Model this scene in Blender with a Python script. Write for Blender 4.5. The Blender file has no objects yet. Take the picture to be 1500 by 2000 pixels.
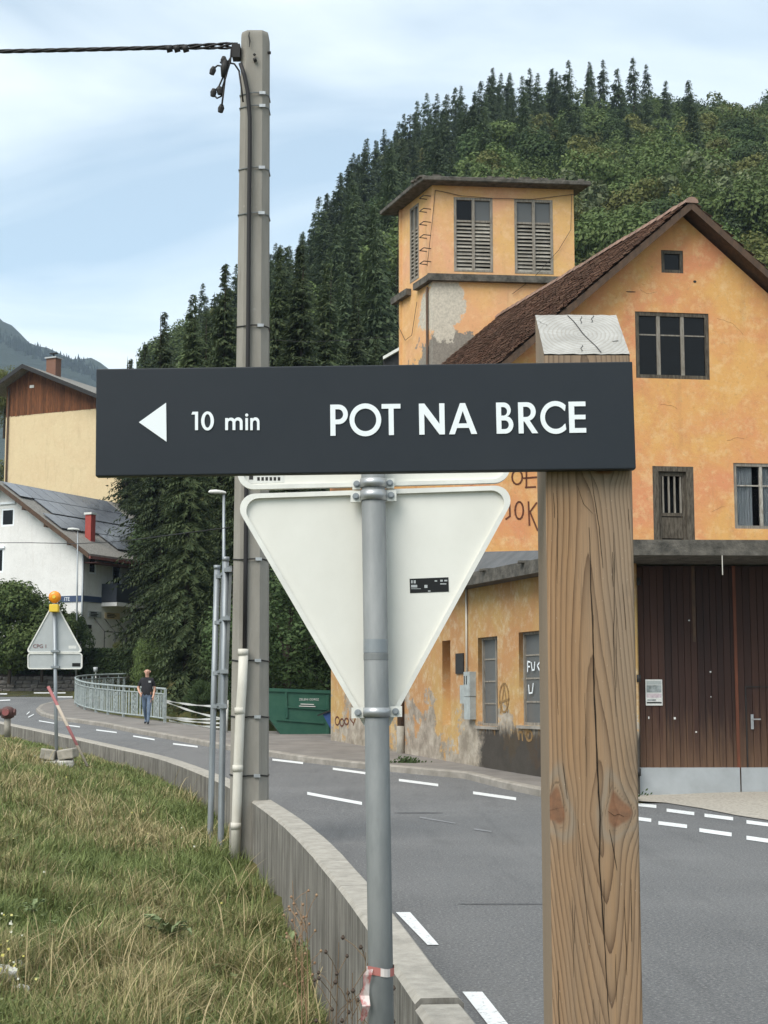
import bpy, bmesh, math, random
import numpy as np
from mathutils import Vector, Matrix, noise as mnoise

# ------------------------------------------------------------------ camera, sky, sun, exposure
sc = bpy.context.scene
col = sc.collection
F, EYE = 3000.0, 1.6
PITCH = math.atan(365.0 / F)
CP, SP = math.cos(PITCH), math.sin(PITCH)
cam_d = bpy.data.cameras.new('camera')
cam = bpy.data.objects.new('camera', cam_d)
col.objects.link(cam)
cam.location = (0, 0, EYE)
cam.rotation_euler = (math.pi / 2 + PITCH, 0, 0)
cam_d.sensor_fit = 'VERTICAL'
cam_d.sensor_height = 36.0
cam_d.lens = F / 2000.0 * 36.0
cam_d.clip_start, cam_d.clip_end = 0.05, 20000
sc.camera = cam

SUN_EL, SUN_AZ = math.radians(48), math.radians(-142)     # azimuth from +Y towards +X
world = bpy.data.worlds.new('World'); sc.world = world; world.use_nodes = True
wt = world.node_tree; wn, wl = wt.nodes, wt.links
wn.clear()
w_out = wn.new('ShaderNodeOutputWorld'); w_bg = wn.new('ShaderNodeBackground')
w_bg.inputs['Strength'].default_value = 0.105
w_sky = wn.new('ShaderNodeTexSky'); w_sky.sky_type = 'NISHITA'; w_sky.sun_disc = False
w_sky.sun_elevation = SUN_EL; w_sky.sun_rotation = SUN_AZ
w_sky.air_density = 1.0; w_sky.dust_density = 0.6; w_sky.ozone_density = 0.5
w_tc = wn.new('ShaderNodeTexCoord')
w_sep = wn.new('ShaderNodeSeparateXYZ'); wl.new(w_tc.outputs['Generated'], w_sep.inputs[0])
w_max = wn.new('ShaderNodeMath'); w_max.operation = 'MAXIMUM'; w_max.inputs[1].default_value = 0.04
wl.new(w_sep.outputs['Z'], w_max.inputs[0])
w_add = wn.new('ShaderNodeMath'); w_add.operation = 'ADD'; w_add.inputs[1].default_value = 0.12
wl.new(w_max.outputs[0], w_add.inputs[0])
w_div = wn.new('ShaderNodeVectorMath'); w_div.operation = 'DIVIDE'      # project the view direction on a flat cloud layer
w_comb = wn.new('ShaderNodeCombineXYZ')
for i in range(3): wl.new(w_add.outputs[0], w_comb.inputs[i])
wl.new(w_tc.outputs['Generated'], w_div.inputs[0]); wl.new(w_comb.outputs[0], w_div.inputs[1])
w_map = wn.new('ShaderNodeMapping'); w_map.inputs['Scale'].default_value = (1.0, 1.3, 0.0)
w_map.inputs['Location'].default_value = (3.1, 0.55, 0)
w_map.inputs['Rotation'].default_value = (0, 0, 0.25)
wl.new(w_div.outputs[0], w_map.inputs[0])
w_n = wn.new('ShaderNodeTexNoise'); w_n.inputs['Scale'].default_value = 1.1; w_n.inputs['Detail'].default_value = 7
w_n.inputs['Roughness'].default_value = 0.5; w_n.inputs['Distortion'].default_value = 0.6
wl.new(w_map.outputs[0], w_n.inputs['Vector'])
w_r = wn.new('ShaderNodeValToRGB')
w_r.color_ramp.elements[0].position = 0.32; w_r.color_ramp.elements[0].color = (0.30, 0.30, 0.30, 1)
w_r.color_ramp.elements[1].position = 0.66; w_r.color_ramp.elements[1].color = (0.96, 0.96, 0.96, 1)
wl.new(w_n.outputs['Fac'], w_r.inputs[0])
w_mix = wn.new('ShaderNodeMix'); w_mix.data_type = 'RGBA'
wl.new(w_r.outputs[0], w_mix.inputs['Factor'])
w_tint = wn.new('ShaderNodeMix'); w_tint.data_type = 'RGBA'; w_tint.blend_type = 'MULTIPLY'; w_tint.inputs['Factor'].default_value = 1.0
w_tint.inputs['B'].default_value = (.92, 1.14, 1.10, 1)      # clean blue of a clear northern sky
wl.new(w_sky.outputs[0], w_tint.inputs['A']); wl.new(w_tint.outputs['Result'], w_mix.inputs['A'])
w_mix.inputs['B'].default_value = (8.2, 8.8, 8.9, 1)
wl.new(w_mix.outputs['Result'], w_bg.inputs['Color']); wl.new(w_bg.outputs[0], w_out.inputs[0])

sun_d = bpy.data.lights.new('sun', 'SUN'); sun = bpy.data.objects.new('sun', sun_d); col.objects.link(sun)
sun_d.energy = 2.5; sun_d.angle = math.radians(40); sun_d.color = (1.0, 0.95, 0.88)
_dir = Vector((math.sin(SUN_AZ) * math.cos(SUN_EL), math.cos(SUN_AZ) * math.cos(SUN_EL), math.sin(SUN_EL)))
sun.rotation_euler = _dir.to_track_quat('Z', 'Y').to_euler(); sun.location = _dir * 60
vs = sc.view_settings
vs.view_transform = 'Standard'; vs.look = 'None'; vs.exposure = 0.62; vs.gamma = 1.0
sc.cycles.max_bounces = 8; sc.cycles.transparent_max_bounces = 12; sc.cycles.volume_bounces = 0
sc.cycles.use_denoising = True

# ------------------------------------------------------------------ survey helpers: pixel -> place
def ray(px, py):
    a, b = (px - 750.0) / F, (1000.0 - py) / F
    return Vector((a, CP - b * SP, SP + b * CP))
def P(px, py, Y):
    d = ray(px, py); t = Y / d.y
    return Vector((d.x * t, Y, EYE + d.z * t))
def roadz(y):
    k = y - 25.0
    return 0.028 * (k if k > 6 else (0 if k < -6 else (k + 6) ** 2 / 24.0)) + (.018 * (y - 60) if y > 60 else 0)
def G(px, py, off=0.0):
    lo, hi = 1.0, 200.0
    for _ in range(50):
        m = (lo + hi) / 2
        if P(px, py, m).z > roadz(m) + off: lo = m
        else: hi = m
    return P(px, py, lo)
def on_plane(px, py, O, d):
    r = ray(px, py)
    t = (O.x * d.y - O.y * d.x) / (r.x * d.y - r.y * d.x)
    p = Vector((r.x * t, r.y * t, EYE + r.z * t))
    return (p.x - O.x) * d.x + (p.y - O.y) * d.y, p.z
def lerp(a, b, t): return a + (b - a) * t
def interp(x, tab):
    if x <= tab[0][0]: return tab[0][1]
    for (a, b), (c, d) in zip(tab, tab[1:]):
        if x <= c: return b + (d - b) * (x - a) / (c - a)
    return tab[-1][1]
def adir(deg): return Vector((math.sin(math.radians(deg)), math.cos(math.radians(deg)), 0))
Z = Vector((0, 0, 1))

# ------------------------------------------------------------------ materials
class NT:
    def __init__(s, name):
        s.m = bpy.data.materials.new(name); s.m.use_nodes = True
        s.t = s.m.node_tree; s.n = s.t.nodes
        s.b = s.n['Principled BSDF']; s.out = s.n['Material Output']
    def put(s, sock, v):
        if v is None: return
        if isinstance(v, bpy.types.NodeSocket): s.t.links.new(v, sock)
        elif isinstance(v, (tuple, list)) and len(v) == 3 and sock.type == 'RGBA': sock.default_value = (*v, 1)
        else: sock.default_value = v
    def co(s, kind='Object', scale=(1, 1, 1), rot=(0, 0, 0), loc=(0, 0, 0)):
        if kind == 'Position': o = s.n.new('ShaderNodeNewGeometry').outputs['Position']
        else: o = s.n.new('ShaderNodeTexCoord').outputs[kind]
        mp = s.n.new('ShaderNodeMapping'); s.t.links.new(o, mp.inputs[0])
        mp.inputs['Scale'].default_value = scale; mp.inputs['Rotation'].default_value = rot; mp.inputs['Location'].default_value = loc
        return mp.outputs[0]
    def noise(s, vec, scale=5, detail=6, rough=0.6, dist=0.0):
        n = s.n.new('ShaderNodeTexNoise'); s.put(n.inputs['Vector'], vec)
        n.inputs['Scale'].default_value = scale; n.inputs['Detail'].default_value = detail
        n.inputs['Roughness'].default_value = rough; n.inputs['Distortion'].default_value = dist
        return n.outputs['Fac']
    def ramp(s, f, a, b):
        n = s.n.new('ShaderNodeMapRange'); s.put(n.inputs[0], f)
        n.inputs[1].default_value = a; n.inputs[2].default_value = b
        return n.outputs[0]
    def math(s, op, a, b=None):
        n = s.n.new('ShaderNodeMath'); n.operation = op; s.put(n.inputs[0], a)
        if b is not None: s.put(n.inputs[1], b)
        return n.outputs[0]
    def mix(s, f, a, b, blend='MIX'):
        n = s.n.new('ShaderNodeMix'); n.data_type = 'RGBA'; n.blend_type = blend
        s.put(n.inputs['Factor'], f); s.put(n.inputs['A'], a); s.put(n.inputs['B'], b)
        return n.outputs['Result']
    def sep(s, v):
        n = s.n.new('ShaderNodeSeparateXYZ'); s.put(n.inputs[0], v); return n.outputs
    def attr(s, name):
        n = s.n.new('ShaderNodeAttribute'); n.attribute_name = name; return n
    def island(s): return s.n.new('ShaderNodeNewGeometry').outputs['Random Per Island']
    def objrand(s): return s.n.new('ShaderNodeObjectInfo').outputs['Random']
    def bump(s, h, strength=0.3, dist=0.01):
        n = s.n.new('ShaderNodeBump'); s.put(n.inputs['Height'], h)
        n.inputs['Strength'].default_value = strength; n.inputs['Distance'].default_value = dist
        s.t.links.new(n.outputs[0], s.b.inputs['Normal'])
    def done(s, color, rough=0.8, metal=0.0, spec=0.3):
        s.put(s.b.inputs['Base Color'], color); s.put(s.b.inputs['Roughness'], rough)
        s.put(s.b.inputs['Metallic'], metal); s.b.inputs['Specular IOR Level'].default_value = spec
        return s.m

def simple(name, c1, c2=None, scale=6, rough=0.8, metal=0, bump=0, bscale=60, stretch=(1, 1, 1), spec=0.3, kind='Object', lo=.35, hi=.65, rnd=0.0, bdist=0.01):
    k = NT(name); v = k.co(kind, stretch)
    c = c1
    if c2: c = k.mix(k.ramp(k.noise(v, scale, 8, .65), lo, hi), c1, c2)
    if rnd:
        f = k.math('MULTIPLY_ADD', k.objrand(), rnd); 
        k.n[-1].inputs[2].default_value = 1 - rnd / 2
        g = k.n.new('ShaderNodeVectorMath'); g.operation = 'SCALE'
        k.put(g.inputs[0], c if isinstance(c, bpy.types.NodeSocket) else None)
        if not isinstance(c, bpy.types.NodeSocket): g.inputs[0].default_value = c
        k.t.links.new(f, g.inputs['Scale']); c = g.outputs[0]
    if bump: k.bump(k.noise(v, bscale, 5, .6), bump, bdist)
    return k.done(c, rough, metal, spec)

def plaster(name, a, b, light, peel=None, peel_top=0, soot=False, seed=0.0, cement=None):
    k = NT(name); v = k.co('Position', loc=(seed, seed, 0))
    n1 = k.noise(v, 0.55, 5, .6, .4); n2 = k.noise(v, 3.6, 10, .78); n3 = k.noise(v, 14, 8, .75)
    c = k.mix(k.ramp(n1, .40, .60), a, b)
    c = k.mix(k.math('MULTIPLY', k.ramp(k.noise(v, 1.9, 10, .8, .3), .50, .66), .5), c, tuple(x * .84 for x in b))
    c = k.mix(k.math('MULTIPLY', k.ramp(k.noise(v, 7, 8, .8), .54, .70), .45), c, light)
    c = k.mix(k.math('MULTIPLY', k.ramp(n2, .50, .66), .68), c, light)
    c = k.mix(k.math('MULTIPLY', k.ramp(n3, .55, .72), .55), c, tuple(x * .50 for x in a))
    vs_ = k.co('Position', (2.2, 2.2, .22), loc=(seed, 0, 0))
    c = k.mix(k.math('MULTIPLY', k.ramp(k.noise(vs_, 1.6, 6, .7), .55, .82), .30), c, (.25, .16, .09))
    if peel:
        z = k.sep(k.co('Position'))[2]
        h = k.math('ADD', z, k.math('MULTIPLY', k.math('SUBTRACT', k.noise(v, .8, 7, .75), .5), -6.5))
        msk = k.ramp(h, peel_top + .04, peel_top - .04)
        pc = k.mix(k.ramp(k.noise(v, 2.2, 6, .7), .38, .60), peel, tuple(x * .48 for x in peel))
        c = k.mix(k.math('MULTIPLY', msk, .88), c, pc)
    if soot:
        ss = k.sep(k.co('Position')); ob, w_, top = soot
        h = k.math('ADD', ss[2], k.math('MULTIPLY', k.math('SUBTRACT', k.noise(k.co('Position', (6, 6, 1.2)), 1.8, 6, .7), .5), -.75))
        m1 = k.ramp(h, top + .10, top - .10)
        m2 = k.ramp(k.math('ADD', ss[0], k.math('MULTIPLY', k.math('SUBTRACT', n2, .5), .6)), ob - .05, ob + .10)
        c = k.mix(k.math('MULTIPLY', k.math('MULTIPLY', m1, m2), .93), c, (.045, .04, .035))
    if cement:
        ss = k.sep(k.co('Position'))
        for (cx, cz, rx, rz, cc) in cement:
            dx = k.math('DIVIDE', k.math('SUBTRACT', ss[0], cx), rx); dz = k.math('DIVIDE', k.math('SUBTRACT', ss[2], cz), rz)
            d = k.math('ADD', k.math('MULTIPLY', dx, dx), k.math('MULTIPLY', dz, dz))
            d = k.math('ADD', d, k.math('MULTIPLY', k.math('SUBTRACT', k.noise(v, 1.7, 9, .72), .5), 4.2))
            c = k.mix(k.ramp(d, 1.08, .95), c, k.mix(k.ramp(n3, .4, .6), cc, tuple(x * .72 for x in cc)))
    k.bump(k.math('ADD', k.noise(v, 30, 6, .7), k.noise(v, 4, 4, .6)), .35, .02)
    return k.done(c, .93, 0, .15)

MAT = {}
MAT['white_paint'] = simple('white_paint', (.80, .80, .78), (.55, .55, .53), 14, .6, lo=.55, hi=.9, kind='Position')
MAT['concrete'] = simple('concrete', (.36, .33, .28), (.25, .23, .19), 5, .95, bump=.4, bscale=45)
MAT['kerb'] = simple('kerb_concrete', (.34, .31, .27), (.22, .20, .17), 3, .95, bump=.4, bscale=40, kind='Position')
MAT['pavement'] = simple('pavement_asphalt', (.235, .215, .195), (.165, .150, .135), 1.3, .95, bump=.5, bscale=90, kind='Position', bdist=.006)
MAT['gravel'] = simple('gravel', (.50, .46, .39), (.30, .27, .23), 22, .97, bump=.8, bscale=60, kind='Position', bdist=.02)
MAT['galv'] = simple('galvanised_steel', (.36, .385, .40), (.24, .26, .275), 7, .52, .55, stretch=(1, 1, .15), kind='Position')
MAT['galv_dull'] = simple('dull_zinc', (.150, .162, .164), (.235, .245, .242), 9, .60, .12, stretch=(1, 1, .25), kind='Position')
MAT['alu_back'] = simple('sign_back_grey', (.75, .742, .685), (.65, .638, .58), 3, .62, .0, stretch=(1, 1, .7), kind='Position', lo=.3, hi=.75)
MAT['alu_rim'] = simple('sign_rim', (.80, .79, .73), (.68, .67, .62), 9, .42, .15, kind='Position')
MAT['clamp'] = simple('clamp_steel', (.46, .47, .47), (.34, .35, .36), 20, .4, .6, kind='Position')
MAT['board'] = simple('dark_board', (.0185, .024, .031), (.024, .029, .036), 3, .50, 0, spec=.25, kind='Position')
MAT['letter'] = simple('white_letter', (.80, .84, .86), None, rough=.5)
MAT['black'] = simple('black_rubber', (.018, .017, .016), (.03, .028, .027), 8, .6)
MAT['cable'] = simple('black_cable', (.022, .020, .020), None, rough=.55)
MAT['label_black'] = simple('black_label', (.012, .012, .012), None, rough=.4)
MAT['label_white'] = simple('white_label', (.70, .70, .66), (.55, .55, .52), 30, .6)
MAT['pvc'] = simple('white_pvc', (.66, .63, .56), (.50, .47, .40), 3, .5, stretch=(2, 2, .5), kind='Position')
MAT['grey_wood'] = simple('grey_weathered_wood', (.17, .145, .115), (.30, .275, .235), 5, .9, stretch=(6, 6, 1), bump=.3, bscale=30)
MAT['slat_wood'] = simple('slat_wood', (.22, .20, .165), (.34, .315, .27), 4, .9, rnd=.5)
MAT['dark_frame'] = simple('dark_frame_wood', (.045, .036, .027), (.135, .115, .088), 5, .9, stretch=(5, 5, 1), bump=.3, bscale=30, kind='Position')
MAT['brown_board'] = simple('brown_barge_board', (.115, .070, .045), (.065, .045, .033), 4, .9, stretch=(3, 3, 1), kind='Position')
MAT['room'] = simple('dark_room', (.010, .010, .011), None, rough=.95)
MAT['curtain'] = simple('curtain', (.34, .36, .38), (.22, .23, .25), 3, .9, stretch=(8, 8, .2))
MAT['slab'] = simple('mossy_concrete_slab', (.052, .049, .042), (.145, .132, .112), 5, .95, bump=.6, bscale=25, kind='Position', bdist=.03)
MAT['tarpaper'] = simple('grey_roof_sheet', (.12, .125, .13), (.085, .09, .092), 3, .8, kind='Position')
MAT['sheet'] = simple('zinc_sheet', (.44, .46, .47), (.35, .365, .37), 1.6, .45, .35, kind='Position', bump=.25, bscale=2.5, bdist=.05)
MAT['box_grey'] = simple('grey_meter_box', (.40, .43, .42), (.30, .32, .31), 6, .6)
MAT['green'] = simple('green_container_paint', (.022, .085, .058), (.035, .105, .070), 3, .5, kind='Position', bump=.15, bscale=6)
MAT['blue'] = simple('blue_plastic', (.035, .085, .24), (.03, .07, .20), 4, .5)
MAT['rail'] = simple('railing_grey_paint', (.38, .42, .41), (.22, .25, .245), 9, .6, kind='Position')
MAT['amber'] = simple('amber_lens', (.85, .30, .015), (.70, .22, .01), 20, .25, spec=.6)
MAT['yellow_plastic'] = simple('yellow_plastic', (.75, .52, .06), None, rough=.5)
MAT['sign_grey'] = simple('sign_grey_sheet', (.44, .46, .46), (.38, .40, .40), 4, .5, .1, kind='Position')
MAT['red_rust'] = simple('faded_red_paint', (.30, .085, .085), (.20, .10, .09), 9, .8)
MAT['white_render'] = plaster('white_render', (.74, .73, .70), (.70, .69, .66), (.78, .77, .75), seed=11)
MAT['cream_render'] = plaster('cream_render', (.66, .53, .33), (.64, .50, .31), (.70, .57, .37), seed=31)
MAT['red_metal'] = simple('red_brown_roof_edge', (.22, .075, .06), (.15, .06, .05), 5, .7)
MAT['red_brick'] = simple('red_chimney_paint', (.38, .07, .055), (.30, .06, .05), 10, .8)
MAT['brick_brown'] = simple('brown_brick', (.24, .12, .08), (.15, .085, .06), 16, .9, bump=.3)
MAT['tile_dark'] = simple('grey_roof_tiles', (.30, .285, .255), (.17, .16, .145), 9, .9, stretch=(1, 1, 1), bump=.5, bscale=14, bdist=.05)
MAT['solar'] = simple('solar_glass', (.115, .125, .145), (.15, .16, .18), 2, .25, 0, spec=.7, rnd=.3)
MAT['cladding'] = simple('brown_cladding', (.20, .075, .028), (.085, .036, .018), 3, .85, stretch=(6, 6, .6), rnd=.5)
MAT['band_blue'] = simple('blue_band', (.05, .075, .14), None, rough=.6)
MAT['stone'] = simple('field_stone', (.22, .20, .18), (.12, .11, .10), 7, .95, bump=.6, bscale=14, rnd=.5, bdist=.03)
MAT['white_stone'] = simple('white_stone', (.68, .66, .61), (.42, .40, .36), 6, .95, bump=.6, bscale=12, bdist=.03)
MAT['block'] = simple('concrete_block', (.42, .38, .32), (.28, .26, .22), 8, .95, bump=.5, bscale=30)
MAT['hydrant'] = simple('hydrant_dull_red', (.135, .06, .055), (.09, .06, .055), 10, .7)
MAT['bark'] = simple('bark', (.07, .055, .04), (.035, .028, .022), 6, .95, stretch=(3, 3, .5))

def glass(name, c, rough=.08):
    k = NT(name); k.bump(k.noise(k.co('Object'), 1.5, 3, .5), .08, .05); return k.done(c, rough, 0, .22)
MAT['glass'] = glass('window_glass', (.006, .0065, .007), .12)
MAT['glass_grey'] = glass('dusty_glass', (.115, .12, .12), .3)

def foliage(name, a, b, c, trans=.22):
    k = NT(name)
    v = k.co('Position')
    col_ = k.mix(k.ramp(k.noise(v, .35, 3, .5), .35, .65), a, b)
    col_ = k.mix(k.math('MULTIPLY', k.island(), .75), col_, c)
    hs = k.n.new('ShaderNodeHueSaturation'); k.put(hs.inputs['Color'], col_)
    k.put(hs.inputs['Value'], k.ramp(k.objrand(), 0, 1)); k.n[-1].inputs[3].default_value = .75; k.n[-1].inputs[4].default_value = 1.3
    k.put(hs.inputs['Hue'], .5)
    k.done(hs.outputs[0], .75, 0, .2)
    tr = k.n.new('ShaderNodeBsdfTranslucent'); k.put(tr.inputs[0], hs.outputs[0])
    ms = k.n.new('ShaderNodeMixShader'); ms.inputs[0].default_value = trans
    k.t.links.new(k.b.outputs[0], ms.inputs[1]); k.t.links.new(tr.outputs[0], ms.inputs[2])
    k.t.links.new(ms.outputs[0], k.out.inputs[0])
    return k.m
MAT['spruce'] = foliage('spruce_needles', (.034, .054, .024), (.046, .068, .028), (.085, .102, .042))
MAT['spruce_far'] = foliage('far_spruce_needles', (.036, .058, .030), (.052, .078, .035), (.088, .112, .052))
MAT['leaf'] = foliage('broad_leaves', (.060, .098, .028), (.085, .125, .036), (.125, .155, .058))
MAT['leaf_pale'] = foliage('pale_leaves', (.085, .110, .050), (.11, .135, .062), (.17, .185, .10))
MAT['leaf_olive'] = foliage('olive_leaves', (.090, .105, .028), (.115, .125, .036), (.15, .15, .055))
MAT['leaf_dark'] = foliage('dark_leaves', (.035, .062, .022), (.048, .080, .028), (.075, .105, .04))

# asphalt: aggregate speckle and worn patches
k = NT('asphalt'); v = k.co('Position')
c = k.mix(k.ramp(k.noise(v, .35, 5, .6), .35, .65), (.120, .121, .123), (.158, .158, .158))
c = k.mix(k.math('MULTIPLY', k.ramp(k.noise(v, 46, 5, .85), .50, .62), .75), c, (.36, .355, .34))
c = k.mix(k.math('MULTIPLY', k.ramp(k.noise(v, 30, 5, .85), .53, .66), .70), c, (.045, .045, .047))
c = k.mix(k.math('MULTIPLY', k.ramp(k.noise(k.co('Position', (1, .10, 1), (0, 0, .2)), 1.5, 7, .75), .52, .75), .55), c, (.075, .076, .078))
c = k.mix(k.math('MULTIPLY', k.ramp(k.noise(v, .9, 8, .8), .56, .66), .35), c, (.21, .205, .195))
k.bump(k.noise(v, 95, 4, .8), .9, .012); MAT['asphalt'] = k.done(c, .88, 0, .3)

# parapet wall: pale top, side stained by dark vertical runs
k = NT('stained_concrete'); v = k.co('Position')
st = k.noise(k.co('Position', (6, 6, .55)), 1.6, 8, .75, .8)
st2 = k.noise(k.co('Position', (15, 15, .6)), 1.4, 7, .75, .5)
c = k.mix(k.ramp(k.noise(v, 2.4, 6, .6), .35, .65), (.30, .28, .245), (.21, .195, .17))
c = k.mix(k.math('MULTIPLY', k.ramp(st, .40, .62), .80), c, (.068, .062, .054))
c = k.mix(k.math('MULTIPLY', k.ramp(st2, .58, .70), .45), c, (.40, .38, .34))
k.bump(k.noise(v, 40, 6, .7), .4, .01); MAT['wall_side'] = k.done(c, .95, 0, .15)
MAT['wall_top'] = simple('wall_top_concrete', (.40, .37, .32), (.27, .25, .215), 9, .95, bump=.6, bscale=45, kind='Position', bdist=.012)

# post wood: attributes grain / knot / crack / end are computed from the log's shape
k = NT('post_wood'); v = k.co('Object')
g = k.attr('grain').outputs['Fac']; kn = k.attr('knot').outputs['Fac']; ck = k.attr('crack').outputs['Fac']; gy = k.attr('grey').outputs['Fac']
fib = k.noise(k.co('Object', (90, 90, 2.0)), 3.0, 7, .75)
fine = k.noise(k.co('Object', (420, 420, 9.0)), 1.0, 4, .7)
gg = k.math('ADD', g, k.math('MULTIPLY', fib, .22))
fr = k.math('FRACT', gg)
late = k.math('MULTIPLY', k.ramp(fr, .15, .95), k.ramp(fr, 1.0, .96))
lsh = k.math('POWER', late, 3.0)
amt = k.ramp(k.noise(k.co('Object', (30, 30, 1.3)), 1.0, 4, .6), .30, .62)
tone = k.noise(k.co('Object', (18, 18, 1.0)), 1.2, 5, .6)
c = k.mix(k.ramp(tone, .35, .66), (.350, .208, .108), (.270, .178, .108))
c = k.mix(k.math('MULTIPLY', k.ramp(k.noise(k.co('Object', (26, 26, 1.4)), .9, 5, .6), .52, .66), .55), c, (.370, .205, .085))
c = k.mix(k.math('MULTIPLY', k.math('MULTIPLY', lsh, k.ramp(amt, -.6, .9)), .95), c, (.082, .040, .020))
c = k.mix(k.math('MULTIPLY', k.ramp(fib, .50, .72), .35), c, (.40, .28, .175))
c = k.mix(k.math('MULTIPLY', k.ramp(fine, .48, .68), .42), c, (.125, .085, .055))
c = k.mix(k.math('MULTIPLY', gy, .75), c, k.mix(k.math('MULTIPLY', lsh, .8), (.265, .220, .170), (.11, .09, .07)))
c = k.mix(k.math('MULTIPLY', k.ramp(kn, .15, .9), .8), c, k.mix(k.ramp(k.noise(k.co('Object', (60, 60, 60)), 1.0, 6, .7), .35, .65), (.25, .112, .058), (.135, .066, .038)))
c = k.mix(k.math('MULTIPLY', k.ramp(ck, .2, .7), .75), c, (.055, .038, .028))
c = k.mix(k.math('MULTIPLY', k.ramp(k.noise(k.co('Object', (9, 9, 2.0)), 3.0, 8, .75), .56, .72), .40), c, (.085, .066, .050))
spk = k.noise(k.co('Object', (1, 1, .35)), 330, 2, .5)
c = k.mix(k.math('MULTIPLY', k.ramp(spk, .70, .78), .6), c, (.50, .42, .33))
k.bump(k.math('SUBTRACT', k.math('MULTIPLY', fine, .25), k.math('MULTIPLY', lsh, .22)), .35, .002)
MAT['post'] = k.done(c, .82, 0, .25)
# end grain: rings round the pith and radial checks
k = NT('end_grain'); ve = k.co('Object')
sx = k.sep(ve)
dx = k.math('MULTIPLY', sx[0], 1.0); dy = k.math('MULTIPLY', k.math('ADD', sx[1], -.066), 1.0)
rr = k.math('SQRT', k.math('ADD', k.math('MULTIPLY', dx, dx), k.math('MULTIPLY', dy, dy)))
rr2 = k.math('ADD', rr, k.math('MULTIPLY', k.noise(ve, 22, 4, .6), .012))
ring = k.math('FRACT', k.math('MULTIPLY', rr2, 150.0))
th = k.math('ARCTAN2', dy, dx)
cb = k.n.new('ShaderNodeCombineXYZ'); k.put(cb.inputs[0], k.math('MULTIPLY', th, 9.0)); k.put(cb.inputs[1], k.math('MULTIPLY', rr, 14))
rad = k.noise(cb.outputs[0], 1.0, 4, .6)
c = k.mix(k.ramp(k.noise(ve, 28, 5, .7), .35, .65), (.33, .322, .30), (.43, .422, .398))
c = k.mix(k.math('MULTIPLY', k.ramp(ring, .45, .95), .5), c, (.25, .225, .185))
c = k.mix(k.math('MULTIPLY', k.ramp(rad, .64, .72), .65), c, (.19, .165, .13))
k.bump(rad, .5, .004); MAT['endgrain'] = k.done(c, .9, 0, .15)

# old roof tiles
k = NT('roof_tile'); v = k.co('Position')
c = k.mix(k.island(), (.19, .112, .086), (.40, .27, .21))
c = k.mix(k.math('MULTIPLY', k.ramp(k.noise(v, 1.2, 6, .7), .45, .7), .6), c, (.060, .050, .042))
c = k.mix(k.math('MULTIPLY', k.ramp(k.noise(v, 9, 5, .7), .58, .75), .6), c, (.32, .25, .21))
k.bump(k.noise(v, 25, 4, .6), .4, .02); MAT['tile'] = k.done(c, .92, 0, .2)

# stained dark red gate planks, bleached at the foot
k = NT('gate_plank'); v = k.co('Position', (9, 9, .35))
z = k.sep(k.co('Position'))[2]
c = k.mix(k.ramp(k.noise(v, 2.0, 6, .7), .35, .65), (.034, .0155, .012), (.023, .0135, .011))
c = k.mix(k.math('MULTIPLY', k.objrand(), .6), c, (.075, .034, .022))
bl = k.ramp(k.math('ADD', z, k.math('MULTIPLY', k.noise(k.co('Position', (14, 14, .6)), 1.5, 5, .7), 2.4)), 2.6, 1.3)
c = k.mix(k.math('MULTIPLY', bl, .9), c, (.165, .095, .055))
k.bump(k.noise(v, 6, 5, .7), .3, .01); MAT['gate'] = k.done(c, .72, 0, .3)

# barrier tape / striped stick: bands along Z
def striped(name, a, b, freq, axis=2, duty=.5):
    k = NT(name); s = k.sep(k.co('Object'))[axis]
    f = k.math('FRACT', k.math('MULTIPLY', s, freq))
    return k.done(k.mix(k.math('GREATER_THAN', f, duty), a, b), .7, 0, .3)
MAT['tape'] = striped('red_white_tape', (.62, .57, .52), (.42, .10, .085), 9.0)
MAT['stick'] = striped('red_white_stick', (.50, .42, .34), (.34, .13, .13), 1.6, 2, .52)
MAT['stick'] .name = 'striped_stick'

# ------------------------------------------------------------------ mesh and scene helpers
ORI = {}
def thing(name, label, cat, loc=(0, 0, 0), group=None, rz=0.0):
    o = bpy.data.objects.new(name, None); col.objects.link(o)
    o.location = loc; o.rotation_euler[2] = rz; o.empty_display_size = .2
    o['label'] = label; o['category'] = cat
    if group: o['group'] = group
    ORI[o.name] = Vector(loc)
    return o
def tag(o, label, cat, group=None):
    o['label'] = label; o['category'] = cat
    if group: o['group'] = group
    return o
def struct(o, kind='structure'): o['kind'] = kind; return o

def link(name, me, mat, parent=None, smooth=False, local=False):
    if mat is not None and not me.materials: me.materials.append(MAT[mat] if isinstance(mat, str) else mat)
    if smooth: me.polygons.foreach_set('use_smooth', [True] * len(me.polygons))
    o = bpy.data.objects.new(name, me); col.objects.link(o)
    if parent is not None:
        o.parent = parent; ORI[o.name] = ORI.get(parent.name, Vector())
        if not local:
            q = ORI[o.name]
            if q.length > 0: me.transform(Matrix.Translation(-q))
    else: ORI[o.name] = Vector()
    return o

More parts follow.
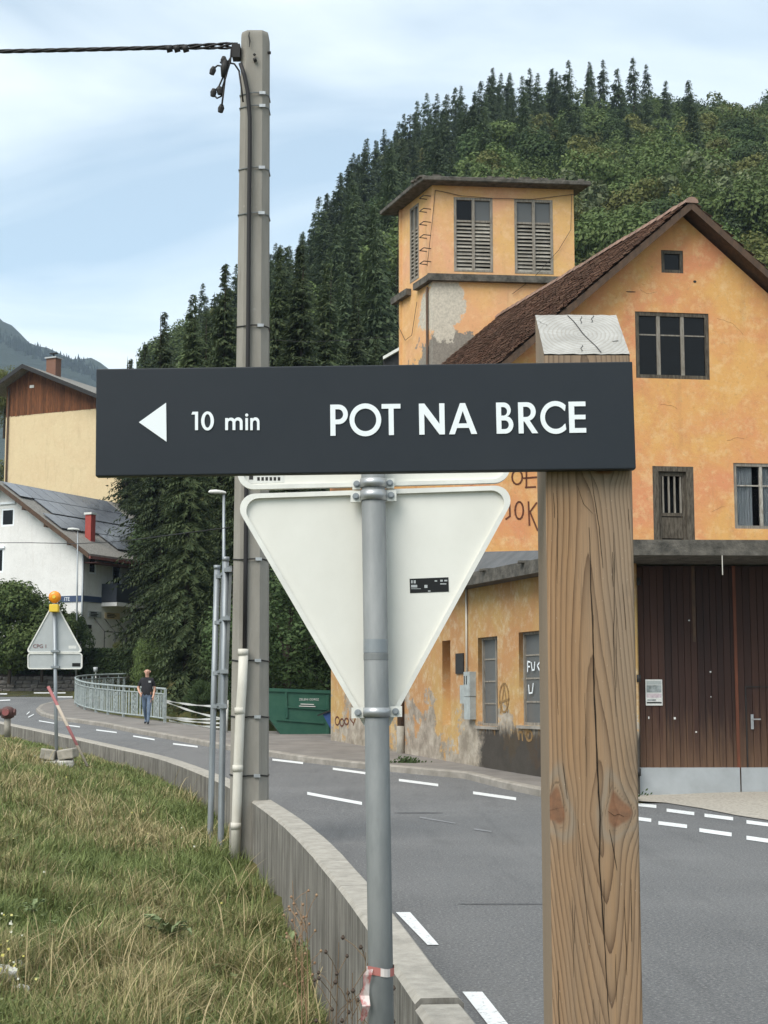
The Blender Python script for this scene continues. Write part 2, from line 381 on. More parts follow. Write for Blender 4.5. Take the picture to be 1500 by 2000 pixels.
class MB:
    def __init__(s): s.v, s.f = [], []
    def add(s, vs_, fs):
        n = len(s.v); s.v += [Vector(x) for x in vs_]; s.f += [tuple(i + n for i in f) for f in fs]; return s
    def bx(s, o, a, b, c):
        o, a, b, c = Vector(o), Vector(a), Vector(b), Vector(c)
        vv = [o, o + a, o + a + b, o + b]; vv += [x + c for x in vv]
        return s.add(vv, [(0, 3, 2, 1), (4, 5, 6, 7), (0, 1, 5, 4), (1, 2, 6, 5), (2, 3, 7, 6), (3, 0, 4, 7)])
    def cbx(s, c, sx, sy, sz):
        c = Vector(c); return s.bx(c - Vector((sx, sy, sz)) / 2, (sx, 0, 0), (0, sy, 0), (0, 0, sz))
    def tube(s, pts, r, n=8, caps=True):
        pts = [Vector(p) for p in pts]; rs = r if isinstance(r, (list, tuple)) else [r] * len(pts)
        base = len(s.v); up = None
        for i, p in enumerate(pts):
            d = (pts[min(i + 1, len(pts) - 1)] - pts[max(i - 1, 0)])
            d = d.normalized() if d.length > 1e-9 else Vector((0, 0, 1))
            if up is None: up = Vector((1, 0, 0)) if abs(d.x) < .9 else Vector((0, 1, 0))
            a = (up - d * up.dot(d)).normalized(); up = a; b = d.cross(a)
            for j in range(n):
                t = 2 * math.pi * j / n
                s.v.append(p + (a * math.cos(t) + b * math.sin(t)) * rs[i])
        for i in range(len(pts) - 1):
            for j in range(n):
                q = base + i * n
                s.f.append((q + j, q + (j + 1) % n, q + n + (j + 1) % n, q + n + j))
        if caps:
            s.f.append(tuple(base + j for j in reversed(range(n))))
            s.f.append(tuple(base + (len(pts) - 1) * n + j for j in range(n)))
        return s
    def prism(s, poly, off):
        n = len(poly); off = Vector(off); pv = [Vector(p) for p in poly]
        return s.add(pv + [p + off for p in pv], [tuple(range(n))[::-1], tuple(range(n, 2 * n))] + [(i, (i + 1) % n, n + (i + 1) % n, n + i) for i in range(n)])
    def mesh(s, name):
        me = bpy.data.meshes.new(name); me.from_pydata([tuple(x) for x in s.v], [], s.f); me.update(); return me
    def build(s, name, mat, parent=None, smooth=False, local=False):
        return link(name, s.mesh(name), mat, parent, smooth, local)

def bevel(o, w, seg=2):
    bm = bmesh.new(); bm.from_mesh(o.data)
    bmesh.ops.bevel(bm, geom=bm.edges[:], offset=w, segments=seg, profile=.6, affect='EDGES')
    bm.to_mesh(o.data); bm.free(); return o
def rock(o, amt, seed=0):
    for v_ in o.data.vertices:
        n_ = mnoise.noise_vector(v_.co * 5 + Vector((seed, seed * 2, 0))); v_.co += n_ * amt
    return o

def plate_mesh(name, loops, depth):
    cu = bpy.data.curves.new(name, 'CURVE'); cu.dimensions = '2D'; cu.fill_mode = 'BOTH'; cu.extrude = depth / 2
    for lp in loops:
        sp = cu.splines.new('POLY'); sp.points.add(len(lp) - 1); sp.use_cyclic_u = True
        for i, p in enumerate(lp): sp.points[i].co = (p[0], p[1], 0, 1)
    o = bpy.data.objects.new(name + '_c', cu); me = bpy.data.meshes.new_from_object(o)
    bpy.data.objects.remove(o); bpy.data.curves.remove(cu); me.name = name
    return me
def plate(name, loops, depth, O, ex, ey, mat, parent=None, sink=0.5):
    """flat piece with real thickness: loops in (ex, ey); it spans from O back along -ez by depth (sink 1) or centred (0.5)"""
    me = plate_mesh(name, loops, depth); me.materials.clear()
    ex, ey = Vector(ex), Vector(ey); ez = ex.cross(ey).normalized()
    o = Vector(O) - ez * depth * (sink - .5)
    me.transform(Matrix(((ex.x, ey.x, ez.x, o.x), (ex.y, ey.y, ez.y, o.y), (ex.z, ey.z, ez.z, o.z), (0, 0, 0, 1))))
    return link(name, me, mat, parent)
def rect(x0, y0, x1, y1): return [(x0, y0), (x1, y0), (x1, y1), (x0, y1)]
def arc(cx, cy, r, a0, a1, n=16, ry=None):
    ry = ry or r
    return [(cx + r * math.cos(math.radians(lerp(a0, a1, i / n))), cy + ry * math.sin(math.radians(lerp(a0, a1, i / n)))) for i in range(n + 1)]
def rounded(poly, r, n=6):
    out = []; m = len(poly)
    for i in range(m):
        p, a, b = Vector(poly[i]), Vector(poly[i - 1]), Vector(poly[(i + 1) % m])
        u, w = (a - p).normalized(), (b - p).normalized()
        ang = u.angle(w); d = r / math.tan(ang / 2); c = p + (u + w).normalized() * (r / math.sin(ang / 2))
        s0, s1 = p + u * d - c, p + w * d - c
        t0, t1 = math.atan2(s0.y, s0.x), math.atan2(s1.y, s1.x); dt = (t1 - t0 + math.pi) % (2 * math.pi) - math.pi
        out += [(c.x + r * math.cos(t0 + dt * q / n), c.y + r * math.sin(t0 + dt * q / n)) for q in range(n + 1)]
    return out
def text_mesh(s, size):
    cu = bpy.data.curves.new('t', 'FONT'); cu.body = s; cu.size = size; cu.extrude = .001; cu.resolution_u = 3
    o = bpy.data.objects.new('t', cu); me = bpy.data.meshes.new_from_object(o)
    bpy.data.objects.remove(o); bpy.data.curves.remove(cu); return me
def text(name, s, size, O, ex, ey, mat, parent):
    me = text_mesh(s, size); me.materials.clear(); ex, ey = Vector(ex), Vector(ey); ez = ex.cross(ey); O = Vector(O)
    me.transform(Matrix(((ex.x, ey.x, ez.x, O.x), (ex.y, ey.y, ez.y, O.y), (ex.z, ey.z, ez.z, O.z), (0, 0, 0, 1))))
    return link(name, me, mat, parent)

# ------------------------------------------------------------------ SETTING: wall line, terrain, road
WALL_L = [(812, 1955), (810, 1948), (764, 1884), (721, 1812), (656, 1722), (568, 1620), (491, 1562), (425, 1522), (320, 1481), (224, 1460), (115, 1436), (0, 1412)]
wl_pts = [G(x, y, .5) for x, y in WALL_L]
wl_pts = [wl_pts[0] + (wl_pts[0] - wl_pts[2]) * .9] + wl_pts + [wl_pts[-1] + (wl_pts[-1] - wl_pts[-2]) * 1.2]
def smooth_curve(tab, n=3):
    tab = [tuple(t) for t in tab]
    for _ in range(n):
        tab = [tab[0]] + [q for a, b in zip(tab, tab[1:]) for q in ((a[0] * .75 + b[0] * .25, a[1] * .75 + b[1] * .25), (a[0] * .25 + b[0] * .75, a[1] * .25 + b[1] * .75))] + [tab[-1]]
    return tab
WTAB = smooth_curve(sorted((p.y, p.x) for p in wl_pts), 2)
def wallx(y):
    if y > WTAB[-1][0]: return WTAB[-1][1] - (y - WTAB[-1][0]) * .5
    return interp(y, WTAB)
GW = [(0, -.62), (6, -.58), (10, -.50), (17, -.24), (22, -.02), (27.5, .22), (31, .36), (40, .56), (60, 1.0)]
def grassz(x, y):
    d = max(0.0, wallx(y) - x)
    z = interp(y, GW) + min(.85, .22 * d)
    if y > 26.5: z = min(z, roadz(y) + .30 + max(0, .2 * (29 - y)))
    return z + .05 * mnoise.noise(Vector((x * .5, y * .5, 3)))
SKY = [(-400, .13), (0, .13), (165, .165), (240, .19), (320, .225), (430, .255), (540, .275), (620, .30), (700, .345), (800, .372), (960, .392), (1180, .402), (1300, .398), (1500, .40), (2200, .40)]
YF, YC = 72.0, 250.0
def hillz(x, y):
    if y < 50: return -99
    px = 750 + F * x / y
    zc = interp(px, SKY) * YC - 9
    t = (y - YF) / (YC - YF)
    base = roadz(min(y, 100))
    if t <= 0: return base + 0.0
    z = base + (zc - base) * (min(t, 1) ** .92)
    if t > 1: z -= (t - 1) * 30
    return z + 2.0 * mnoise.noise(Vector((x * .03, y * .03, 0)))
def terrain(x, y):
    if y > 62:
        z = hillz(x, y) if y < 600 else 20
        px = 750 + F * x / y
        if px < 430: z = lerp(z, roadz(min(y, 105)) + max(0, y - 92) * .06, min(1, (430 - px) / 140)) if y < 200 else z
        if y < 74: z = lerp(roadz(y) - .05, z, max(0.0, (y - 66) / 8)) if y > 66 else roadz(y) - .05
        return z if y < 290 else lerp(z, 5, min(1, (y - 290) / 250))
    if x < wallx(y) + .12: return grassz(x, y)
    if y > 45.5 and -14.5 < x < -1.5: return roadz(y) - (2.2 if x > interp(y, [(44.0, -4.0), (53, -7.2), (62, -11.5), (69, -13.6)]) + .6 else .12)
    return roadz(y) - .08
def axis(lo, hi, step, far):
    a = list(np.arange(lo, hi + 1e-6, step)); s = step; p = a[-1]
    while p < far: s *= 1.3; p += s; a.append(p)
    s = step; p = a[0]; pre = []
    while p > -far: s *= 1.3; p -= s; pre.append(p)
    return pre[::-1] + a
xs, ys = axis(-16, 8, .4, 2600), axis(-2, 60, .5, 2600)
mb = MB()
mb.v = [Vector((x, y, terrain(x, y) if y > -50 else 0)) for y in ys for x in xs]
nx = len(xs)
mb.f = [(j * nx + i, j * nx + i + 1, (j + 1) * nx + i + 1, (j + 1) * nx + i) for j in range(len(ys) - 1) for i in range(nx - 1)]
k = NT('earth_and_turf'); v = k.co('Position')
c = k.mix(k.ramp(k.noise(v, 1.6, 6, .7), .38, .62), (.065, .085, .028), (.135, .115, .050))
c = k.mix(k.math('MULTIPLY', k.ramp(k.noise(v, 18, 5, .7), .5, .7), .6), c, (.045, .038, .022))
k.bump(k.noise(v, 25, 5, .7), .6, .04); MAT['turf'] = k.done(c, .95, 0, .1)
struct(mb.build('ground', 'turf', None, True))

# road sheet: runs from under the wall to just under the kerb
KERB = [(1230, 1572), (1150, 1568), (1054, 1556), (980, 1540), (907, 1521), (830, 1514), (759, 1507), (680, 1499), (600, 1490), (520, 1477), (430, 1463), (345, 1447), (262, 1432), (200, 1419), (150, 1412), (110, 1407), (82, 1399), (70, 1390), (78, 1382), (105, 1375), (140, 1371)]
KTAB = [(G(x, y).y, G(x, y).x) for x, y in KERB[:18]]
def road_right(y):
    if y < KTAB[0][0] + .3: return 40.0
    if y < KTAB[-1][0]: return interp(y, KTAB) + .12
    return (146 - 750) / F * y
yy = list(np.arange(1.5, 70, .6)) + list(np.arange(70, 104, 3))
mb = MB(); NXR = 26
for y in yy:
    x0 = wallx(y) + .12; x1 = max(road_right(y), x0 + .5)
    for i in range(NXR): mb.v.append(Vector((x0 + (x1 - x0) * (i / (NXR - 1)) ** 1.3, y, roadz(y))))
for j in range(len(yy) - 1):
    for i in range(NXR - 1):
        q = j * NXR + i; mb.f.append((q, q + 1, q + NXR + 1, q + NXR))
road = struct(mb.build('road', 'asphalt', None, True))
# side street going left at the far bend
mb = MB(); pts = []
for y in np.arange(58, 101, 3): pts.append((y, roadz(y) + .01))
for (y, z) in pts: mb.v += [Vector((-75, y, z)), Vector((wallx(min(y, 75)) + .2, y, z))]
for j in range(len(pts) - 1): mb.f.append((2 * j, 2 * j + 1, 2 * j + 3, 2 * j + 2))
struct(mb.build('side_street', 'asphalt', None, True))

# painted markings: quads given by their corners on the road
def dash(c4, off=.006, label=None):
    q = [G(x, y) for x, y in c4]
    m = MB(); n = 5
    for i in range(n + 1):
        a, b = q[0].lerp(q[1], i / n), q[3].lerp(q[2], i / n)
        for p in (a, b): m.v.append(Vector((p.x, p.y, roadz(p.y) + off)))
    m.f = [(2 * i, 2 * i + 1, 2 * i + 3, 2 * i + 2) for i in range(n)]
    return m.build('road_marking', 'road_paint', road)
k = NT('road_paint'); v = k.co('Position')
c = k.mix(k.math('MULTIPLY', k.ramp(k.noise(v, 22, 7, .8), .54, .64), .85), (.70, .71, .70), (.19, .19, .19))
MAT['road_paint'] = k.done(c, .7)
for q in [((773, 1783), (835, 1847), (857, 1847), (801, 1783)), ((903, 1939), (960, 2012), (1000, 2012), (942, 1939))]: dash(q)
W2 = 2.2
def edge_dash(x0, y0, x1, y1, w=None):
    w0 = (y0 - 1340) * .026 if w is None else w; w1 = (y1 - 1340) * .026 if w is None else w
    dash(((x0, y0 - w0 / 2), (x1, y1 - w1 / 2), (x1, y1 + w1 / 2), (x0, y0 + w0 / 2)))
for q in [(532, 1484, 592, 1491), (650, 1502, 716, 1511), (779, 1524, 856, 1534), (924, 1549, 1008, 1561), (1225, 1570, 1282, 1576), (1302, 1583, 1356, 1590), (1376, 1593, 1432, 1600), (1458, 1606, 1520, 1614),
          (1225, 1597, 1272, 1603), (1286, 1608, 1342, 1615), (1366, 1622, 1429, 1631), (1458, 1637, 1520, 1646), (600, 1550, 707, 1570),
          (76, 1408, 106, 1413), (132, 1417, 156, 1420), (188, 1426, 228, 1431), (260, 1438, 302, 1445), (338, 1453, 386, 1459)]: edge_dash(*q)
MAT['faded_paint'] = simple('faded_paint', (.30, .30, .30), (.14, .14, .145), 18, .85, kind='Position')
for q in [(820, 1597, 890, 1609), (926, 1620, 960, 1625)]:
    x0, y0, x1, y1 = q; o = dash(((x0, y0 - 1.5), (x1, y1 - 1), (x1, y1 + 1), (x0, y0 + 1.5))); o.data.materials[0] = MAT['faded_paint']
for q in [(55, 1402, 66, 1396), (52, 1396, 58, 1391), (0, 1356, 14, 1356), (66, 1354, 128, 1354), (112, 1362, 142, 1362), (0, 1369, 20, 1368)]:
    x0, y0, x1, y1 = q
    o = dash(((x0, y0 - 1.1), (x1, y1 - 1.1), (x1, y1 + 1.1), (x0, y0 + 1.1)), .02)
# two manhole / patch seams in the asphalt
for (cx, cy, w, h) in [(818, 1588, 48, 1.4), (985, 1766, 92, 1.6)]:
    m = MB(); lp = []
    for t in range(20):
        a = 2 * math.pi * t / 20; p = G(cx + w * math.cos(a), cy + h * math.sin(a)); lp.append(Vector((p.x, p.y, roadz(p.y) + .003)))
    m.add(lp, [tuple(range(20))]); MAT['patch'] = MAT.get('patch') or simple('asphalt_patch', (.060, .060, .062), (.13, .13, .13), 20, .9, kind='Position')
    m.build('asphalt_patch', 'patch', road)

# pavement with kerb on the far side
kp = [G(x, y) for x, y in KERB]
kp2 = []
for i in range(len(kp) - 1):
    for t in (0, .34, .67): kp2.append(kp[i].lerp(kp[i + 1], t))
kp2.append(kp[-1])
def inward(pts, d):
    out = []
    for i, p in enumerate(pts):
        t = (pts[min(i + 1, len(pts) - 1)] - pts[max(i - 1, 0)]); t.z = 0; t.normalize()
        out.append(p + Vector((t.y, -t.x, 0)) * d)
    return out
kin = inward(kp2, .16)
KH = .13
mb = MB()
for p, q in zip(kp2, kin):
    z0 = roadz(p.y)
    mb.v += [Vector((p.x, p.y, z0 - .1)), Vector((p.x, p.y, z0 + KH - .025)), Vector((p.x + (q.x - p.x) * .18, p.y + (q.y - p.y) * .18, z0 + KH)), Vector((q.x, q.y, roadz(q.y) + KH)), Vector((q.x, q.y, roadz(q.y) - .1))]
for i in range(len(kp2) - 1):
    for j in range(4): mb.f.append((5 * i + j, 5 * i + j + 1, 5 * i + 5 + j + 1, 5 * i + 5 + j))
pav_k = mb
xr = 30.0
RTAB = [(44.0, -4.4)] + [(G(x, y, .13).y, G(x, y, .13).x) for x, y in [(322, 1411), (285, 1405.5), (240, 1400.5), (200, 1394), (166, 1386.5), (147, 1377)]]
def rail_x(y): return interp(y, RTAB)
mb = MB()
for q in kin:
    for t in (0, .06, .15, .35, 1): 
        xq = 3.9 - max(0, q.y - 25) * .342 if q.y < 39.5 else (xr if q.y < 44 else rail_x(q.y) + .25)
        x = q.x + (max(xq, q.x + .2) - q.x) * t; mb.v.append(Vector((x, q.y, roadz(q.y) + KH - .004)))
for i in range(len(kin) - 1):
    if kin[i + 1].y <= kin[i].y: continue
    for j in range(4): a = 5 * i + j; mb.f.append((a, a + 1, a + 6, a + 5))
pav = struct(mb.build('pavement', 'pavement', None, True))
pav_k.build('kerb', 'kerb', pav)
# gravel forecourt in front of the gate
A0 = G(1262, 1566)
mb = MB(); q = [(1246, 1566), (1300, 1569), (1370, 1580), (1440, 1594), (1520, 1606), (1700, 1630), (1900, 1640), (1900, 1500), (1240, 1500)]
lp = [G(x, y) for x, y in q]; mb.add([Vector((p.x, p.y, roadz(p.y) + .012)) for p in lp], [tuple(range(len(lp)))])
struct(mb.build('forecourt', 'gravel'))

# ------------------------------------------------------------------ parapet wall (sections with joints)
pw = thing('parapet_wall', 'low grey concrete parapet wall with dark stains curving along the road edge', 'wall', (wallx(8), 8, 0))
def wall_pt(y): return Vector((wallx(y), y, 0))
def wall_section(y0, y1, dz=0.0, jit=0.0):
    n = max(4, int((y1 - y0) / .35)); side, top = MB(), MB(); th = .265
    rows = []
    for i in range(n + 1):
        y = lerp(y0, y1, i / n); p = wall_pt(y); t = wall_pt(y + .2) - wall_pt(y - .2); t.normalize(); nrm = Vector((t.y, -t.x, 0))
        zt = roadz(y) + .5 + dz + jit * mnoise.noise(Vector((y * 3, 0, 0))); zg = min(grassz(p.x, y), 0) - .5; th = interp(y, [(5, .18), (8, .19), (12, .235), (60, .25)])
        e = .02 + .006 * mnoise.noise(Vector((y * 4, 1, 0)))
        rows.append([Vector((p.x, p.y, zg)), Vector((p.x, p.y, zt - e)), p + nrm * e + Z * zt, p + nrm * (th - e) + Z * zt, p + nrm * th + Z * (zt - e), p + nrm * th + Z * (roadz(y) - .3)])
    for M_, js in ((side, (0, 4)), (top, (1, 2, 3))):
        for r in rows: M_.v += r
        for i in range(n):
            for j in js: M_.f.append((6 * i + j, 6 * i + j + 1, 6 * i + 7 + j, 6 * i + 6 + j))
    for r0 in (0, n): side.add(rows[r0], [tuple(range(6))])
    s_ = side.build('wall_section', 'wall_side', pw, True); top.build('wall_coping', 'wall_top', s_)
yj = [4.3, G(812, 1950, .5).y, G(665, 1729, .5).y, G(568, 1619, .5).y, wl_pts[7].y + .25]
wall_section(yj[0], yj[1] - .012, -.02, .012)
wall_section(yj[1], yj[2] - .012); wall_section(yj[2], yj[3] - .012); wall_section(yj[3], G(491, 1562, .5).y + .1)
y0 = G(480, 1556, .5).y + .55
for b in (22.0, 27.0, 32.0, 40.0, 52.0):
    wall_section(y0, b - .012); y0 = b

# ------------------------------------------------------------------ BUILDINGS
def window(parent, O, d, s0, z0, s1, z1, nx=2, ny=(.35,), fw=.07, mat='dark_frame', pane='glass', name='window', rec=.06, mull=None, behind=True, bar=.028, barmat=None):
    """casement window set in an opening of a wall plane through O along d: frame, bars, one object per pane"""
    nrm = Vector((-d.y, d.x, 0)); nrm = nrm if nrm.y > 0 else -nrm      # into the building
    def w(s, z, off): return O * 1 + d * s + Vector((0, 0, z - O.z)) + nrm * off
    mull = mull or [i / nx for i in range(1, nx)]
    m = MB(); W_, H_ = s1 - s0, z1 - z0
    for (a, b, c_, e) in ((s0, z0, s0 + fw, z1), (s1 - fw, z0, s1, z1), (s0 + fw, z0, s1 - fw, z0 + fw), (s0 + fw, z1 - fw, s1 - fw, z1)):
        m.bx(w(a, b, rec - .045), d * (c_ - a), nrm * .09, Z * (e - b))
    win = m.build(name, mat, parent)
    ed = [s0 + fw] + [lerp(s0, s1, q) for q in mull] + [s1 - fw]
    for q in ed[1:-1]:
        MB().bx(w(q - fw * .45, z0 + fw, rec - .04), d * fw * .9, nrm * .08, Z * (H_ - 2 * fw)).build('mullion', barmat or mat, win)
    zed = [z0 + fw] + [lerp(z1, z0, q) for q in sorted(ny, reverse=True)] + [z1 - fw]
    for i in range(len(ed) - 1):
        a = ed[i] + (fw * .45 if i else 0); b = ed[i + 1] - (fw * .45 if i + 1 < len(ed) - 1 else 0)
        for q in zed[1:-1]:
            MB().bx(w(a, q - bar / 2, rec - .015), d * (b - a), nrm * .03, Z * bar).build('glazing_bar', barmat or mat, win)
        for j in range(len(zed) - 1):
            za = zed[j] + (bar / 2 if j else 0); zb = zed[j + 1] - (bar / 2 if j + 1 < len(zed) - 1 else 0)
            MB().bx(w(a, za, rec), d * (b - a), nrm * .008, Z * (zb - za)).build('pane', pane, win)
    if behind:
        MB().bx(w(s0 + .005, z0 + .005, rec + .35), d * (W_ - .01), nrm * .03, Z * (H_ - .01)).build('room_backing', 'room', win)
    return win

random.seed(4)
old = thing('old_building', 'derelict orange rendered building with tiled gable roof and louvred tower', 'building', (3.75, 27, .05))
# --- gable block
u = adir(82.5); v_ax = adir(-18.5)
Og = P(1330, 412, 32.5); RIDGE = Og.z - .10
HW = 4.66; SL = .875; LEN = 10.5; ZB = 3.95
Og0 = Vector((Og.x, Og.y, 0))
def gp(px, py): return on_plane(px, py, Og0, u)
MAT['orange'] = plaster('orange_render', (.69, .380, .135), (.67, .285, .140), (.77, .53, .28), seed=3)
def rect_px(fn, x0, y0, x1, y1):
    a, b = fn(x0, y0), fn(x1, y1); return (a[0], b[1], b[0], a[1])
w_at = rect_px(gp, 1291, 488, 1335, 534); w_big = rect_px(gp, 1240, 608, 1387, 742)
w_dr = rect_px(gp, 1274, 910, 1358, 1075); w_rt = rect_px(gp, 1432, 904, 1548, 1034)
w_dr = (w_dr[0], 4.5, w_dr[2], w_dr[3])
out = [(-HW, ZB), (HW, ZB), (HW, RIDGE - HW * SL), (0, RIDGE), (-HW, RIDGE - HW * SL)]
gable = plate('gable_wall', [out, rect(*w_at), rect(*w_big), rect(*w_dr), rect(*w_rt)], .4, Og0, u, Z, 'orange', old, sink=1.0)
window(old, Og0, u, *w_at, nx=1, ny=(), fw=.075)
window(old, Og0, u, *w_big, nx=3, ny=(.34,), fw=.085, mull=[.315, .64], barmat='grey_wood')
wr = window(old, Og0, u, *w_rt, nx=2, ny=(.34,), fw=.07, mat='grey_wood', mull=[.48], pane='glass', behind=True)
MAT['white_old'] = simple('flaking_white_paint', (.50, .47, .42), (.22, .19, .15), 6, .85, stretch=(4, 4, 1), kind='Position')
# curtains hang behind the right-hand window
nu = Vector((-u.y, u.x, 0))
for a, b in ((w_rt[0] + .08, w_rt[0] + .44), (w_rt[0] + .68, w_rt[0] + .98)):
    m = MB(); n = 18
    for i in range(n + 1):
        s = lerp(a, b, i / n); off = .10 + .025 * math.sin(i * 2.1)
        m.v += [Og0 + u * s + nu * off + Z * (w_rt[1] + .07), Og0 + u * s + nu * off + Z * (w_rt[3] - .07)]
    m.f = [(2 * i, 2 * i + 2, 2 * i + 3, 2 * i + 1) for i in range(n)]
    m.build('curtain', 'curtain', wr, True)
for o in wr.children:
    if o.name.startswith('mullion') or o.name.startswith('glazing'): o.data.materials[0] = MAT['white_old']
    if o.name.startswith('pane'): o.hide_render = False
# glass of that window must show the curtain: clear pane
k = NT('clear_glass'); k.b.inputs['Transmission Weight'].default_value = 1; k.b.inputs['IOR'].default_value = 1.05
MAT['clear_glass'] = k.done((.8, .82, .82), .05, 0, .5)
for o in wr.children:
    if o.name.startswith('pane'): o.data.materials[0] = MAT['clear_glass']
# wooden door on to the flat roof: frame, leaf with bars above and panels below
s0, z0, s1, z1 = w_dr
def gw(s, z, off): return Og0 + u * s + nu * off + Z * z
m = MB()
for (a, b, c_, e) in ((s0, z0, s0 + .13, z1), (s1 - .16, z0, s1, z1), (s0 + .13, z1 - .11, s1 - .16, z1)): m.bx(gw(a, b, .0), u * (c_ - a), nu * .12, Z * (e - b))
door = m.build('door', 'dark_frame', old)
a, b = s0 + .135, s1 - .165; zm = z0 + (z1 - z0) * .50
m = MB().bx(gw(a, z0, .07), u * .07, nu * .05, Z * (z1 - .12 - z0)).bx(gw(b - .07, z0, .07), u * .07, nu * .05, Z * (z1 - .12 - z0)).bx(gw(a + .07, z1 - .20, .07), u * (b - a - .14), nu * .05, Z * .08).bx(gw(a + .07, zm - .05, .07), u * (b - a - .14), nu * .05, Z * .07)
m.build('door_leaf', 'dark_frame', door)
for i in range(2):
    zz = z0 + (zm - .06 - z0) * i / 2
    MB().bx(gw(a + .072, zz + .015, .085), u * (b - a - .144), nu * .03, Z * ((zm - .06 - z0) / 2 - .025)).build('door_panel', 'dark_frame', door)
for i in range(4):
    s = lerp(a + .10, b - .12, i / 3); MB().bx(gw(s, zm + .02, .08), u * .035, nu * .035, Z * (z1 - .2 - zm - .02)).build('door_bar', 'grey_wood', door)
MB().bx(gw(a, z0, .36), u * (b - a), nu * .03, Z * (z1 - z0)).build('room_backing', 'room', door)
MAT['crack_line'] = simple('crack_line', (.30, .15, .07), None, rough=.95)
# cracks and holes in the render
for (x, y, w, h) in [(1357, 550, 4, 3), (1232, 570, 12, 1.2)]:
    s, z = gp(x, y); r = [(s + w / 107 * math.cos(t * .628), z + h / 107 * math.sin(t * .628)) for t in range(10)]
    plate('render_hole', [r], .006, Og0 - nu * .004, u, Z, 'black', gable)
rc = random.Random(6)
for (x, y, n) in ((1250, 566, 5), (1400, 622, 9), (1290, 790, 5), (1420, 860, 5), (1390, 1000, 4)):
    pts = [(x, y)]; a = rc.uniform(-.2, .2)
    for i in range(n): a += rc.uniform(-.6, .6); pts.append((pts[-1][0] + 7 * math.cos(a), pts[-1][1] + 7 * math.sin(a)))
    q = [Og0 + u * gp(*p)[0] - nu * .002 + Z * gp(*p)[1] for p in pts]
    MB().tube(q, .0024, 4).build('render_crack', 'crack_line', gable)
# side walls and back of the gable block
L0, R0 = Og0 - u * HW, Og0 + u * HW
for o_ in (L0 + u * .02, R0 - u * .42):
    m = MB().bx(o_ + nu * .4 + Z * ZB, u * .4, v_ax * LEN, Z * (RIDGE - HW * SL - ZB - .1)); m.build('side_wall', 'orange', old)
# roof: deck, barge boards, rows of flat tiles
def roof_pt(side, dist, along, h=0.0):      # dist down the slope measured horizontally, along v from the gable plane
    return Og0 + u * (side * dist) + v_ax * along + Z * (RIDGE + .10 - dist * SL + h)
FR, EV = -.42, HW + .55
roof = None
for side in (-1, 1):
    m = MB(); m.add([roof_pt(side, d_, a_, h) for h in (0, .07) for d_ in (0, EV) for a_ in (FR, LEN)], [(0, 1, 3, 2), (4, 6, 7, 5), (0, 4, 5, 1), (2, 3, 7, 6), (0, 2, 6, 4), (1, 5, 7, 3)])
    o = m.build('roof' if roof is None else 'roof_deck', 'brown_board', old if roof is None else roof)
    roof = roof or o
    m = MB(); m.add([roof_pt(side, d_, a_, h) for h in (-.10, .08) for d_ in (0, EV) for a_ in (FR - .035, FR - .003)], [(0, 1, 3, 2), (4, 6, 7, 5), (0, 4, 5, 1), (2, 3, 7, 6), (0, 2, 6, 4), (1, 5, 7, 3)])
    m.build('barge_board', 'brown_board', roof)
    m = MB(); row, tw = .155, .18
    nrow = int(EV * 1.3288 / row) if side < 0 else 12; ncol = int((LEN - FR) / tw)
    cs = 1 / math.sqrt(1 + SL * SL); dn = (u * side * cs - Z * SL * cs); up = (u * side * SL * cs + Z * cs)
    rows_ = range(int(EV / cs / row)) 
    for r in rows_:
        for c_ in range(ncol if side < 0 else 14):
            a = FR - .05 + (c_ + (r % 2) * .5) * tw + random.uniform(-.008, .008); d0 = r * row + random.uniform(-.012, .012)
            sag = -.10 * math.sin(min(1, max(0, a / LEN)) * math.pi) * 0
            base = Og0 + Z * (RIDGE + .185 + sag) + dn * d0 + v_ax * a
            lift = random.uniform(.0, .014); o2 = base + up * (.0)
            t1 = dn * (row + .10) + up * (.045 + lift) 
            m.add([o2, o2 + v_ax * (tw - .012), o2 + v_ax * (tw - .012) + t1, o2 + t1, o2 - up * .02 + t1, o2 + v_ax * (tw - .012) + t1 - up * .02], [(0, 1, 2, 3), (3, 2, 5, 4)])
    t_ = m.build('roof_tiles', 'tile', roof); t_['kind'] = 'stuff'
n = int((LEN - FR) / .33)
for i in range(n):
    m = MB(); a = FR - .06 + i * .33; rz = random.uniform(-.012, .012)
    for q, (aa, rr_) in enumerate(((a, .135), (a + .36, .115))):
        for j in range(7):
            t = math.pi * j / 6; m.v.append(Og0 + v_ax * aa + Z * (RIDGE + .135 + rz) + u * (rr_ * math.cos(t) * 1.1) + Z * (rr_ * math.sin(t)))
    m.f = [(j, j + 1, 8 + j, 7 + j) for j in range(6)] + [tuple(range(7))]
    m.build('ridge_tile', 'tile', roof)

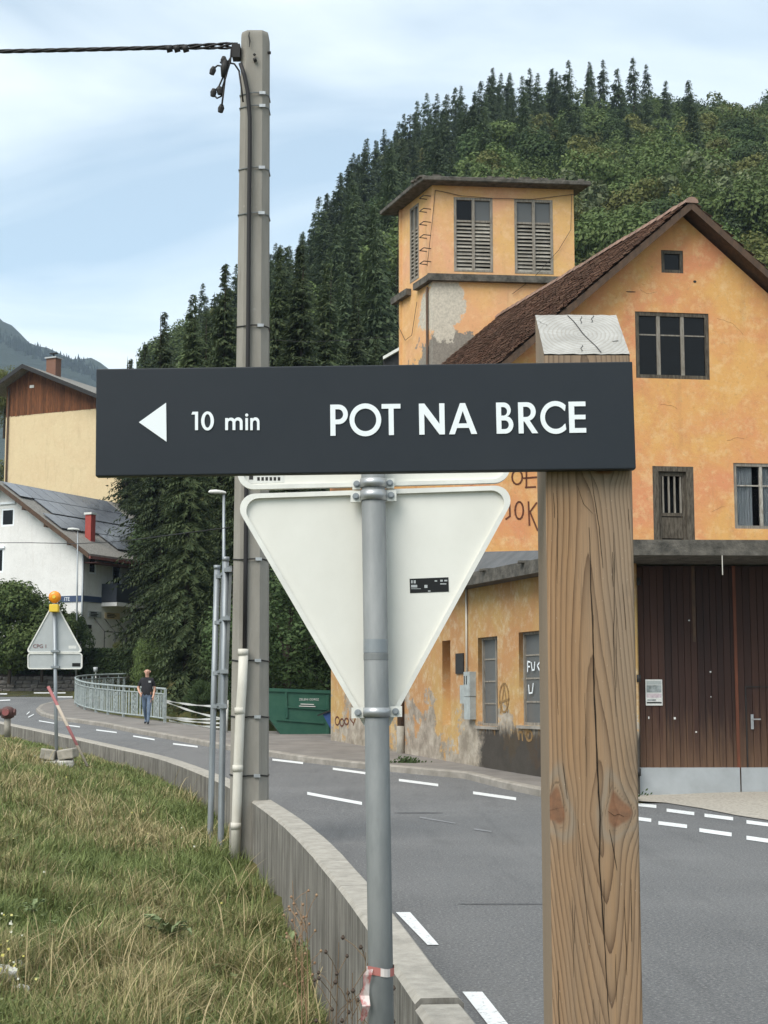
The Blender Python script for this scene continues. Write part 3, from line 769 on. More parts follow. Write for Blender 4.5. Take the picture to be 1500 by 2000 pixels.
# --- tower rising through the roof
ut = adir(84.5); vt = adir(-21.0)
Ot = P(845, 530, 42.0); Ot0 = Vector((Ot.x, Ot.y, 0)); nt = Vector((-ut.y, ut.x, 0))
def tp(px, py): return on_plane(px, py, Ot0, ut)
def sp_(px, py): return on_plane(px, py, Ot0, vt)
TW = tp(1122, 500)[0]; TD = sp_(779, 600)[0]; ZT = tp(980, 366)[1]; ZL = tp(980, 545)[1]
cx_, cz_ = tp(868, 598); cpt = Ot0 + ut * cx_
gx, gz_ = tp(880, 700); gpt = Ot0 + ut * gx
MAT['tower_orange'] = plaster('tower_render', (.67, .405, .165), (.68, .37, .21), (.75, .50, .29), seed=9)
MAT['tower_base'] = plaster('tower_base_render', (.67, .40, .155), (.67, .37, .19), (.74, .49, .27), seed=19, cement=[(gpt.x + .05, gz_ - .1, 1.05, 1.0, (.27, .245, .21)), (cpt.x - .05, cz_ + .05, .62, .95, (.58, .53, .44))])
w1 = rect_px(tp, 886, 385, 963, 532); w2 = rect_px(tp, 1004, 389, 1081, 536)
tow = plate('tower_wall', [rect(0, ZL, TW, ZT), rect(*w1), rect(*w2)], .3, Ot0, ut, Z, 'tower_orange', old, sink=1.0)
plate('tower_wall', [rect(0, 2.0, TW, ZL - .005)], .3, Ot0, ut, Z, 'tower_base', old, sink=1.0)
# side wall with a louvred opening
ws = (sp_(818, 470)[0], sp_(810, 548)[1], sp_(801, 470)[0], sp_(810, 402)[1])
n_in = Vector((vt.y, -vt.x, 0))     # pointing right, into the tower
plate('tower_side_wall', [rect(-TD, ZL, -.0, ZT), rect(-ws[2], ws[1], -ws[0], ws[3])], .28, Ot0 + n_in * .28 * 0, vt * -1, Z, 'tower_orange', old, sink=1.0)
plate('tower_side_wall', [rect(-TD, 2.0, 0, ZL - .005)], .28, Ot0, vt * -1, Z, 'tower_base', old, sink=1.0)
for (O_, d_, ln) in ((Ot0 + ut * TW - ut * .3 + nt * .31, vt, TD - .35), ):
    MB().bx(O_ + Z * 4, ut * .3, d_ * ln, Z * (ZT - 4.004)).build('tower_side_wall', 'tower_orange', old)
MB().bx(Ot0 + vt * TD - n_in * 0 + Z * 4, ut * TW, nt * -.25, Z * (ZT - 4.008)).build('tower_back_wall', 'tower_orange', old)
def louvre(O_, d_, nrm, s0, z0, s1, z1, nslat):
    def w(s, z, off): return O_ + d_ * s + nrm * off + Z * z
    fw = .075; mid = (s0 + s1) / 2
    m = MB()
    for (a, b, c_, e) in ((s0, z0, s0 + fw, z1), (s1 - fw, z0, s1, z1), (s0 + fw, z0, s1 - fw, z0 + fw * .8), (s0 + fw, z1 - fw, s1 - fw, z1), (mid - fw * .55, z0 + fw * .8, mid + fw * .55, z1 - fw)):
        m.bx(w(a, b, -.01), d_ * (c_ - a), nrm * .10, Z * (e - b))
    fr = m.build('shutter', 'grey_wood', old)
    zs = z1 - (z1 - z0) * .315
    for (a, b) in ((s0 + fw, mid - fw * .55), (mid + fw * .55, s1 - fw)):
        iw = .045
        MB().bx(w(a, zs - .03, .02), d_ * (b - a), nrm * .05, Z * .055).build('shutter_rail', 'grey_wood', fr)
        MB().bx(w(a, zs + .026, .045), d_ * (b - a), nrm * .01, Z * (z1 - fw - zs - .027)).build('pane', random.choice(['glass_grey', 'glass', 'glass_grey']), fr)
        n = nslat; h = (zs - .03 - (z0 + fw * .8)) / n
        for i in range(n):
            zz = z0 + fw * .8 + i * h; tl = random.uniform(-.012, .012); hh = h * random.uniform(.70, .92)
            m = MB(); m.add([w(a, zz, .0), w(b, zz + tl * .5, .0), w(b, zz + hh + tl * .5, .06), w(a, zz + hh, .06), w(a, zz, .014), w(b, zz + tl * .5, .014), w(b, zz + hh + tl * .5, .074), w(a, zz + hh, .074)],
                            [(0, 1, 2, 3), (7, 6, 5, 4), (0, 4, 5, 1), (2, 6, 7, 3), (1, 5, 6, 2), (0, 3, 7, 4)])
            m.build('slat', 'slat_wood', fr)
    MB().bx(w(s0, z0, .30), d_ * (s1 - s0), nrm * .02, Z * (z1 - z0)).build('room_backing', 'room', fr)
louvre(Ot0, ut, nt, *w1, 13); louvre(Ot0, ut, nt, *w2, 13)
louvre(Ot0, vt, n_in, ws[0], ws[1], ws[2], ws[3], 13)
# projecting ledge and slab roof
zl0, zl1 = tp(980, 553)[1], tp(980, 540)[1]
MB().bx(Ot0 - nt * .16 - ut * .16 + Z * zl0, ut * (TW + .32), nt * .157, Z * (zl1 - zl0)).build('ledge', 'slab', old)
la = sp_(825, 540)[0]
MB().bx(Ot0 - n_in * .16 + vt * .0 + Z * zl0, vt * (TD * .42), n_in * .157, Z * (zl1 - zl0 - .004)).build('ledge', 'slab', old)
MB().bx(Ot0 - n_in * .16 + vt * (TD * .62) + Z * zl0, vt * (TD * .48), n_in * .157, Z * (zl1 - zl0)).build('ledge', 'slab', old)
a_ = Ot0 - ut * .30 - nt * .42; b_ = Ot0 + ut * (TW + .42) - nt * .42; c2 = Ot0 + ut * (TW + .42) + vt * (TD + .5); d2 = Ot0 - n_in * .42 + vt * (TD + .5); e2 = Ot0 - n_in * .45 + vt * .35
m = MB().prism([p + Z * (ZT + .002) for p in (a_, b_, c2, d2, e2)], Z * .13)
ts = m.build('tower_roof', 'slab', old)
sub = ts.modifiers.new('b', 'BEVEL'); sub.width = .02
m = MB(); q = Ot0 + ut * 1.2 + nt * .9 + Z * (ZT + .12)
m.tube([q, q + Z * .30], .21, 14).build('vent_stub', 'kerb', ts, True)
for i in range(26):     # crumbling moss lumps along the roof edge
    f = random.random(); p = a_.lerp(b_, f) if i < 19 else a_.lerp(e2, random.random())
    m = MB(); m.cbx(p + nt * .06 + Z * (ZT + .145), .16, .09, .06); o = m.build('moss_lump', 'slab', ts); rock(o, .03, i)
# ladder irons, pipe and loose wires on the tower corner
for i in range(6):
    z = lerp(sp_(826, 395)[1], sp_(826, 522)[1], i / 5); p0 = Ot0 + vt * .42 + Z * z; p1 = Ot0 + vt * .12 + Z * z
    MB().tube([p0, p0 - n_in * .22, p1 - n_in * .22, p1], .014, 6).build('ladder_iron', 'black', old)
p0 = Ot0 - n_in * .05 + vt * .30
MB().tube([p0 + Z * (zl0 - .1), p0 + Z * 5], .035, 8).build('downpipe', 'brown_board', old, True)
def tube_px(pts, fn, O_, d_, nrm, off, r, name, mat, par):
    q = []
    for (x, y) in pts: s, z = fn(x, y); q.append(O_ + d_ * s - nrm * off + Z * z)
    return MB().tube(q, r, 5).build(name, mat, par, True)
tube_px([(850, 372), (900, 383), (960, 388), (1040, 390), (1122, 380)], tp, Ot0, ut, nt, .04, .008, 'loose_wire', 'cable', old)
tube_px([(1116, 380), (1114, 450), (1090, 490), (1040, 545), (1000, 575)], tp, Ot0, ut, nt, .05, .007, 'loose_wire', 'cable', old)
tube_px([(850, 372), (843, 440), (834, 520)], tp, Ot0, ut, nt, .03, .008, 'loose_wire', 'cable', old)
tube_px([(782, 410), (780, 500), (777, 580), (783, 640), (795, 665), (808, 655), (818, 590)], sp_, Ot0, vt, n_in, .06, .008, 'loose_wire', 'cable', old)

# --- ground floor annex along the street
va = adir(-18.9); Oa = Vector((3.75, 25.0, 0)); na = Vector((va.y, -va.x, 0))   # na points right, into the building
def ap(px, py): return on_plane(px, py, Oa, va)
LA = ap(646, 1450)[0]; ZA = 3.80
sx_ = Oa + va * ap(934, 1500)[0]
MAT['ochre'] = plaster('ochre_render', (.47, .305, .120), (.44, .235, .105), (.58, .48, .33), peel=(.44, .40, .34), peel_top=1.15, soot=(sx_.x, .1, 1.02), seed=6)
def px_rect_a(x0, y0, x1, y1):      # x1 is the nearer (right) edge
    a0 = ap(x0, (y0 + y1) / 2)[0]; a1 = ap(x1, (y0 + y1) / 2)[0]; xm = (x0 + x1) / 2
    return (a1, ap(xm, y1)[1], a0, ap(xm, y0)[1])
wa1 = px_rect_a(934, 1244, 972, 1418); wa2 = px_rect_a(1014, 1233, 1060, 1417); nich = px_rect_a(864, 1251, 880, 1416)
def flip(r): return rect(-r[2], r[1], -r[0], r[3])
# plate() uses ex x ey as its outward side: run along -va so that outward faces the street
plate('annex_wall', [rect(-LA, -.5, 0, ZA), flip(wa1), flip(wa2), flip(nich)], .42, Oa, va * -1, Z, 'ochre', old, sink=1.0)
for wq in (wa1, wa2):
    win = window(old, Oa, va, *wq, nx=2, ny=(.25, .5, .75), fw=.05, mat='grey_wood', pane='glass_grey', rec=0.0, bar=.03, mull=[.30])
    # move the frame into the reveal
    for o in [win] + list(win.children): o.data.transform(Matrix.Translation(na * .13 - (Vector((-va.y, va.x, 0)) if va.x < 0 and -va.y > 0 else Vector()) * 0))
    sl = MB().bx(Oa + va * (wq[0] - .05) - na * .05 + Z * (wq[1] - .06), va * (wq[2] - wq[0] + .1), na * .26, Z * .055); sl.build('window_sill', 'kerb', win)
MB().bx(Oa + va * nich[0] + na * .26 + Z * nich[1], va * (nich[2] - nich[0]), na * .05, Z * (nich[3] - nich[1])).build('blind_opening', 'ochre', old)
# slab roof over annex and canopy over the gate
ug = adir(88.5); ng = Vector((-ug.y, ug.x, 0))
GATE_R = 10.5
c0 = Oa - na * .42 - ng * 1.35; pl = [Oa - na * .40 + va * (LA + .35), Oa - na * .40 + va * .6, Oa - na * .42 - ng * .6, Oa - na * .1 - ng * 1.4, Oa + ug * GATE_R - ng * 1.4, Oa + ug * GATE_R + ng * 3, Oa + va * (LA + .35) + na * 3]
MB().prism([p + Z * ZA for p in pl], Z * .24).build('flat_roof', 'slab', old)
e0, e1 = Oa + va * (LA + .3), Oa + va * .3
g0, g1 = L0 + v_ax * 1.0, Og0 + u * HW
m = MB().add([e0 - na * .3 + Z * 4.046, e1 - na * .3 + Z * 4.046, Og0 - u * .9 - nu * .01 + Z * 4.64, L0 - nu * .01 + Z * 4.64, L0 + v_ax * 6 + Z * 4.64],
             [(0, 1, 2, 3), (0, 3, 4)]); m.build('roof_sheet', 'tarpaper', old)
for i in range(22):     # moss and grit lumps along the eave
    p = Oa - na * .36 + va * random.uniform(-.2, LA); m = MB(); m.cbx(p + Z * 4.035, .30, .12, .04); o = m.build('moss_lump', 'slab', old); rock(o, .03, i)
for px_, r_ in ((914, .022), (1060, .02)):
    s, _ = ap(px_, 1250); z0_, z1_ = (ap(914, 1320)[1], ap(914, 1150)[1])
    if px_ == 914: MB().tube([Oa + va * s - na * .03 + Z * z0_, Oa + va * s - na * .03 + Z * ZA], r_, 6).build('conduit', 'pvc', old, True)
def wallbox(x0, y0, x1, y1, dep, mat, name):
    r = px_rect_a(x0, y0, x1, y1); return MB().bx(Oa + va * r[0] - na * dep + Z * r[1], va * (r[2] - r[0]), na * (dep - .003), Z * (r[3] - r[1])).build(name, mat, old)
wallbox(892, 1276, 907, 1316, .03, 'black', 'wall_plaque')
bx1 = wallbox(918, 1312, 930, 1360, .14, 'box_grey', 'meter_box'); wallbox(918, 1361, 930, 1405, .13, 'box_grey', 'meter_box'); wallbox(907, 1338, 916, 1374, .10, 'box_grey', 'meter_box')
for q in (920.5, 924.5):
    s, z = ap(q, 1330); MB().bx(Oa + va * s - na * .15 + Z * (z - .07), va * .03, na * .008, Z * .17).build('box_slot', 'black', bx1)
s, z = ap(789, 1380)
MB().tube([Oa + va * s - na * .08 + Z * .45, Oa + va * s - na * .08 + Z * ZA], .075, 10).build('downpipe', 'brown_board', old, True)
MB().tube([Oa + va * s - na * .08 + Z * .12, Oa + va * s - na * .08 + Z * 1.0], .088, 10).build('downpipe_shoe', 'concrete', old, True)
# far end wall of annex
MB().bx(Oa + va * (LA - .4) + na * .425 + Z * -.5, va * .4, na * 6, Z * (ZA + .49)).build('end_wall', 'ochre', old)

# --- gate under the canopy
def gt(px, py): return on_plane(px, py, Oa, ug)
gs0, gz0 = gt(1253, 1556); gz1 = ZA - .03; gzm = gt(1300, 1501)[1]; seam = gt(1447, 1400)[0]
gs1 = gt(1700, 1400)[0]
MB().bx(Oa + Z * -.4 + ug * .0, ug * (gs0 - .02), ng * .4, Z * (ZA + .4 - .002)).build('gate_pier', 'ochre', old)
MB().bx(Oa + Z * -.4 + ug * (gs1 + .02), ug * (GATE_R - gs1), ng * .4, Z * (ZA + .4 - .002)).build('gate_pier', 'ochre', old)
m = MB().bx(Oa + ug * gs0 + ng * .16 + Z * gz0, ug * (gs1 - gs0), ng * .05, Z * (gz1 - gz0)); gate = m.build('garage_gate', 'gate', old)
wk0, wk1 = gt(1460, 1400)[0], gt(1460, 1340)[1]
s = gs0; pwid = .112
while s < gs1 - .05:
    w_ = pwid * random.uniform(.9, 1.1); s2 = min(s + w_, gs1)
    if s < seam < s2: s2 = seam
    d_ = random.uniform(.0, .010)
    MB().bx(Oa + ug * (s + .004) + ng * (.125 + d_) + Z * (gzm - .02 + random.uniform(-.02, .02)), ug * (s2 - s - .008), ng * (.034 - d_), Z * (gz1 - gzm)).build('plank', 'gate', gate)
    s = s2
for (a, b) in ((gs0, seam - .012), (seam + .012, gs1)):
    MB().bx(Oa + ug * a + ng * .11 + Z * (gz0 + .01), ug * (b - a), ng * .03, Z * (gzm - gz0)).build('kick_plate', 'sheet', gate)
m = MB()
for q in (wk0, wk0 + .92): m.bx(Oa + ug * q + ng * .112 + Z * (gz0 + .12), ug * .02, ng * .012, Z * (wk1 - gz0 - .12))
m.bx(Oa + ug * (wk0 + .02) + ng * .112 + Z * (wk1 - .02), ug * .90, ng * .012, Z * .02)
wk = m.build('wicket_door', 'black', gate)
q = Oa + ug * (wk0 + .10) + ng * .06 + Z * gt(1470, 1405)[1]
MB().tube([q, q + ug * .13], .012, 6).bx(q - Z * .16 - ug * .02 + ng * .04, ug * .045, ng * .012, Z * .24).build('door_handle', 'clamp', wk)
MB().bx(Oa + ug * (seam - .05) + ng * .112 + Z * (gzm - .0), ug * .05, ng * .012, Z * (gz1 - gzm)).build('cover_strip', simple('reddish_strip', (.17, .055, .028), (.10, .038, .022), 4, .75, stretch=(4, 4, .5), kind='Position'), gate)
MB().bx(Oa + ug * gt(1358, 1300)[0] + ng * .118 + Z * lerp(gzm, gz1, .62), ug * .05, ng * .008, Z * (gz1 - lerp(gzm, gz1, .62))).build('cover_strip', 'brown_board', gate)
for y in (1136, 1325, 1508):
    s, z = gt(1247, y); MB().tube([Oa + ug * s - ng * .03 + Z * (z - .06), Oa + ug * s - ng * .03 + Z * (z + .06)], .035, 8).build('hinge', 'black', gate, True)
# poster: paper with a picture half and text lines
s0, z0, s1, z1 = rect_px(gt, 1263, 1327, 1297, 1378)
po = tag(MB().bx(Oa + ug * s0 + ng * .108 + Z * z0, ug * (s1 - s0), ng * .003, Z * (z1 - z0)).build('poster', 'label_white'), 'small weathered paper poster stuck on the dark red gate', 'poster')
MAT['print_grey'] = simple('poster_print', (.10, .12, .11), (.35, .38, .38), 9, .6, kind='Position')
for (a, b, c_, e, mt) in ((.06, .50, .94, .78, 'print_grey'), (.06, .80, .94, .95, 'box_grey'), (.06, .08, .94, .14, 'black'), (.10, .18, .60, .24, 'print_grey'), (.06, .30, .94, .46, simple('pinkish_print', (.42, .33, .36), (.62, .55, .56), 14, .7, kind='Position'))):
    MB().bx(Oa + ug * lerp(s0, s1, a) + ng * .1055 + Z * lerp(z0, z1, b), ug * (s1 - s0) * (c_ - a), ng * .002, Z * (z1 - z0) * (e - b)).build('print_block', mt, po)
for (x, y) in [(1270, 1402), (1321, 1403), (1391, 1312), (1392, 1361), (1363, 1430), (1349, 1211)]:
    s, z = gt(x, y); MB().cbx(Oa + ug * s + ng * .119 + Z * z, random.uniform(.012, .035), .004, random.uniform(.012, .045)).build('paper_scrap', 'label_white', gate)
# chain hanging from the canopy
q = P(1410, 1070, 23.62)
MB().tube([q, q - Z * .42], .008, 5).build('hanging_cord', 'pvc', old)

# --- graffiti as thin painted strokes
def strokes(name, lines, fn, O_, d_, nout, r, mat, par):
    for ln in lines:
        m = MB()
        q = [O_ + d_ * fn(x, y)[0] + nout * .004 + Z * fn(x, y)[1] for x, y in ln]
        for a, b in zip(q, q[1:]):
            t = (b - a).normalized(); sd = t.cross(nout).normalized() * r
            m.bx(a - sd - t * r * .5, sd * 2, t * ((b - a).length + r), nout * .003)
        m.build(name, mat, par)
def ell(cx, cy, rx, ry, n=14): return [(cx + rx * math.cos(2 * math.pi * i / n), cy + ry * math.sin(2 * math.pi * i / n)) for i in range(n + 1)]
MAT['spray'] = simple('dark_spray', (.10, .035, .02), (.16, .06, .035), 20, .9)
MAT['spray_faint'] = simple('faint_spray', (.22, .13, .055), (.30, .19, .08), 20, .9)
strokes('graffiti', [ell(1010, 932, 10, 14), [(1028, 918), (1028, 953)], [(1022, 934), (1048, 932)], [(1026, 952), (1046, 951)], [(995, 985), (996, 1008), (988, 1014)], ell(1014, 997, 8, 17), [(1032, 980), (1034, 1026)], [(1048, 982), (1035, 1000), (1050, 1036)]], gp, Og0, u, -nu, .018, 'spray', old)
strokes('graffiti', [ell(985, 1363, 9, 28), [(978, 1392), (985, 1340), (992, 1390)], [(976, 1372), (995, 1366)]], ap, Oa, va, -na, .022, 'spray_faint', old)
strokes('graffiti', [[(1014, 1428), (1014, 1444)], [(1014, 1430), (1020, 1430), (1021, 1446)], ell(1034, 1437, 6, 10)], ap, Oa, va, -na, .022, 'spray_faint', old)
strokes('graffiti', [ell(659, 1408, 4, 8), ell(668, 1411, 4, 7), ell(677, 1409, 4, 6), [(684, 1404), (690, 1412)], [(694, 1404), (690, 1416)]], ap, Oa, va, -na, .02, 'spray', old)
strokes('graffiti', [[(1031, 1312), (1031, 1292), (1036, 1293)], [(1031, 1302), (1035, 1302)], [(1038, 1294), (1040, 1309), (1044, 1308), (1045, 1293)], [(1054, 1294), (1050, 1300), (1054, 1309)], [(1033, 1338), (1034, 1354), (1040, 1353), (1042, 1335)]], lambda x, y: on_plane(x, y, Oa + na * .10, va), Oa + na * .10, va, -na, .014, 'letter', old)

# ------------------------------------------------------------------ FOREGROUND: timber post and direction board
YP = 2.36
MAT['crack_dark'] = simple('crack_shadow', (.018, .012, .008), None, rough=.95)
xL, xR = P(1066, 930, YP).x, P(1235, 930, YP).x; WP, DP = xR - xL, .132
zF = P(1140, 694, YP).z; zBk = P(1140, 617, YP + DP).z; ZPB = -.62
pxc = (xL + xR) / 2
post = thing('timber_post', 'square weathered timber post with knots carrying the dark direction board', 'post', (pxc, YP, ZPB))
def pz(py): return P(1150, py, YP).z
def pxx(px, py): return P(px, py, YP).x - pxc
KN = [(pxx(1084, 1580), pz(1578), .017, .025), (pxx(1208, 1585), pz(1587), .020, .024), (pxx(1178, 920), pz(912), .016, .014)]
CRK = [([(1150, 1030), (1152, 1060), (1154, 1150), (1158, 1240), (1160, 1350), (1166, 1480), (1172, 1600), (1170, 1680), (1178, 1800), (1184, 1900), (1190, 2010)], .0016),
       ([(1154, 930), (1163, 985), (1170, 1030), (1177, 1110)], .0008), ([(1198, 1040), (1200, 1130), (1198, 1250), (1203, 1400)], .0007), ([(1100, 1490), (1108, 1560)], .0007),
       ([(1128, 1600), (1140, 1720), (1152, 1850)], .0006), ([(1190, 1620), (1205, 1700)], .0009), ([(1128, 950), (1140, 985), (1158, 1003)], .0006), ([(1216, 1140), (1222, 1230)], .0006)]
CRK = [([(pxx(x, y), pz(y)) for x, y in c_], w) for c_, w in CRK]
def seg_d(x, z, a, b):
    dx, dz = b[0] - a[0], b[1] - a[1]; L2 = dx * dx + dz * dz
    t = max(0, min(1, ((x - a[0]) * dx + (z - a[1]) * dz) / L2))
    return math.hypot(x - a[0] - t * dx, z - a[1] - t * dz)
def warp(x, z):
    for (kx, kz, rx, rz) in KN:
        dx = x - kx; e = .80 * math.exp(-((z - kz) / (rz * 1.9)) ** 2 - (dx / (rx * 2.1)) ** 2); x = kx + dx * (1 - e)
    return x
def grain(x, z):
    """growth rings cut by the sawn face: tongues point down below the knots and up above them, and bend round the knots"""
    zk = KN[1][1]; x = warp(x, z)
    wob = .004 * mnoise.noise(Vector((z * 3.1, 1.5, 0))) + .0022 * mnoise.noise(Vector((z * 9, 4.5, 0)))
    if z < zk: x0, b_, sft = lerp(.012, .030, min(1, (zk - z) / .5)), 13.0 * (zk - z), .0025
    else: x0, b_, sft = lerp(.012, -.004, min(1, (z - zk) / .5)), 6.5 * (z - zk), .005
    r = math.sqrt((x - x0 - wob) ** 2 + sft * sft)
    asym = 1.0 if x > x0 else .82
    g_ = (52 * r + 1050 * r * r) * asym + b_
    g_ += .45 * mnoise.noise(Vector((x * 13, z * 1.5, .3))) + .26 * mnoise.noise(Vector((x * 55, z * 5, 5)))
    return g_
def knq(x, z, kk):
    kx, kz, rx, rz = kk; dx, dz = (x - kx) / rx, (z - kz) / rz
    if dz > 0: dz *= .82; dx *= 1.0 + .35 * min(1, dz)
    a = math.atan2(dz, dx); return math.hypot(dx, dz) * (1 + .13 * math.sin(a * 3 + kx * 300) + .22 * mnoise.noise(Vector((math.cos(a) * 1.3, math.sin(a) * 1.3, kx * 90))))
nxg, zs_ = 72, list(np.arange(ZPB, -.05, .05)) + list(np.arange(0.0, zF - .004, .0042)) + [zF]
mb = MB(); A = {'grain': [], 'knot': [], 'crack': [], 'grey': []}
def padd(co, gr=0, kn=0, ck=0, gy=0):
    mb.v.append(Vector(co)); A['grain'].append(gr); A['knot'].append(kn); A['crack'].append(ck); A['grey'].append(gy)
RB = .0035
for z in zs_:
    segs = [(c_, w) for c_, w in CRK if min(p[1] for p in c_) - .01 < z < max(p[1] for p in c_) + .01]
    for i in range(nxg + 1):
        x = -WP / 2 + WP * i / nxg
        kv = min(1, max(max(0.0, min(1.0, .98 - knq(x, z, kk)) * 4) for kk in KN))
        ck = 0.0
        for (kx, kz, rx, rz) in KN[:2]:
            q = knq(x, z, (kx, kz, rx, rz)); ck = max(ck, (.72 if z > kz - rz * .3 else .45) - abs(q - 1.04) * 8.0)
        gy = .30 + .60 * mnoise.noise(Vector((x * 9, z * 1.7, 9))) + .5 * math.exp(-min(((x - kx) / .03) ** 2 + ((z - kz) / .05) ** 2 for kx, kz, _, _ in KN))
        for (kx, kz, rx, rz) in KN:
            q = knq(x, z, (kx, kz, rx, rz)); gy = max(gy, 1.2 - abs(q - 1.5) * 2.0)
        if z > pz(985): gy = max(gy, .65 * min(1, (z - pz(985)) / .05))
        e = RB * max(0.0, 1 - min(i, nxg - i) / 1.5) ** 1.5
        padd((x, -.0016 * max(0, ck) * 0 + e + .0006 * max(0, ck), z - ZPB), grain(x, z), kv, max(0, ck), max(0, min(1, gy)))
NV = nxg + 1
for j in range(len(zs_) - 1):
    for i in range(nxg): q = j * NV + i; mb.f.append((q, q + 1, q + NV + 1, q + NV))
def side_face(sx):
    base = len(mb.v); ny_ = 10; zt = lambda y: zF + (zBk - zF) * y / DP
    zr = [ZPB, 0] + list(np.linspace(.1, 1, 30))
    for j, zq in enumerate(zr):
        for i in range(ny_ + 1):
            y = RB + (DP - RB) * i / ny_; z = zq if zq < .1 else lerp(.1, zt(y), (zq - .1) / .9)
            padd((sx * WP / 2, y, z - ZPB), 8 + y * 190 + .8 * mnoise.noise(Vector((y * 20, z * 2, 7))), 0, .0, .85)
    for j in range(len(zr) - 1):
        for i in range(ny_):
            q = base + j * (ny_ + 1) + i; mb.f.append((q, q + ny_ + 1, q + ny_ + 2, q + 1) if sx < 0 else (q, q + 1, q + ny_ + 2, q + ny_ + 1))
side_face(-1); side_face(1)
b = len(mb.v)
for (x, z) in ((-1, 0), (1, 0), (1, zBk - ZPB), (-1, zBk - ZPB)): padd((x * WP / 2, DP, z), 4, 0, 0, .9)
mb.f.append((b, b + 3, b + 2, b + 1))
me = mb.mesh('post_shaft')
for n_, vals in A.items():
    at = me.attributes.new(n_, 'FLOAT', 'POINT'); at.data.foreach_set('value', vals)
shaft_o = link('post_shaft', me, 'post', post, True, local=True)
CRK += [([(KN[0][0] - KN[0][2] * .5, KN[0][1] - .004), (KN[0][0] + .002, KN[0][1] - .001), (KN[0][0] + KN[0][2] * .9, KN[0][1] + .001)], .0011), ([(KN[1][0] - KN[1][2] * .8, KN[1][1] + .002), (KN[1][0] - .006, KN[1][1] - .005), (KN[1][0], KN[1][1] - .002), (KN[1][0] + .008, KN[1][1] - .006), (KN[1][0] + KN[1][2] * .8, KN[1][1] - .005)], .0011)]
rc = random.Random(17)
for i in range(34):
    x, z, L = rc.uniform(-WP * .46, WP * .46), rc.uniform(.45, zF - .1), rc.uniform(.03, .13); dxx = rc.uniform(-.0025, .0025)
    CRK.append(([(x, z), (x + dxx * .6, z - L * .5), (x + dxx, z - L)], rc.uniform(.0003, .00065)))
for c_, w in CRK:
    m = MB(); q = []
    for (a, b) in zip(c_, c_[1:]):
        n = max(2, int(math.hypot(b[0] - a[0], b[1] - a[1]) / .012))
        for i in range(n): t = i / n; q.append((lerp(a[0], b[0], t), lerp(a[1], b[1], t)))
    q.append(c_[-1])
    for i, (x, z) in enumerate(q):
        ww = w * (.25 + .75 * math.sin(math.pi * (i + .4) / len(q)) ** .6) * (1 + .45 * mnoise.noise(Vector((z * 60, w * 999, 0)))) * .62; x += .0011 * mnoise.noise(Vector((z * 45, 2, w * 500)))
        m.v += [Vector((x - ww, -.0009, z - ZPB)), Vector((x + ww, -.0009, z - ZPB))]
    m.f = [(2 * i, 2 * i + 1, 2 * i + 3, 2 * i + 2) for i in range(len(q) - 1)]
    m.build('drying_crack', 'crack_dark', shaft_o, local=True)
# sloping sawn top
mb = MB(); n = 12
for j in range(n + 1):
    for i in range(n + 1):
        x = lerp(-WP / 2, WP / 2, i / n); y = lerp(.001, DP, j / n); h = .0012 * mnoise.noise(Vector((x * 60, y * 60, 0)))
        mb.v.append(Vector((x, y, lerp(zF, zBk, y / DP) - ZPB + .0016 + h)))
mb.f = [(j * (n + 1) + i, j * (n + 1) + i + 1, (j + 1) * (n + 1) + i + 1, (j + 1) * (n + 1) + i) for j in range(n) for i in range(n)]
cap = mb.build('sawn_top', 'endgrain', post, True, local=True)
def topz(y): return lerp(zF, zBk, y / DP) - ZPB + .0028
for (p0, p1, w) in (((-.014, .128), (.022, .004), .0012), ((.004, .10), (.008, .125), .0007), ((.022, .104), (.028, .128), .0007), ((-.052, .094), (-.066, .110), .0006), ((-.004, .028), (-.008, .008), .0007), ((.046, .040), (.056, .042), .0012)):
    m = MB(); pp = [Vector((lerp(p0[0], p1[0], t) + .0015 * math.sin(t * 9), lerp(p0[1], p1[1], t), 0)) for t in np.linspace(0, 1, 7)]
    for q in pp: q.z = topz(q.y)
    for a, b in zip(pp, pp[1:]):
        sd = Vector((0, 0, 1)).cross((b - a).normalized()) * w; m.add([a - sd, a + sd, b + sd, b - sd], [(0, 1, 2, 3)])
    m.build('drying_crack', 'black', cap, local=True)

YB = YP - .028
c_tl, c_tr, c_bl, c_br = P(186, 722, YB), P(1237.5, 706, YB), P(188, 930, YB), P(1240, 917, YB)
ex = ((c_tr - c_tl) + (c_br - c_bl)).normalized(); ey = Vector((-ex.z, 0, ex.x)); Ob = (c_bl + c_tl) / 2 - ey * ((c_tl - c_bl).length / 2)
BW = ((c_tr - c_tl).length + (c_br - c_bl).length) / 2; BH = ((c_tl - c_bl).length + (c_tr - c_br).length) / 2
bd = thing('direction_sign', 'dark grey direction board reading POT NA BRCE with white arrow pointing left', 'sign', Ob)
o = MB().bx(Ob, ex * BW, Vector((0, .022, 0)), ey * BH).build('panel', 'board', bd); bevel(o, .0018, 2)
for q in (.90, .97):
    for h in (.25, .75): MB().tube([Ob + ex * BW * q + ey * BH * h + Vector((0, .0005, 0)), Ob + ex * BW * q + ey * BH * h + Vector((0, .030, 0))], .004, 8).build('screw', 'galv', bd)
def bpt(px, py):
    p = P(px, py, YB) - Ob; return (p.dot(ex), p.dot(ey))
def on_board(name, loops): return plate(name, loops, .0014, Ob + Vector((0, -.0001, 0)), ex, ey, 'letter', bd, sink=0.0)
on_board('arrow', [[bpt(271.5, 825), bpt(325.5, 863), bpt(324.5, 787)]])
w_ = .172
R_ = .295
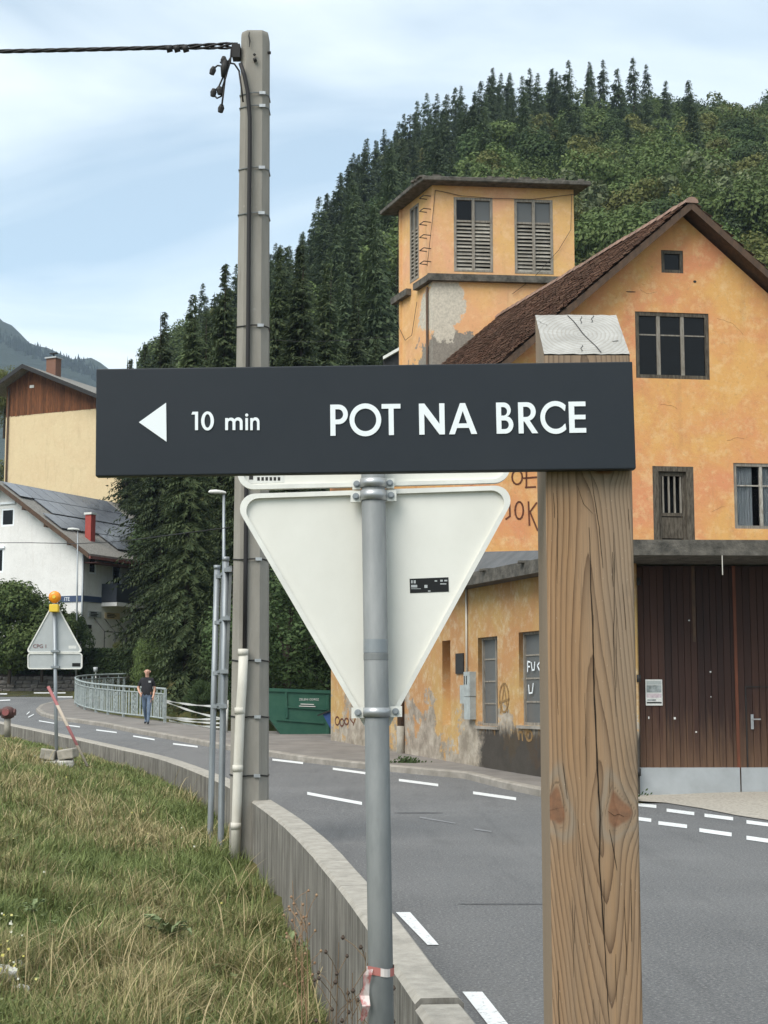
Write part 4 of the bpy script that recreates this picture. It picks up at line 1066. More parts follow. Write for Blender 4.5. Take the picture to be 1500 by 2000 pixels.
GLY = {
 'P': ([[(0, 0), (w_, 0), (w_, .37), (.28, .37)] + arc(.28, .685, .315, -90, 90, 14) + [(0, 1)], [(w_, .52), (.27, .52)] + arc(.27, .685, .165, -90, 90, 10) + [(w_, .85)]], .595),
 'O': ([arc(.53, .5, .53, 0, 350, 35), arc(.53, .5, .365, 0, 350, 35)], 1.06),
 'T': ([[(.235, 0), (.405, 0), (.405, .85), (.64, .85), (.64, 1), (0, 1), (0, .85), (.235, .85)]], .64),
 'N': ([[(0, 0), (w_, 0), (w_, .66), (.66, -.0), (.84, 0), (.84, 1), (.84 - w_, 1), (.84 - w_, .34), (.18, 1), (0, 1)]], .84),
 'A': ([[(0, 0), (.19, 0), (.265, .20), (.655, .20), (.73, 0), (.92, 0), (.545, 1), (.375, 1)], [(.32, .345), (.60, .345), (.46, .745)]], .92),
 'B': ([[(0, 0), (.30, 0)] + arc(.30, .285, .285, -90, 62, 12) + [(.37, .555)] + arc(.26, .755, .245, -42, 90, 12) + [(0, 1)], [(w_, .145), (.29, .145)] + arc(.29, .285, .14, -90, 90, 9) + [(w_, .425)], [(w_, .58), (.24, .58)] + arc(.24, .715, .14, -90, 90, 9) + [(w_, .855)]], .585),
 'R': ([[(0, 0), (w_, 0), (w_, .385), (.20, .385), (.46, 0), (.665, 0), (.385, .41)] + arc(.30, .70, .30, -70, 90, 14) + [(0, 1)], [(w_, .525), (.27, .525)] + arc(.27, .69, .165, -90, 90, 10) + [(w_, .855)]], .665),
 'C': ([arc(.53, .5, .53, 47, 313, 30) + [(.865, .30)] + arc(.53, .5, .37, 322, 38, 24) + [(.865, .70)]], .89),
 'E': ([[(0, 0), (.53, 0), (.53, .15), (w_, .15), (w_, .43), (.52, .43), (.52, .575), (w_, .575), (w_, .85), (.53, .85), (.53, 1), (0, 1)]], .53),
 '1': ([[(.20, 0), (.37, 0), (.37, 1), (.06, 1), (0, .85), (.20, .85)]], .37),
 '0': ([arc(.31, .5, .31, 0, 350, 30, .52), arc(.31, .5, .15, 0, 350, 30, .37)], .62),
 'm': ([[(0, 0), (.16, 0), (.16, .36)] + arc(.29, .40, .125, 180, 0, 8) + [(.415, 0), (.575, 0), (.575, .40)] + arc(.70, .40, .125, 180, 0, 8) + [(.825, 0), (.985, 0), (.985, .42)] + arc(.735, .44, .25, 0, 135, 8) + [(.50, .58)] + arc(.33, .44, .24, 40, 130, 6) + [(.16, .60), (.16, .66), (0, .66)]], .985),
 'i': ([[(0, 0), (.16, 0), (.16, .66), (0, .66)]], .16),
 'n': ([[(0, 0), (.16, 0), (.16, .36)] + arc(.30, .40, .135, 180, 0, 8) + [(.435, 0), (.595, 0), (.595, .42)] + arc(.34, .44, .255, 0, 130, 10) + [(.16, .60), (.16, .66), (0, .66)]], .595),
}
def glyph(ch, x0, x1, base, cap):
    (lps, w) = GLY[ch]; a, b = bpt(x0, base), bpt(x1, base); t_ = bpt((x0 + x1) / 2, base - cap)
    h = t_[1] - a[1]; sx = (b[0] - a[0]) / w
    on_board('letter', [[(a[0] + x * sx, a[1] + y * h) for x, y in lp] for lp in lps])
for ch, x0, x1 in (('P', 645.5, 680), ('O', 683, 745), ('T', 746, 783), ('N', 819, 869), ('A', 877, 932), ('B', 970, 1003), ('R', 1013, 1051), ('C', 1056, 1106), ('E', 1112, 1145)):
    glyph(ch, x0, x1, 851.5 - (x0 - 645) * .0125, 61)
for ch, x0, x1 in (('1', 374, 387), ('0', 393, 418), ('m', 440, 474), ('i', 479.5, 484.5), ('n', 489, 507)): glyph(ch, x0, x1, 840.5, 36)
a = bpt(482, 811); on_board('letter', [arc(a[0], a[1], .0024, 0, 345, 16)])

# ------------------------------------------------------------------ give-way sign seen from behind
YS = 5.0
sg = thing('give_way_sign', 'back of a triangular give-way sign with plate above on grey steel post', 'sign', (P(742, 2000, YS).x, YS, -.60))
pt_, pb_ = P(729, 940, YS), P(745, 2000, YS); dirp = (pb_ - pt_) / (pt_.z - pb_.z)
def pole_at(z): return pt_ + dirp * (pt_.z - z)
PR = .0395
MB().tube([pole_at(-.62), pole_at(pt_.z + .30)], PR, 24).build('post', 'galv_dull', sg, True)
yb = YS + PR + .006
T = [P(462, 962, yb), P(1004, 946, yb), P(734, 1452, yb)]
exs = (T[1] - T[0]).normalized(); eys = Vector((-exs.z, 0, exs.x))
def sgp(px, py):
    p = P(px, py, yb) - T[0]; return (p.dot(exs), p.dot(eys))
tri = [sgp(448, 966), sgp(737, 1462), sgp(1018, 947)]
outer = rounded(tri, .050, 8); inner = rounded([tuple(Vector(p) + (Vector((sum(q[0] for q in tri) / 3, sum(q[1] for q in tri) / 3)) - Vector(p)) * .055) for p in tri], .042, 8)
inn2 = rounded([tuple(Vector(p) + (Vector((sum(q[0] for q in tri) / 3, sum(q[1] for q in tri) / 3)) - Vector(p)) * .054) for p in tri], .0422, 8)
pan = plate('triangle_panel', [inn2], .003, T[0] + Vector((0, .012, 0)), exs, eys, 'alu_back', sg)
rim = plate('rim', [outer, inner], .020, T[0] + Vector((0, .006, 0)), exs, eys, 'alu_rim', pan)
mo = rim.modifiers.new('b', 'BEVEL'); mo.width = .003; mo.segments = 2; mo.limit_method = 'ANGLE'
lab = plate('sticker', [[sgp(800, 1130), sgp(801, 1158), sgp(877, 1155), sgp(876, 1127)]], .0008, T[0] + Vector((0, .0095, 0)), exs, eys, 'label_black', pan)
def lab_mark(x0, y0, x1, y1): plate('label_print', [[sgp(x0, y0), sgp(x0, y1), sgp(x1, y1), sgp(x1, y0)]], .0004, T[0] + Vector((0, .0088, 0)), exs, eys, 'sign_grey', lab)
for q in ((803, 1133, 806, 1139), (808, 1133, 812, 1139), (803, 1142, 815, 1147), (829, 1142, 835, 1148), (849, 1133, 854, 1135.5), (860, 1132, 865, 1135.5), (868, 1132, 874, 1135), (860, 1139, 872, 1141), (836, 1153, 841, 1155), (803, 1149, 822, 1150)): lab_mark(*q)
# second plate above, mostly hidden behind the board
q4 = [sgp(466, 965), sgp(996, 948), sgp(992, 740), sgp(460, 752)]
up_o = rounded(q4, .055, 8); up_i = rounded([sgp(476, 958), sgp(987, 941), sgp(983, 747), sgp(470, 759)], .046, 8)
p2 = plate('upper_plate', [up_i], .003, T[0] + Vector((0, .012, 0)), exs, eys, 'alu_back', sg)
up_o = rounded([sgp(465, 957), sgp(997, 943), sgp(992, 740), sgp(460, 752)], .055, 8); up_i = rounded([sgp(475, 948), sgp(988, 936), sgp(983, 747), sgp(470, 759)], .046, 8)
p2.data.materials[0] = MAT['alu_back']
r2 = plate('rim', [up_o, up_i], .026, T[0] + Vector((0, .006, 0)), exs, eys, 'alu_rim', p2)
st = plate('sticker', [[sgp(483, 915), sgp(484, 944), sgp(555, 941), sgp(554, 913)]], .0006, T[0] + Vector((0, .0098, 0)), exs, eys, 'label_white', p2)
for i in range(6): plate('label_print', [[sgp(502 + i * 8, 931), sgp(502 + i * 8, 938), sgp(507 + i * 8, 938), sgp(507 + i * 8, 931)]], .0004, T[0] + Vector((0, .0093, 0)), exs, eys, 'black', st)
plate('label_print', [[sgp(486, 927), sgp(486, 936), sgp(494, 936), sgp(494, 927)]], .0004, T[0] + Vector((0, .0093, 0)), exs, eys, 'black', st)
def clamp(py, w=40, h=17):
    c = P(731 + (py - 940) * .0155, py, YS); c.y = YS; m = MB()
    hz = h / 3000 * YS * .5
    pc = pole_at(c.z)
    m.tube([pc - Z * hz, pc + Z * hz], PR + .0045, 24)
    b_ = m.build('clamp', 'clamp', sg, True)
    for mod_ in (): pass
    for s_ in (-1, 1):
        x0 = PR + .002; wd = w / 3000 * YS - PR
        a = pc + exs * (s_ * x0) - Z * hz * 1.15 + Vector((0, .008, 0))
        MB().bx(a, exs * (s_ * wd), Vector((0, .022, 0)), Z * hz * 2.3).build('clamp_flange', 'alu_rim', b_)
        q = pc + exs * (s_ * (x0 + wd * .48)) + Vector((0, .008, 0))
        MB().tube([q, q - Vector((0, .004, 0))], .0115, 12).tube([q - Vector((0, .004, 0)), q - Vector((0, .012, 0))], .0075, 6).build('bolt', 'galv', b_)
clamp(944); clamp(968, 44, 19); clamp(1391, 48, 18)
for y, h, mt in ((1262, 26, 'galv'), (1283, 12, 'galv_dull')):
    pc = pole_at(P(735, y, YS).z); hz = h / 3000 * YS * .5
    MB().tube([pc - Z * hz, pc + Z * hz], PR + .0008, 24, False).build('tape_band', mt, sg, True)
# red and white tape tied to the post
tp_ = thing('barrier_tape_scrap', 'torn red and white barrier tape knotted round the grey sign post', 'tape', pole_at(P(742, 1895, YS).z))
pc = pole_at(P(742, 1895, YS).z)
m = MB()
for i in range(25):
    a = 2 * math.pi * i / 24; r = PR + .003 + .002 * math.sin(i * 1.7)
    for h in (-.012, .013): m.v.append(pc + Vector((r * math.cos(a), r * math.sin(a), h + .004 * math.sin(a * 2))))
m.f = [(2 * i, 2 * i + 1, 2 * i + 3, 2 * i + 2) for i in range(24)]
MAT['tape_loop'] = striped('tape_loop_red_white', (.60, .55, .52), (.40, .15, .13), 14.0, 0, .42)
m.build('tape_loop', 'tape_loop', tp_)
m = MB(); tl = [(723, 1893, .010), (718, 1905, .014), (716, 1925, .010), (712, 1945, .016), (716, 1965, .013), (711, 1985, .010), (707, 1994, .004)]
for i, (x, y, w) in enumerate(tl):
    p = P(x, y, YS - .045 - .01 * math.sin(i * 1.9)); m.v += [p - Vector((w, .006 * (-1) ** i, 0)), p + Vector((w * .9, .004, 0))]
m.f = [(2 * i, 2 * i + 1, 2 * i + 3, 2 * i + 2) for i in range(len(tl) - 1)]
k = NT('faded_tape_tail'); c = k.mix(k.ramp(k.noise(k.co('Object', (40, 40, 12)), 1.0, 3, .6), .42, .58), (.62, .55, .52), (.46, .17, .16)); MAT['tape_tail'] = k.done(c, .7)
m.build('tape_tail', 'tape_tail', tp_)

# ------------------------------------------------------------------ concrete utility pole with its cables
YU = 17.0
ub, ut_ = P(483, 1690, YU), P(496.5, 55, YU)
up = thing('utility_pole', 'tall concrete utility pole with black cable strapped to its face', 'pole', (ub.x, YU, ub.z - .3))
def upole(z): t = (z - ub.z) / (ut_.z - ub.z); return ub.lerp(ut_, t), lerp(.208, .160, t)
m = MB(); zz = [ub.z - .3] + list(np.linspace(ub.z, ut_.z - .06, 14)) + [ut_.z - .03, ut_.z]
for i, z in enumerate(zz):
    c, r = upole(z); r *= (1, .985, .93)[max(0, i - len(zz) + 3)] if i > len(zz) - 3 else 1
    ch = r * .42
    for (x, y) in ((-r, -r + ch), (-r + ch, -r), (r - ch, -r), (r, -r + ch), (r, r - ch), (r - ch, r), (-r + ch, r), (-r, r - ch)): m.v.append(Vector((c.x + x, YU + y + .2, z)))
for i in range(len(zz) - 1):
    for j in range(8): m.f.append((8 * i + j, 8 * i + (j + 1) % 8, 8 * i + 8 + (j + 1) % 8, 8 * i + 8 + j))
m.f.append(tuple(8 * (len(zz) - 1) + j for j in range(8)))
MAT['pole'] = None
k = NT('pole_concrete'); v = k.co('Position')
c = k.mix(k.ramp(k.noise(k.co('Position', (3, 3, .6)), 1.6, 6, .65), .35, .65), (.300, .282, .248), (.235, .220, .192))
c = k.mix(k.math('MULTIPLY', k.ramp(k.noise(k.co('Position', (12, 12, .5)), 1.5, 6, .7), .60, .78), .55), c, (.15, .13, .105))
c = k.mix(k.math('MULTIPLY', k.ramp(k.noise(v, 7, 6, .75), .64, .72), .6), c, (.48, .45, .40))
k.bump(k.noise(v, 40, 5, .7), .35, .01); MAT['pole'] = k.done(c, .95, 0, .15)
shaft = m.build('shaft', 'pole', up)
yf = YU + .2 - .19
def uface(px, py): return P(px, py, yf - .012)
cab = [(470, 125), (478, 150), (484, 180), (488, 230), (488, 300), (487, 380), (486, 500), (485, 640), (484, 720), (482, 900), (480, 1100), (478, 1275)]
MB().tube([uface(x, y) - Vector((0, .02, 0)) for x, y in cab], .024, 8).build('riser_cable', 'cable', up, True)
MB().tube([uface(x - 7, y) - Vector((0, .014, 0)) for x, y in [(474, 140), (479, 175), (482, 200)]], .010, 6).build('riser_cable', 'cable', up, True)
con = [(477, 1271), (474, 1340), (470, 1400), (466, 1500), (463, 1600), (460, 1690)]
cd = MB().tube([uface(x, y) - Vector((0, .07, 0)) for x, y in con], .052, 14).build('conduit_pipe', 'pvc', up, True)
for (x, y) in ((476, 1274), (469.5, 1388), (465.5, 1500), (462, 1612)):
    p = uface(x, y) - Vector((0, .07, 0)); MB().tube([p - Z * .035, p + Z * .035], .058, 14).build('pipe_collar', 'pvc', cd, True)
for y in (180, 205, 326, 415, 635, 1092, 1290, 1400, 1515):
    z = uface(490, y).z; c, r = upole(z); m = MB(); ch = r * .42; r += .004; lp = []
    for (x, yy_) in ((-r, -r + ch), (-r + ch, -r), (-.03, -r - .028 if y < 1270 else -r - .01), (.0, -r - .03 if y < 1270 else -r - .012), (r - ch, -r), (r, -r + ch), (r, r - ch), (r - ch, r), (-r + ch, r), (-r, r - ch)): lp.append(Vector((c.x + x, YU + yy_ + .2, z + .008 * math.sin(x * 20))))
    m.tube(lp + [lp[0]], .008, 5, False); sb = m.build('strap', 'galv_dull' if y < 600 else 'black', up)
    p = Vector((c.x + .10, YU + .2 - r - .012, z)); MB().cbx(p, .07, .02, .035).build('strap_buckle', 'clamp', sb)
# crack and holes near the top
for pts, w in (([(487, 62), (486, 70), (488, 80), (487, 92)], .008), ([(496, 108), (498, 105)], .016), ([(495, 118), (501, 116)], .024)):
    m = MB(); q = [P(x, y, yf - .003) for x, y in pts]; m.tube(q, [w * .5] + [w] * (len(q) - 2) + [w * .4] if len(q) > 2 else w, 6); m.build('chipped_crack', 'black', shaft)
# bracket and overhead bundle
m = MB(); p = P(462, 103, YU + .1); m.cbx(p, .09, .14, .16).build('bracket', 'black', up)
m = MB(); p = P(459, 92, YU + .1); m.cbx(p, .07, .10, .07).build('bracket', 'black', up)
MB().tube([P(462, 112, YU + .1), P(470, 112, YU + .1)], .02, 6).build('bracket_bolt', 'black', up)
MB().tube([P(523, 103, YU + .1), P(529, 103, YU + .1)], .018, 6).build('bracket_bolt', 'black', up)
ac = thing('overhead_cable', 'twisted black overhead cable bundle leading left from the concrete pole top', 'cable', P(462, 95, YU))
rnd = random.Random(3)
for kx in range(4):
    pts = []
    for i in range(60):
        t = i / 59; x = lerp(-260, 455, t); y = 99 - 10 * (t - .36) * (t > .36) / .64 + 4 * (1 - ((x - 100) / 360) ** 2) * (x < 460) * .4
        ph = t * 40 + kx * 1.57; amp = 2.2 + (3.5 if x > 300 else 0) * (x - 300) / 150
        pts.append(P(x, y + amp * math.sin(ph), YU + .1) + Vector((0, .015 * math.cos(ph), 0)))
    MB().tube(pts, .0125, 6).build('strand', 'cable', ac, True)
for x in (330, 345, 362):
    MB().tube([P(x - 5, 97, YU + .1), P(x + 6, 94, YU + .1)], .042, 8).build('cable_tie', 'cable', ac, True)
hang = [[(455, 90), (452, 110), (440, 130), (425, 128), (417, 134)], [(452, 95), (450, 120), (440, 150), (436, 185), (433, 208)], [(448, 118), (438, 145), (428, 168), (418, 180)], [(450, 115), (441, 150), (434, 172), (428, 178)], [(440, 140), (437, 170), (432, 188), (424, 192), (418, 186)], [(430, 122), (445, 122), (458, 125), (468, 140)]]
for h in hang: MB().tube([P(x, y, YU + .08 + rnd.uniform(-.04, .04)) for x, y in h], .011, 6).build('cable_tail', 'cable', ac, True)
for (x, y, a) in ((416, 137, .5), (417, 180, .2), (429, 176, -.2), (432, 211, .3), (437, 117, 0)):
    p = P(x, y, YU + .08); MB().tube([p + Z * .04 + Vector((.02 * a, 0, 0)), p, p - Z * .05 - Vector((.03 * a, 0, 0))], [.022, .038, .030], 8).build('end_cap', 'black', ac)
MB().tube([P(441, 118, YU + .06), P(438, 132, YU + .06), P(436, 150, YU + .06)], [.03, .045, .025], 8).build('cable_tie', 'black', ac, True)

# ------------------------------------------------------------------ board on two posts, seen edge-on
YE = 18.6
es = thing('roadside_board', 'roadside board seen edge-on between two galvanised posts beside the concrete pole', 'sign', (P(420, 1640, YE).x, YE, -.3))
for (x0, y0, x1, y1, Y_) in ((424, 1112, 410, 1650, YE), (441, 1096, 431, 1650, YE - 1.1)):
    a, b = P(x0, y0, Y_), P(x1, y1, Y_); m = MB().tube([a, a.lerp(b, .5), b, b - Z * .4], .036, 12).build('post', 'galv', es, True)
    MB().tube([a, a + Z * .05], .041, 12).build('post_cap', 'galv', m, True)
pa, pb = P(428, 1118, YE), P(444, 1105, YE - 1.15); pc_, pd_ = P(420, 1385, YE), P(434, 1385, YE - 1.15)
d_ = pb - pa; nrm = d_.cross(Z).normalized()
off = Vector((.055, 0, 0))
o = MB().add([pa + off, pb + off, pd_ + off, pc_ + off] + [q + off + nrm * .03 for q in (pa, pb, pd_, pc_)], [(0, 1, 2, 3), (7, 6, 5, 4), (0, 4, 5, 1), (1, 5, 6, 2), (2, 6, 7, 3), (3, 7, 4, 0)]).build('panel', 'galv_dull', es)
for t in (.03, .37, .74, .98):
    a, b = pa.lerp(pc_, t), pb.lerp(pd_, t)
    MB().bx(a + off * .2, b - a, Vector((.04, 0, 0)), Z * .035).build('cross_bar', 'galv', o)
    for q in (a, b): MB().cbx(q + Vector((.01, 0, 0)), .09, .08, .045).build('clamp', 'galv', es)

# ------------------------------------------------------------------ roadworks warning sign, stones, striped stick, hydrant
YR = 25.0
gb = P(110, 1487, YR)
rw = thing('warning_sign', 'back of a triangular roadworks sign with amber lamp standing in the grass', 'sign', (gb.x, YR, gb.z))
MB().tube([P(111, 1500, YR), P(109, 1380, YR), P(106, 1180, YR)], .030, 12).build('post', 'galv', rw, True)
yw = YR - .055
Ow = P(54, 1276, yw); exw, eyw = Vector((1, 0, 0)), Z
def rwp(px, py): p = P(px, py, yw); return (p.x - Ow.x, p.z - Ow.z)
yw += .10; Ow = P(54, 1276, yw)
tri = [rwp(50, 1275), rwp(163, 1275), rwp(106.5, 1172)]
def ins(poly, f):
    c = Vector((sum(q[0] for q in poly) / len(poly), sum(q[1] for q in poly) / len(poly))); return [tuple(Vector(p) + (c - Vector(p)) * f) for p in poly]
p_ = plate('triangle_panel', [rounded(ins(tri, .05), .03, 5)], .004, Ow, exw, eyw, 'sign_grey', rw)
plate('rim', [rounded(tri, .045, 5), rounded(ins(tri, .07), .035, 5)], .03, Ow, exw, eyw, 'alu_rim', p_)
q4 = [rwp(54, 1307), rwp(161, 1307), rwp(161, 1275.5), rwp(54, 1275.5)]
p2 = plate('lower_plate', [rounded(q4, .04, 5)], .004, Ow, exw, eyw, 'sign_grey', rw)
plate('rim', [rounded(q4, .045, 5), rounded([rwp(56, 1305), rwp(159, 1305), rwp(159, 1277.5), rwp(56, 1277.5)], .035, 5)], .03, Ow, exw, eyw, 'alu_rim', p2)
plate('sticker', [[rwp(141, 1295), rwp(157, 1295), rwp(157, 1302), rwp(141, 1302)]], .002, Ow - Vector((0, .003, 0)), exw, eyw, 'label_black', p2)
plate('sticker', [[rwp(134, 1261), rwp(149, 1261), rwp(149, 1267), rwp(134, 1267)]], .002, Ow - Vector((0, .003, 0)), exw, eyw, 'label_white', p_)
q = P(64, 1265.5, yw - .006)
MAT['scribble'] = simple('marker_scribble', (.18, .07, .07), None, rough=.8)
text('marker_writing', 'CPG 1', .085, q, exw, eyw, 'scribble', p_)
for y in (1272, 1303): MB().cbx(P(108, y, YR), .13, .085, .035).build('clamp', 'galv', rw)
hl = P(106, 1188, YR - .04)
hs_ = MB().cbx(hl, .145, .13, .125).build('lamp_housing', 'yellow_plastic', rw); bevel(hs_, .015)
m = MB(); lc = P(107, 1166, YR - .04)
m.tube([lc + Vector((0, y, 0)) for y in (-.065, -.06, -.045, -.02, .02, .045, .06, .065)], [.03, .065, .088, .098, .098, .088, .065, .03], 18)
m.build('lamp_lens', 'amber', rw, True)
for y in (-.071, .071): MB().tube([lc + Vector((0, y, 0)), lc + Vector((0, y * 1.02, 0))], .03, 12).build('lamp_boss', 'yellow_plastic', rw)

MAT['lichen_block'] = MAT['block']
for i, (x, y, sx, sy, sz, rz, mt, lb) in enumerate([
    (94, 1476, .24, .28, .16, .15, 'block', 'upper grey stone block left of the warning sign post'), (133, 1475, .26, .28, .155, -.2, 'block', 'upper tilted stone block right of the warning sign post'),
    (96, 1495, .27, .3, .13, -.1, 'white_stone', 'pale rough stone under the left block at the warning sign'), (128, 1493, .25, .3, .11, .1, 'white_stone', 'pale rough stone under the right block at the warning sign')]):
    c = P(x, y - 3, YR - .12); o = MB().cbx((0, 0, 0), sx, sy, sz).build('stone_block', mt); bevel(o, .02, 2); rock(o, .022, i)
    o.location = c; o.rotation_euler = (0.05 * i, .12 * (-1) ** i if i < 2 else 0, rz); tag(o, lb, 'stone', 'stones at the foot of the warning sign')
a, b = P(171, 1497, YR - .7), P(94, 1341, YR - .5)
o = MB().tube([Vector(), (b - a) * .5, b - a], [.020, .024, .026], 10).build('striped_stick', 'stick', None, True); o.location = a
tag(o, 'leaning red and white striped stick against the warning sign', 'stick')
hyd = P(15, 1432, 31.0)
hy = thing('fire_hydrant', 'dull red fire hydrant on a short post at the wall', 'hydrant', hyd)
def hp(px, py): return P(px, py, 31.0)
MB().tube([hp(14.5, 1440), hp(14.5, 1402)], .065, 12).build('stand_pipe', 'concrete', hy, True)
MB().tube([hp(15, 1404), hp(15, 1401), hp(15, 1385), hp(15, 1381.5), hp(15, 1379.5)], [.06, .13, .13, .09, .03], 12).build('head', 'hydrant', hy, True)
for sx in (-1, 1):
    MB().tube([hp(15, 1391), hp(15 + sx * 14, 1391)], .05, 10).build('outlet', 'hydrant', hy, True); MB().tube([hp(15 + sx * 12, 1391), hp(15 + sx * 15.5, 1391)], .07, 8).build('outlet_cap', 'hydrant', hy)
MB().tube([hp(15, 1391) - Vector((0, .1, 0)), hp(15, 1391) - Vector((0, .2, 0))], .07, 10).build('outlet_cap', 'red_rust', hy)

# ------------------------------------------------------------------ bridge railing
RL = [(322, 1411), (305, 1408), (285, 1405.5), (262, 1403), (240, 1400.5), (220, 1397.5), (200, 1394), (182, 1390.5), (166, 1386.5), (154, 1382), (147, 1377), (146, 1372.5), (153, 1368.5), (168, 1366), (190, 1364), (215, 1362.5), (245, 1361.5)]
rp = [G(x, y, .13) for x, y in RL]
fine = []
for i in range(len(rp) - 1):
    for t in range(6): fine.append(rp[i].lerp(rp[i + 1], t / 6))
fine.append(rp[-1])
cum = [0]
for a, b in zip(fine, fine[1:]): cum.append(cum[-1] + (b - a).length)
def along(s):
    for i in range(len(cum) - 1):
        if s <= cum[i + 1]: return fine[i].lerp(fine[i + 1], (s - cum[i]) / max(1e-6, cum[i + 1] - cum[i]))
    return fine[-1]
rl = thing('bridge_railing', 'grey painted iron railing with ornamental panels curving round the corner', 'railing', rp[0])
RH = 1.08
for h, r in ((RH, .04), (RH - .17, .026), (.12, .03)):
    MB().tube([p + Z * h for p in fine[::2]], r, 6).build('rail', 'rail', rl, True)
s, i = 0.0, 0
while s < cum[-1]:
    p = along(s); t = (along(min(s + .1, cum[-1])) - along(max(0, s - .1))); t.z = 0; t.normalize(); nn = Vector((t.y, -t.x, 0))
    if i % 8 == 0: MB().bx(p - t * .04 - nn * .04 - Z * .05, t * .08, nn * .08, Z * (RH + .04)).build('railing_post', 'rail', rl)
    elif i % 8 == 4:
        m = MB()     # ornamental scroll panel
        for (cx, cz, r0) in ((-.05, .36, .085), (.05, .36, .085), (-.05, .62, .085), (.05, .62, .085), (0, .49, .06), (0, .79, .06), (0, .21, .06)):
            m.tube([p + t * (cx + r0 * math.cos(q)) + Z * (cz + r0 * math.sin(q)) for q in np.linspace(0, 6.283, 13)], .014, 4, False)
        m.build('scroll_panel', 'rail', rl)['kind'] = 'stuff'
        for dx in (-.17, .17): MB().bx(p + t * (dx - .02) - nn * .012 + Z * .13, t * .04, nn * .025, Z * (RH - .31)).build('bar', 'rail', rl)
    else: MB().bx(p - t * .055 - nn * .01 + Z * .13, t * .11, nn * .02, Z * (RH - .31)).build('bar', 'rail', rl)
    if i % 2 == 0: MB().tube([p + Z * RH - Z * .17, p + Z * RH], .02, 5).build('baluster', 'rail', rl)
    s += .30 ; i += 1

# ------------------------------------------------------------------ white barrier tapes by the pole
ends = [((322, 1368), (442, 1380)), ((322, 1370), (436, 1404)), ((318, 1399), (438, 1404)), ((318, 1400), (440, 1413)), ((330, 1407), (440, 1421))]
bt_lab = ['topmost white barrier tape strung from the railing end', 'white barrier tape sloping down from the railing end to the post', 'level white barrier tape strung low beside the walking man', 'second lowest white barrier tape past the railing end', 'lowest white barrier tape past the railing end']
for ((x0, y0), (x1, y1)), lb in zip(ends, bt_lab):
    a, b = P(x0, y0, 53), P(x1, y1, 44); m = MB()
    for i in range(13):
        t = i / 12; p = a.lerp(b, t) - Z * .05 * math.sin(math.pi * t); tw = .5 + .5 * math.cos(i * 1.3)
        m.v += [p + Z * .035 * (.4 + .6 * tw), p - Z * .035 * (.4 + .6 * tw) + Vector((0, .03 * (1 - tw), 0))]
    m.f = [(2 * i, 2 * i + 1, 2 * i + 3, 2 * i + 2) for i in range(12)]
    tag(m.build('barrier_tape', 'label_white'), lb, 'tape', 'white barrier tapes beyond the railing')
pb0 = P(433, 1430, 44.0)
o = MB().tube([Vector(), Vector((.02, 0, 1.0))], .05, 8).build('barrier_stake', 'label_white', None, True); o.location = (pb0.x + .12, 44.0, pb0.z - .1); tag(o, 'pale stake holding the barrier tapes behind the concrete pole', 'stake')

# ------------------------------------------------------------------ green skip and blue bin
YK = 43.0
gk = P(580, 1450, YK); gz0 = roadz(YK) + .12
kd = adir(84); kn_ = Vector((-kd.y, kd.x, 0))
sk = thing('green_skip', 'dark green steel waste skip with white lettering beside the orange building', 'skip', (gk.x, YK, gz0))
def kp_(px, py): return on_plane(px, py, Vector((gk.x, YK, 0)), kd)
K0 = Vector((gk.x, YK, 0))
prof = [kp_(430, 1350), kp_(446, 1400), kp_(526, 1400), kp_(545, 1448), kp_(720, 1448), kp_(742, 1400), kp_(742, 1352)]
prof = [kp_(500, 1347), kp_(524, 1400), kp_(548, 1447), kp_(700, 1450), kp_(722, 1402), kp_(735, 1356)]
m = MB().prism([K0 + kd * s + Z * max(z, gz0) for s, z in prof], kn_ * 1.7); m.build('body', 'green', sk)
def kbar(x0, y0, x1, y1, w=.05, name='rib', mt='green'):
    a, b = kp_(x0, y0), kp_(x1, y1); pa, pb = K0 + kd * a[0] + Z * a[1] - kn_ * .04, K0 + kd * b[0] + Z * b[1] - kn_ * .04
    t = (pb - pa).normalized(); sd = t.cross(kn_).normalized() * w
    MB().bx(pa - sd * .5, sd, pb - pa, kn_ * .038).build(name, mt, sk)
kbar(498, 1346, 737, 1355, .09, 'top_rim'); kbar(558, 1352, 560, 1402, .06); kbar(540, 1405, 632, 1412, .05); kbar(562, 1381, 640, 1386, .04); kbar(640, 1357, 640, 1447, .06)
a = kp_(584, 1368); q = K0 + kd * a[0] + Z * a[1] - kn_ * .006
text('lettering', 'ZELENI ODREZ', .082, q, kd, Z, 'label_white', sk)
for i, (x0, x1) in enumerate(((587, 613), (584, 616))):
    kbar(x0, 1375 + i * 4.0, x1, 1376 + i * 4.0, .022, 'small_lettering', 'label_white')
bb = thing('blue_bin', 'blue plastic bin with sloping sides half hidden behind the building corner', 'bin', P(640, 1452, 41.5))
m = MB(); c = P(655, 1420, 41.4); t_ = P(629, 1390, 41.4); 
m.prism([P(629, 1393, 41.4), P(646, 1424, 41.4), P(690, 1424, 41.4), P(690, 1385, 41.4)], Vector((0, .6, 0))); m.build('body', 'blue', bb)
m = MB().prism([P(620, 1399, 41.35), P(646, 1389, 41.35), P(690, 1384, 41.35), P(690, 1381, 41.35), P(646, 1386, 41.35), P(620, 1396, 41.35)], Vector((0, .7, 0))); m.build('lid', 'black', bb)
for x in (650, 684): MB().bx(P(x, 1424, 41.5), Vector((.05, 0, 0)), Vector((0, .05, 0)), Vector((0, 0, -.42))).build('leg', 'black', bb)

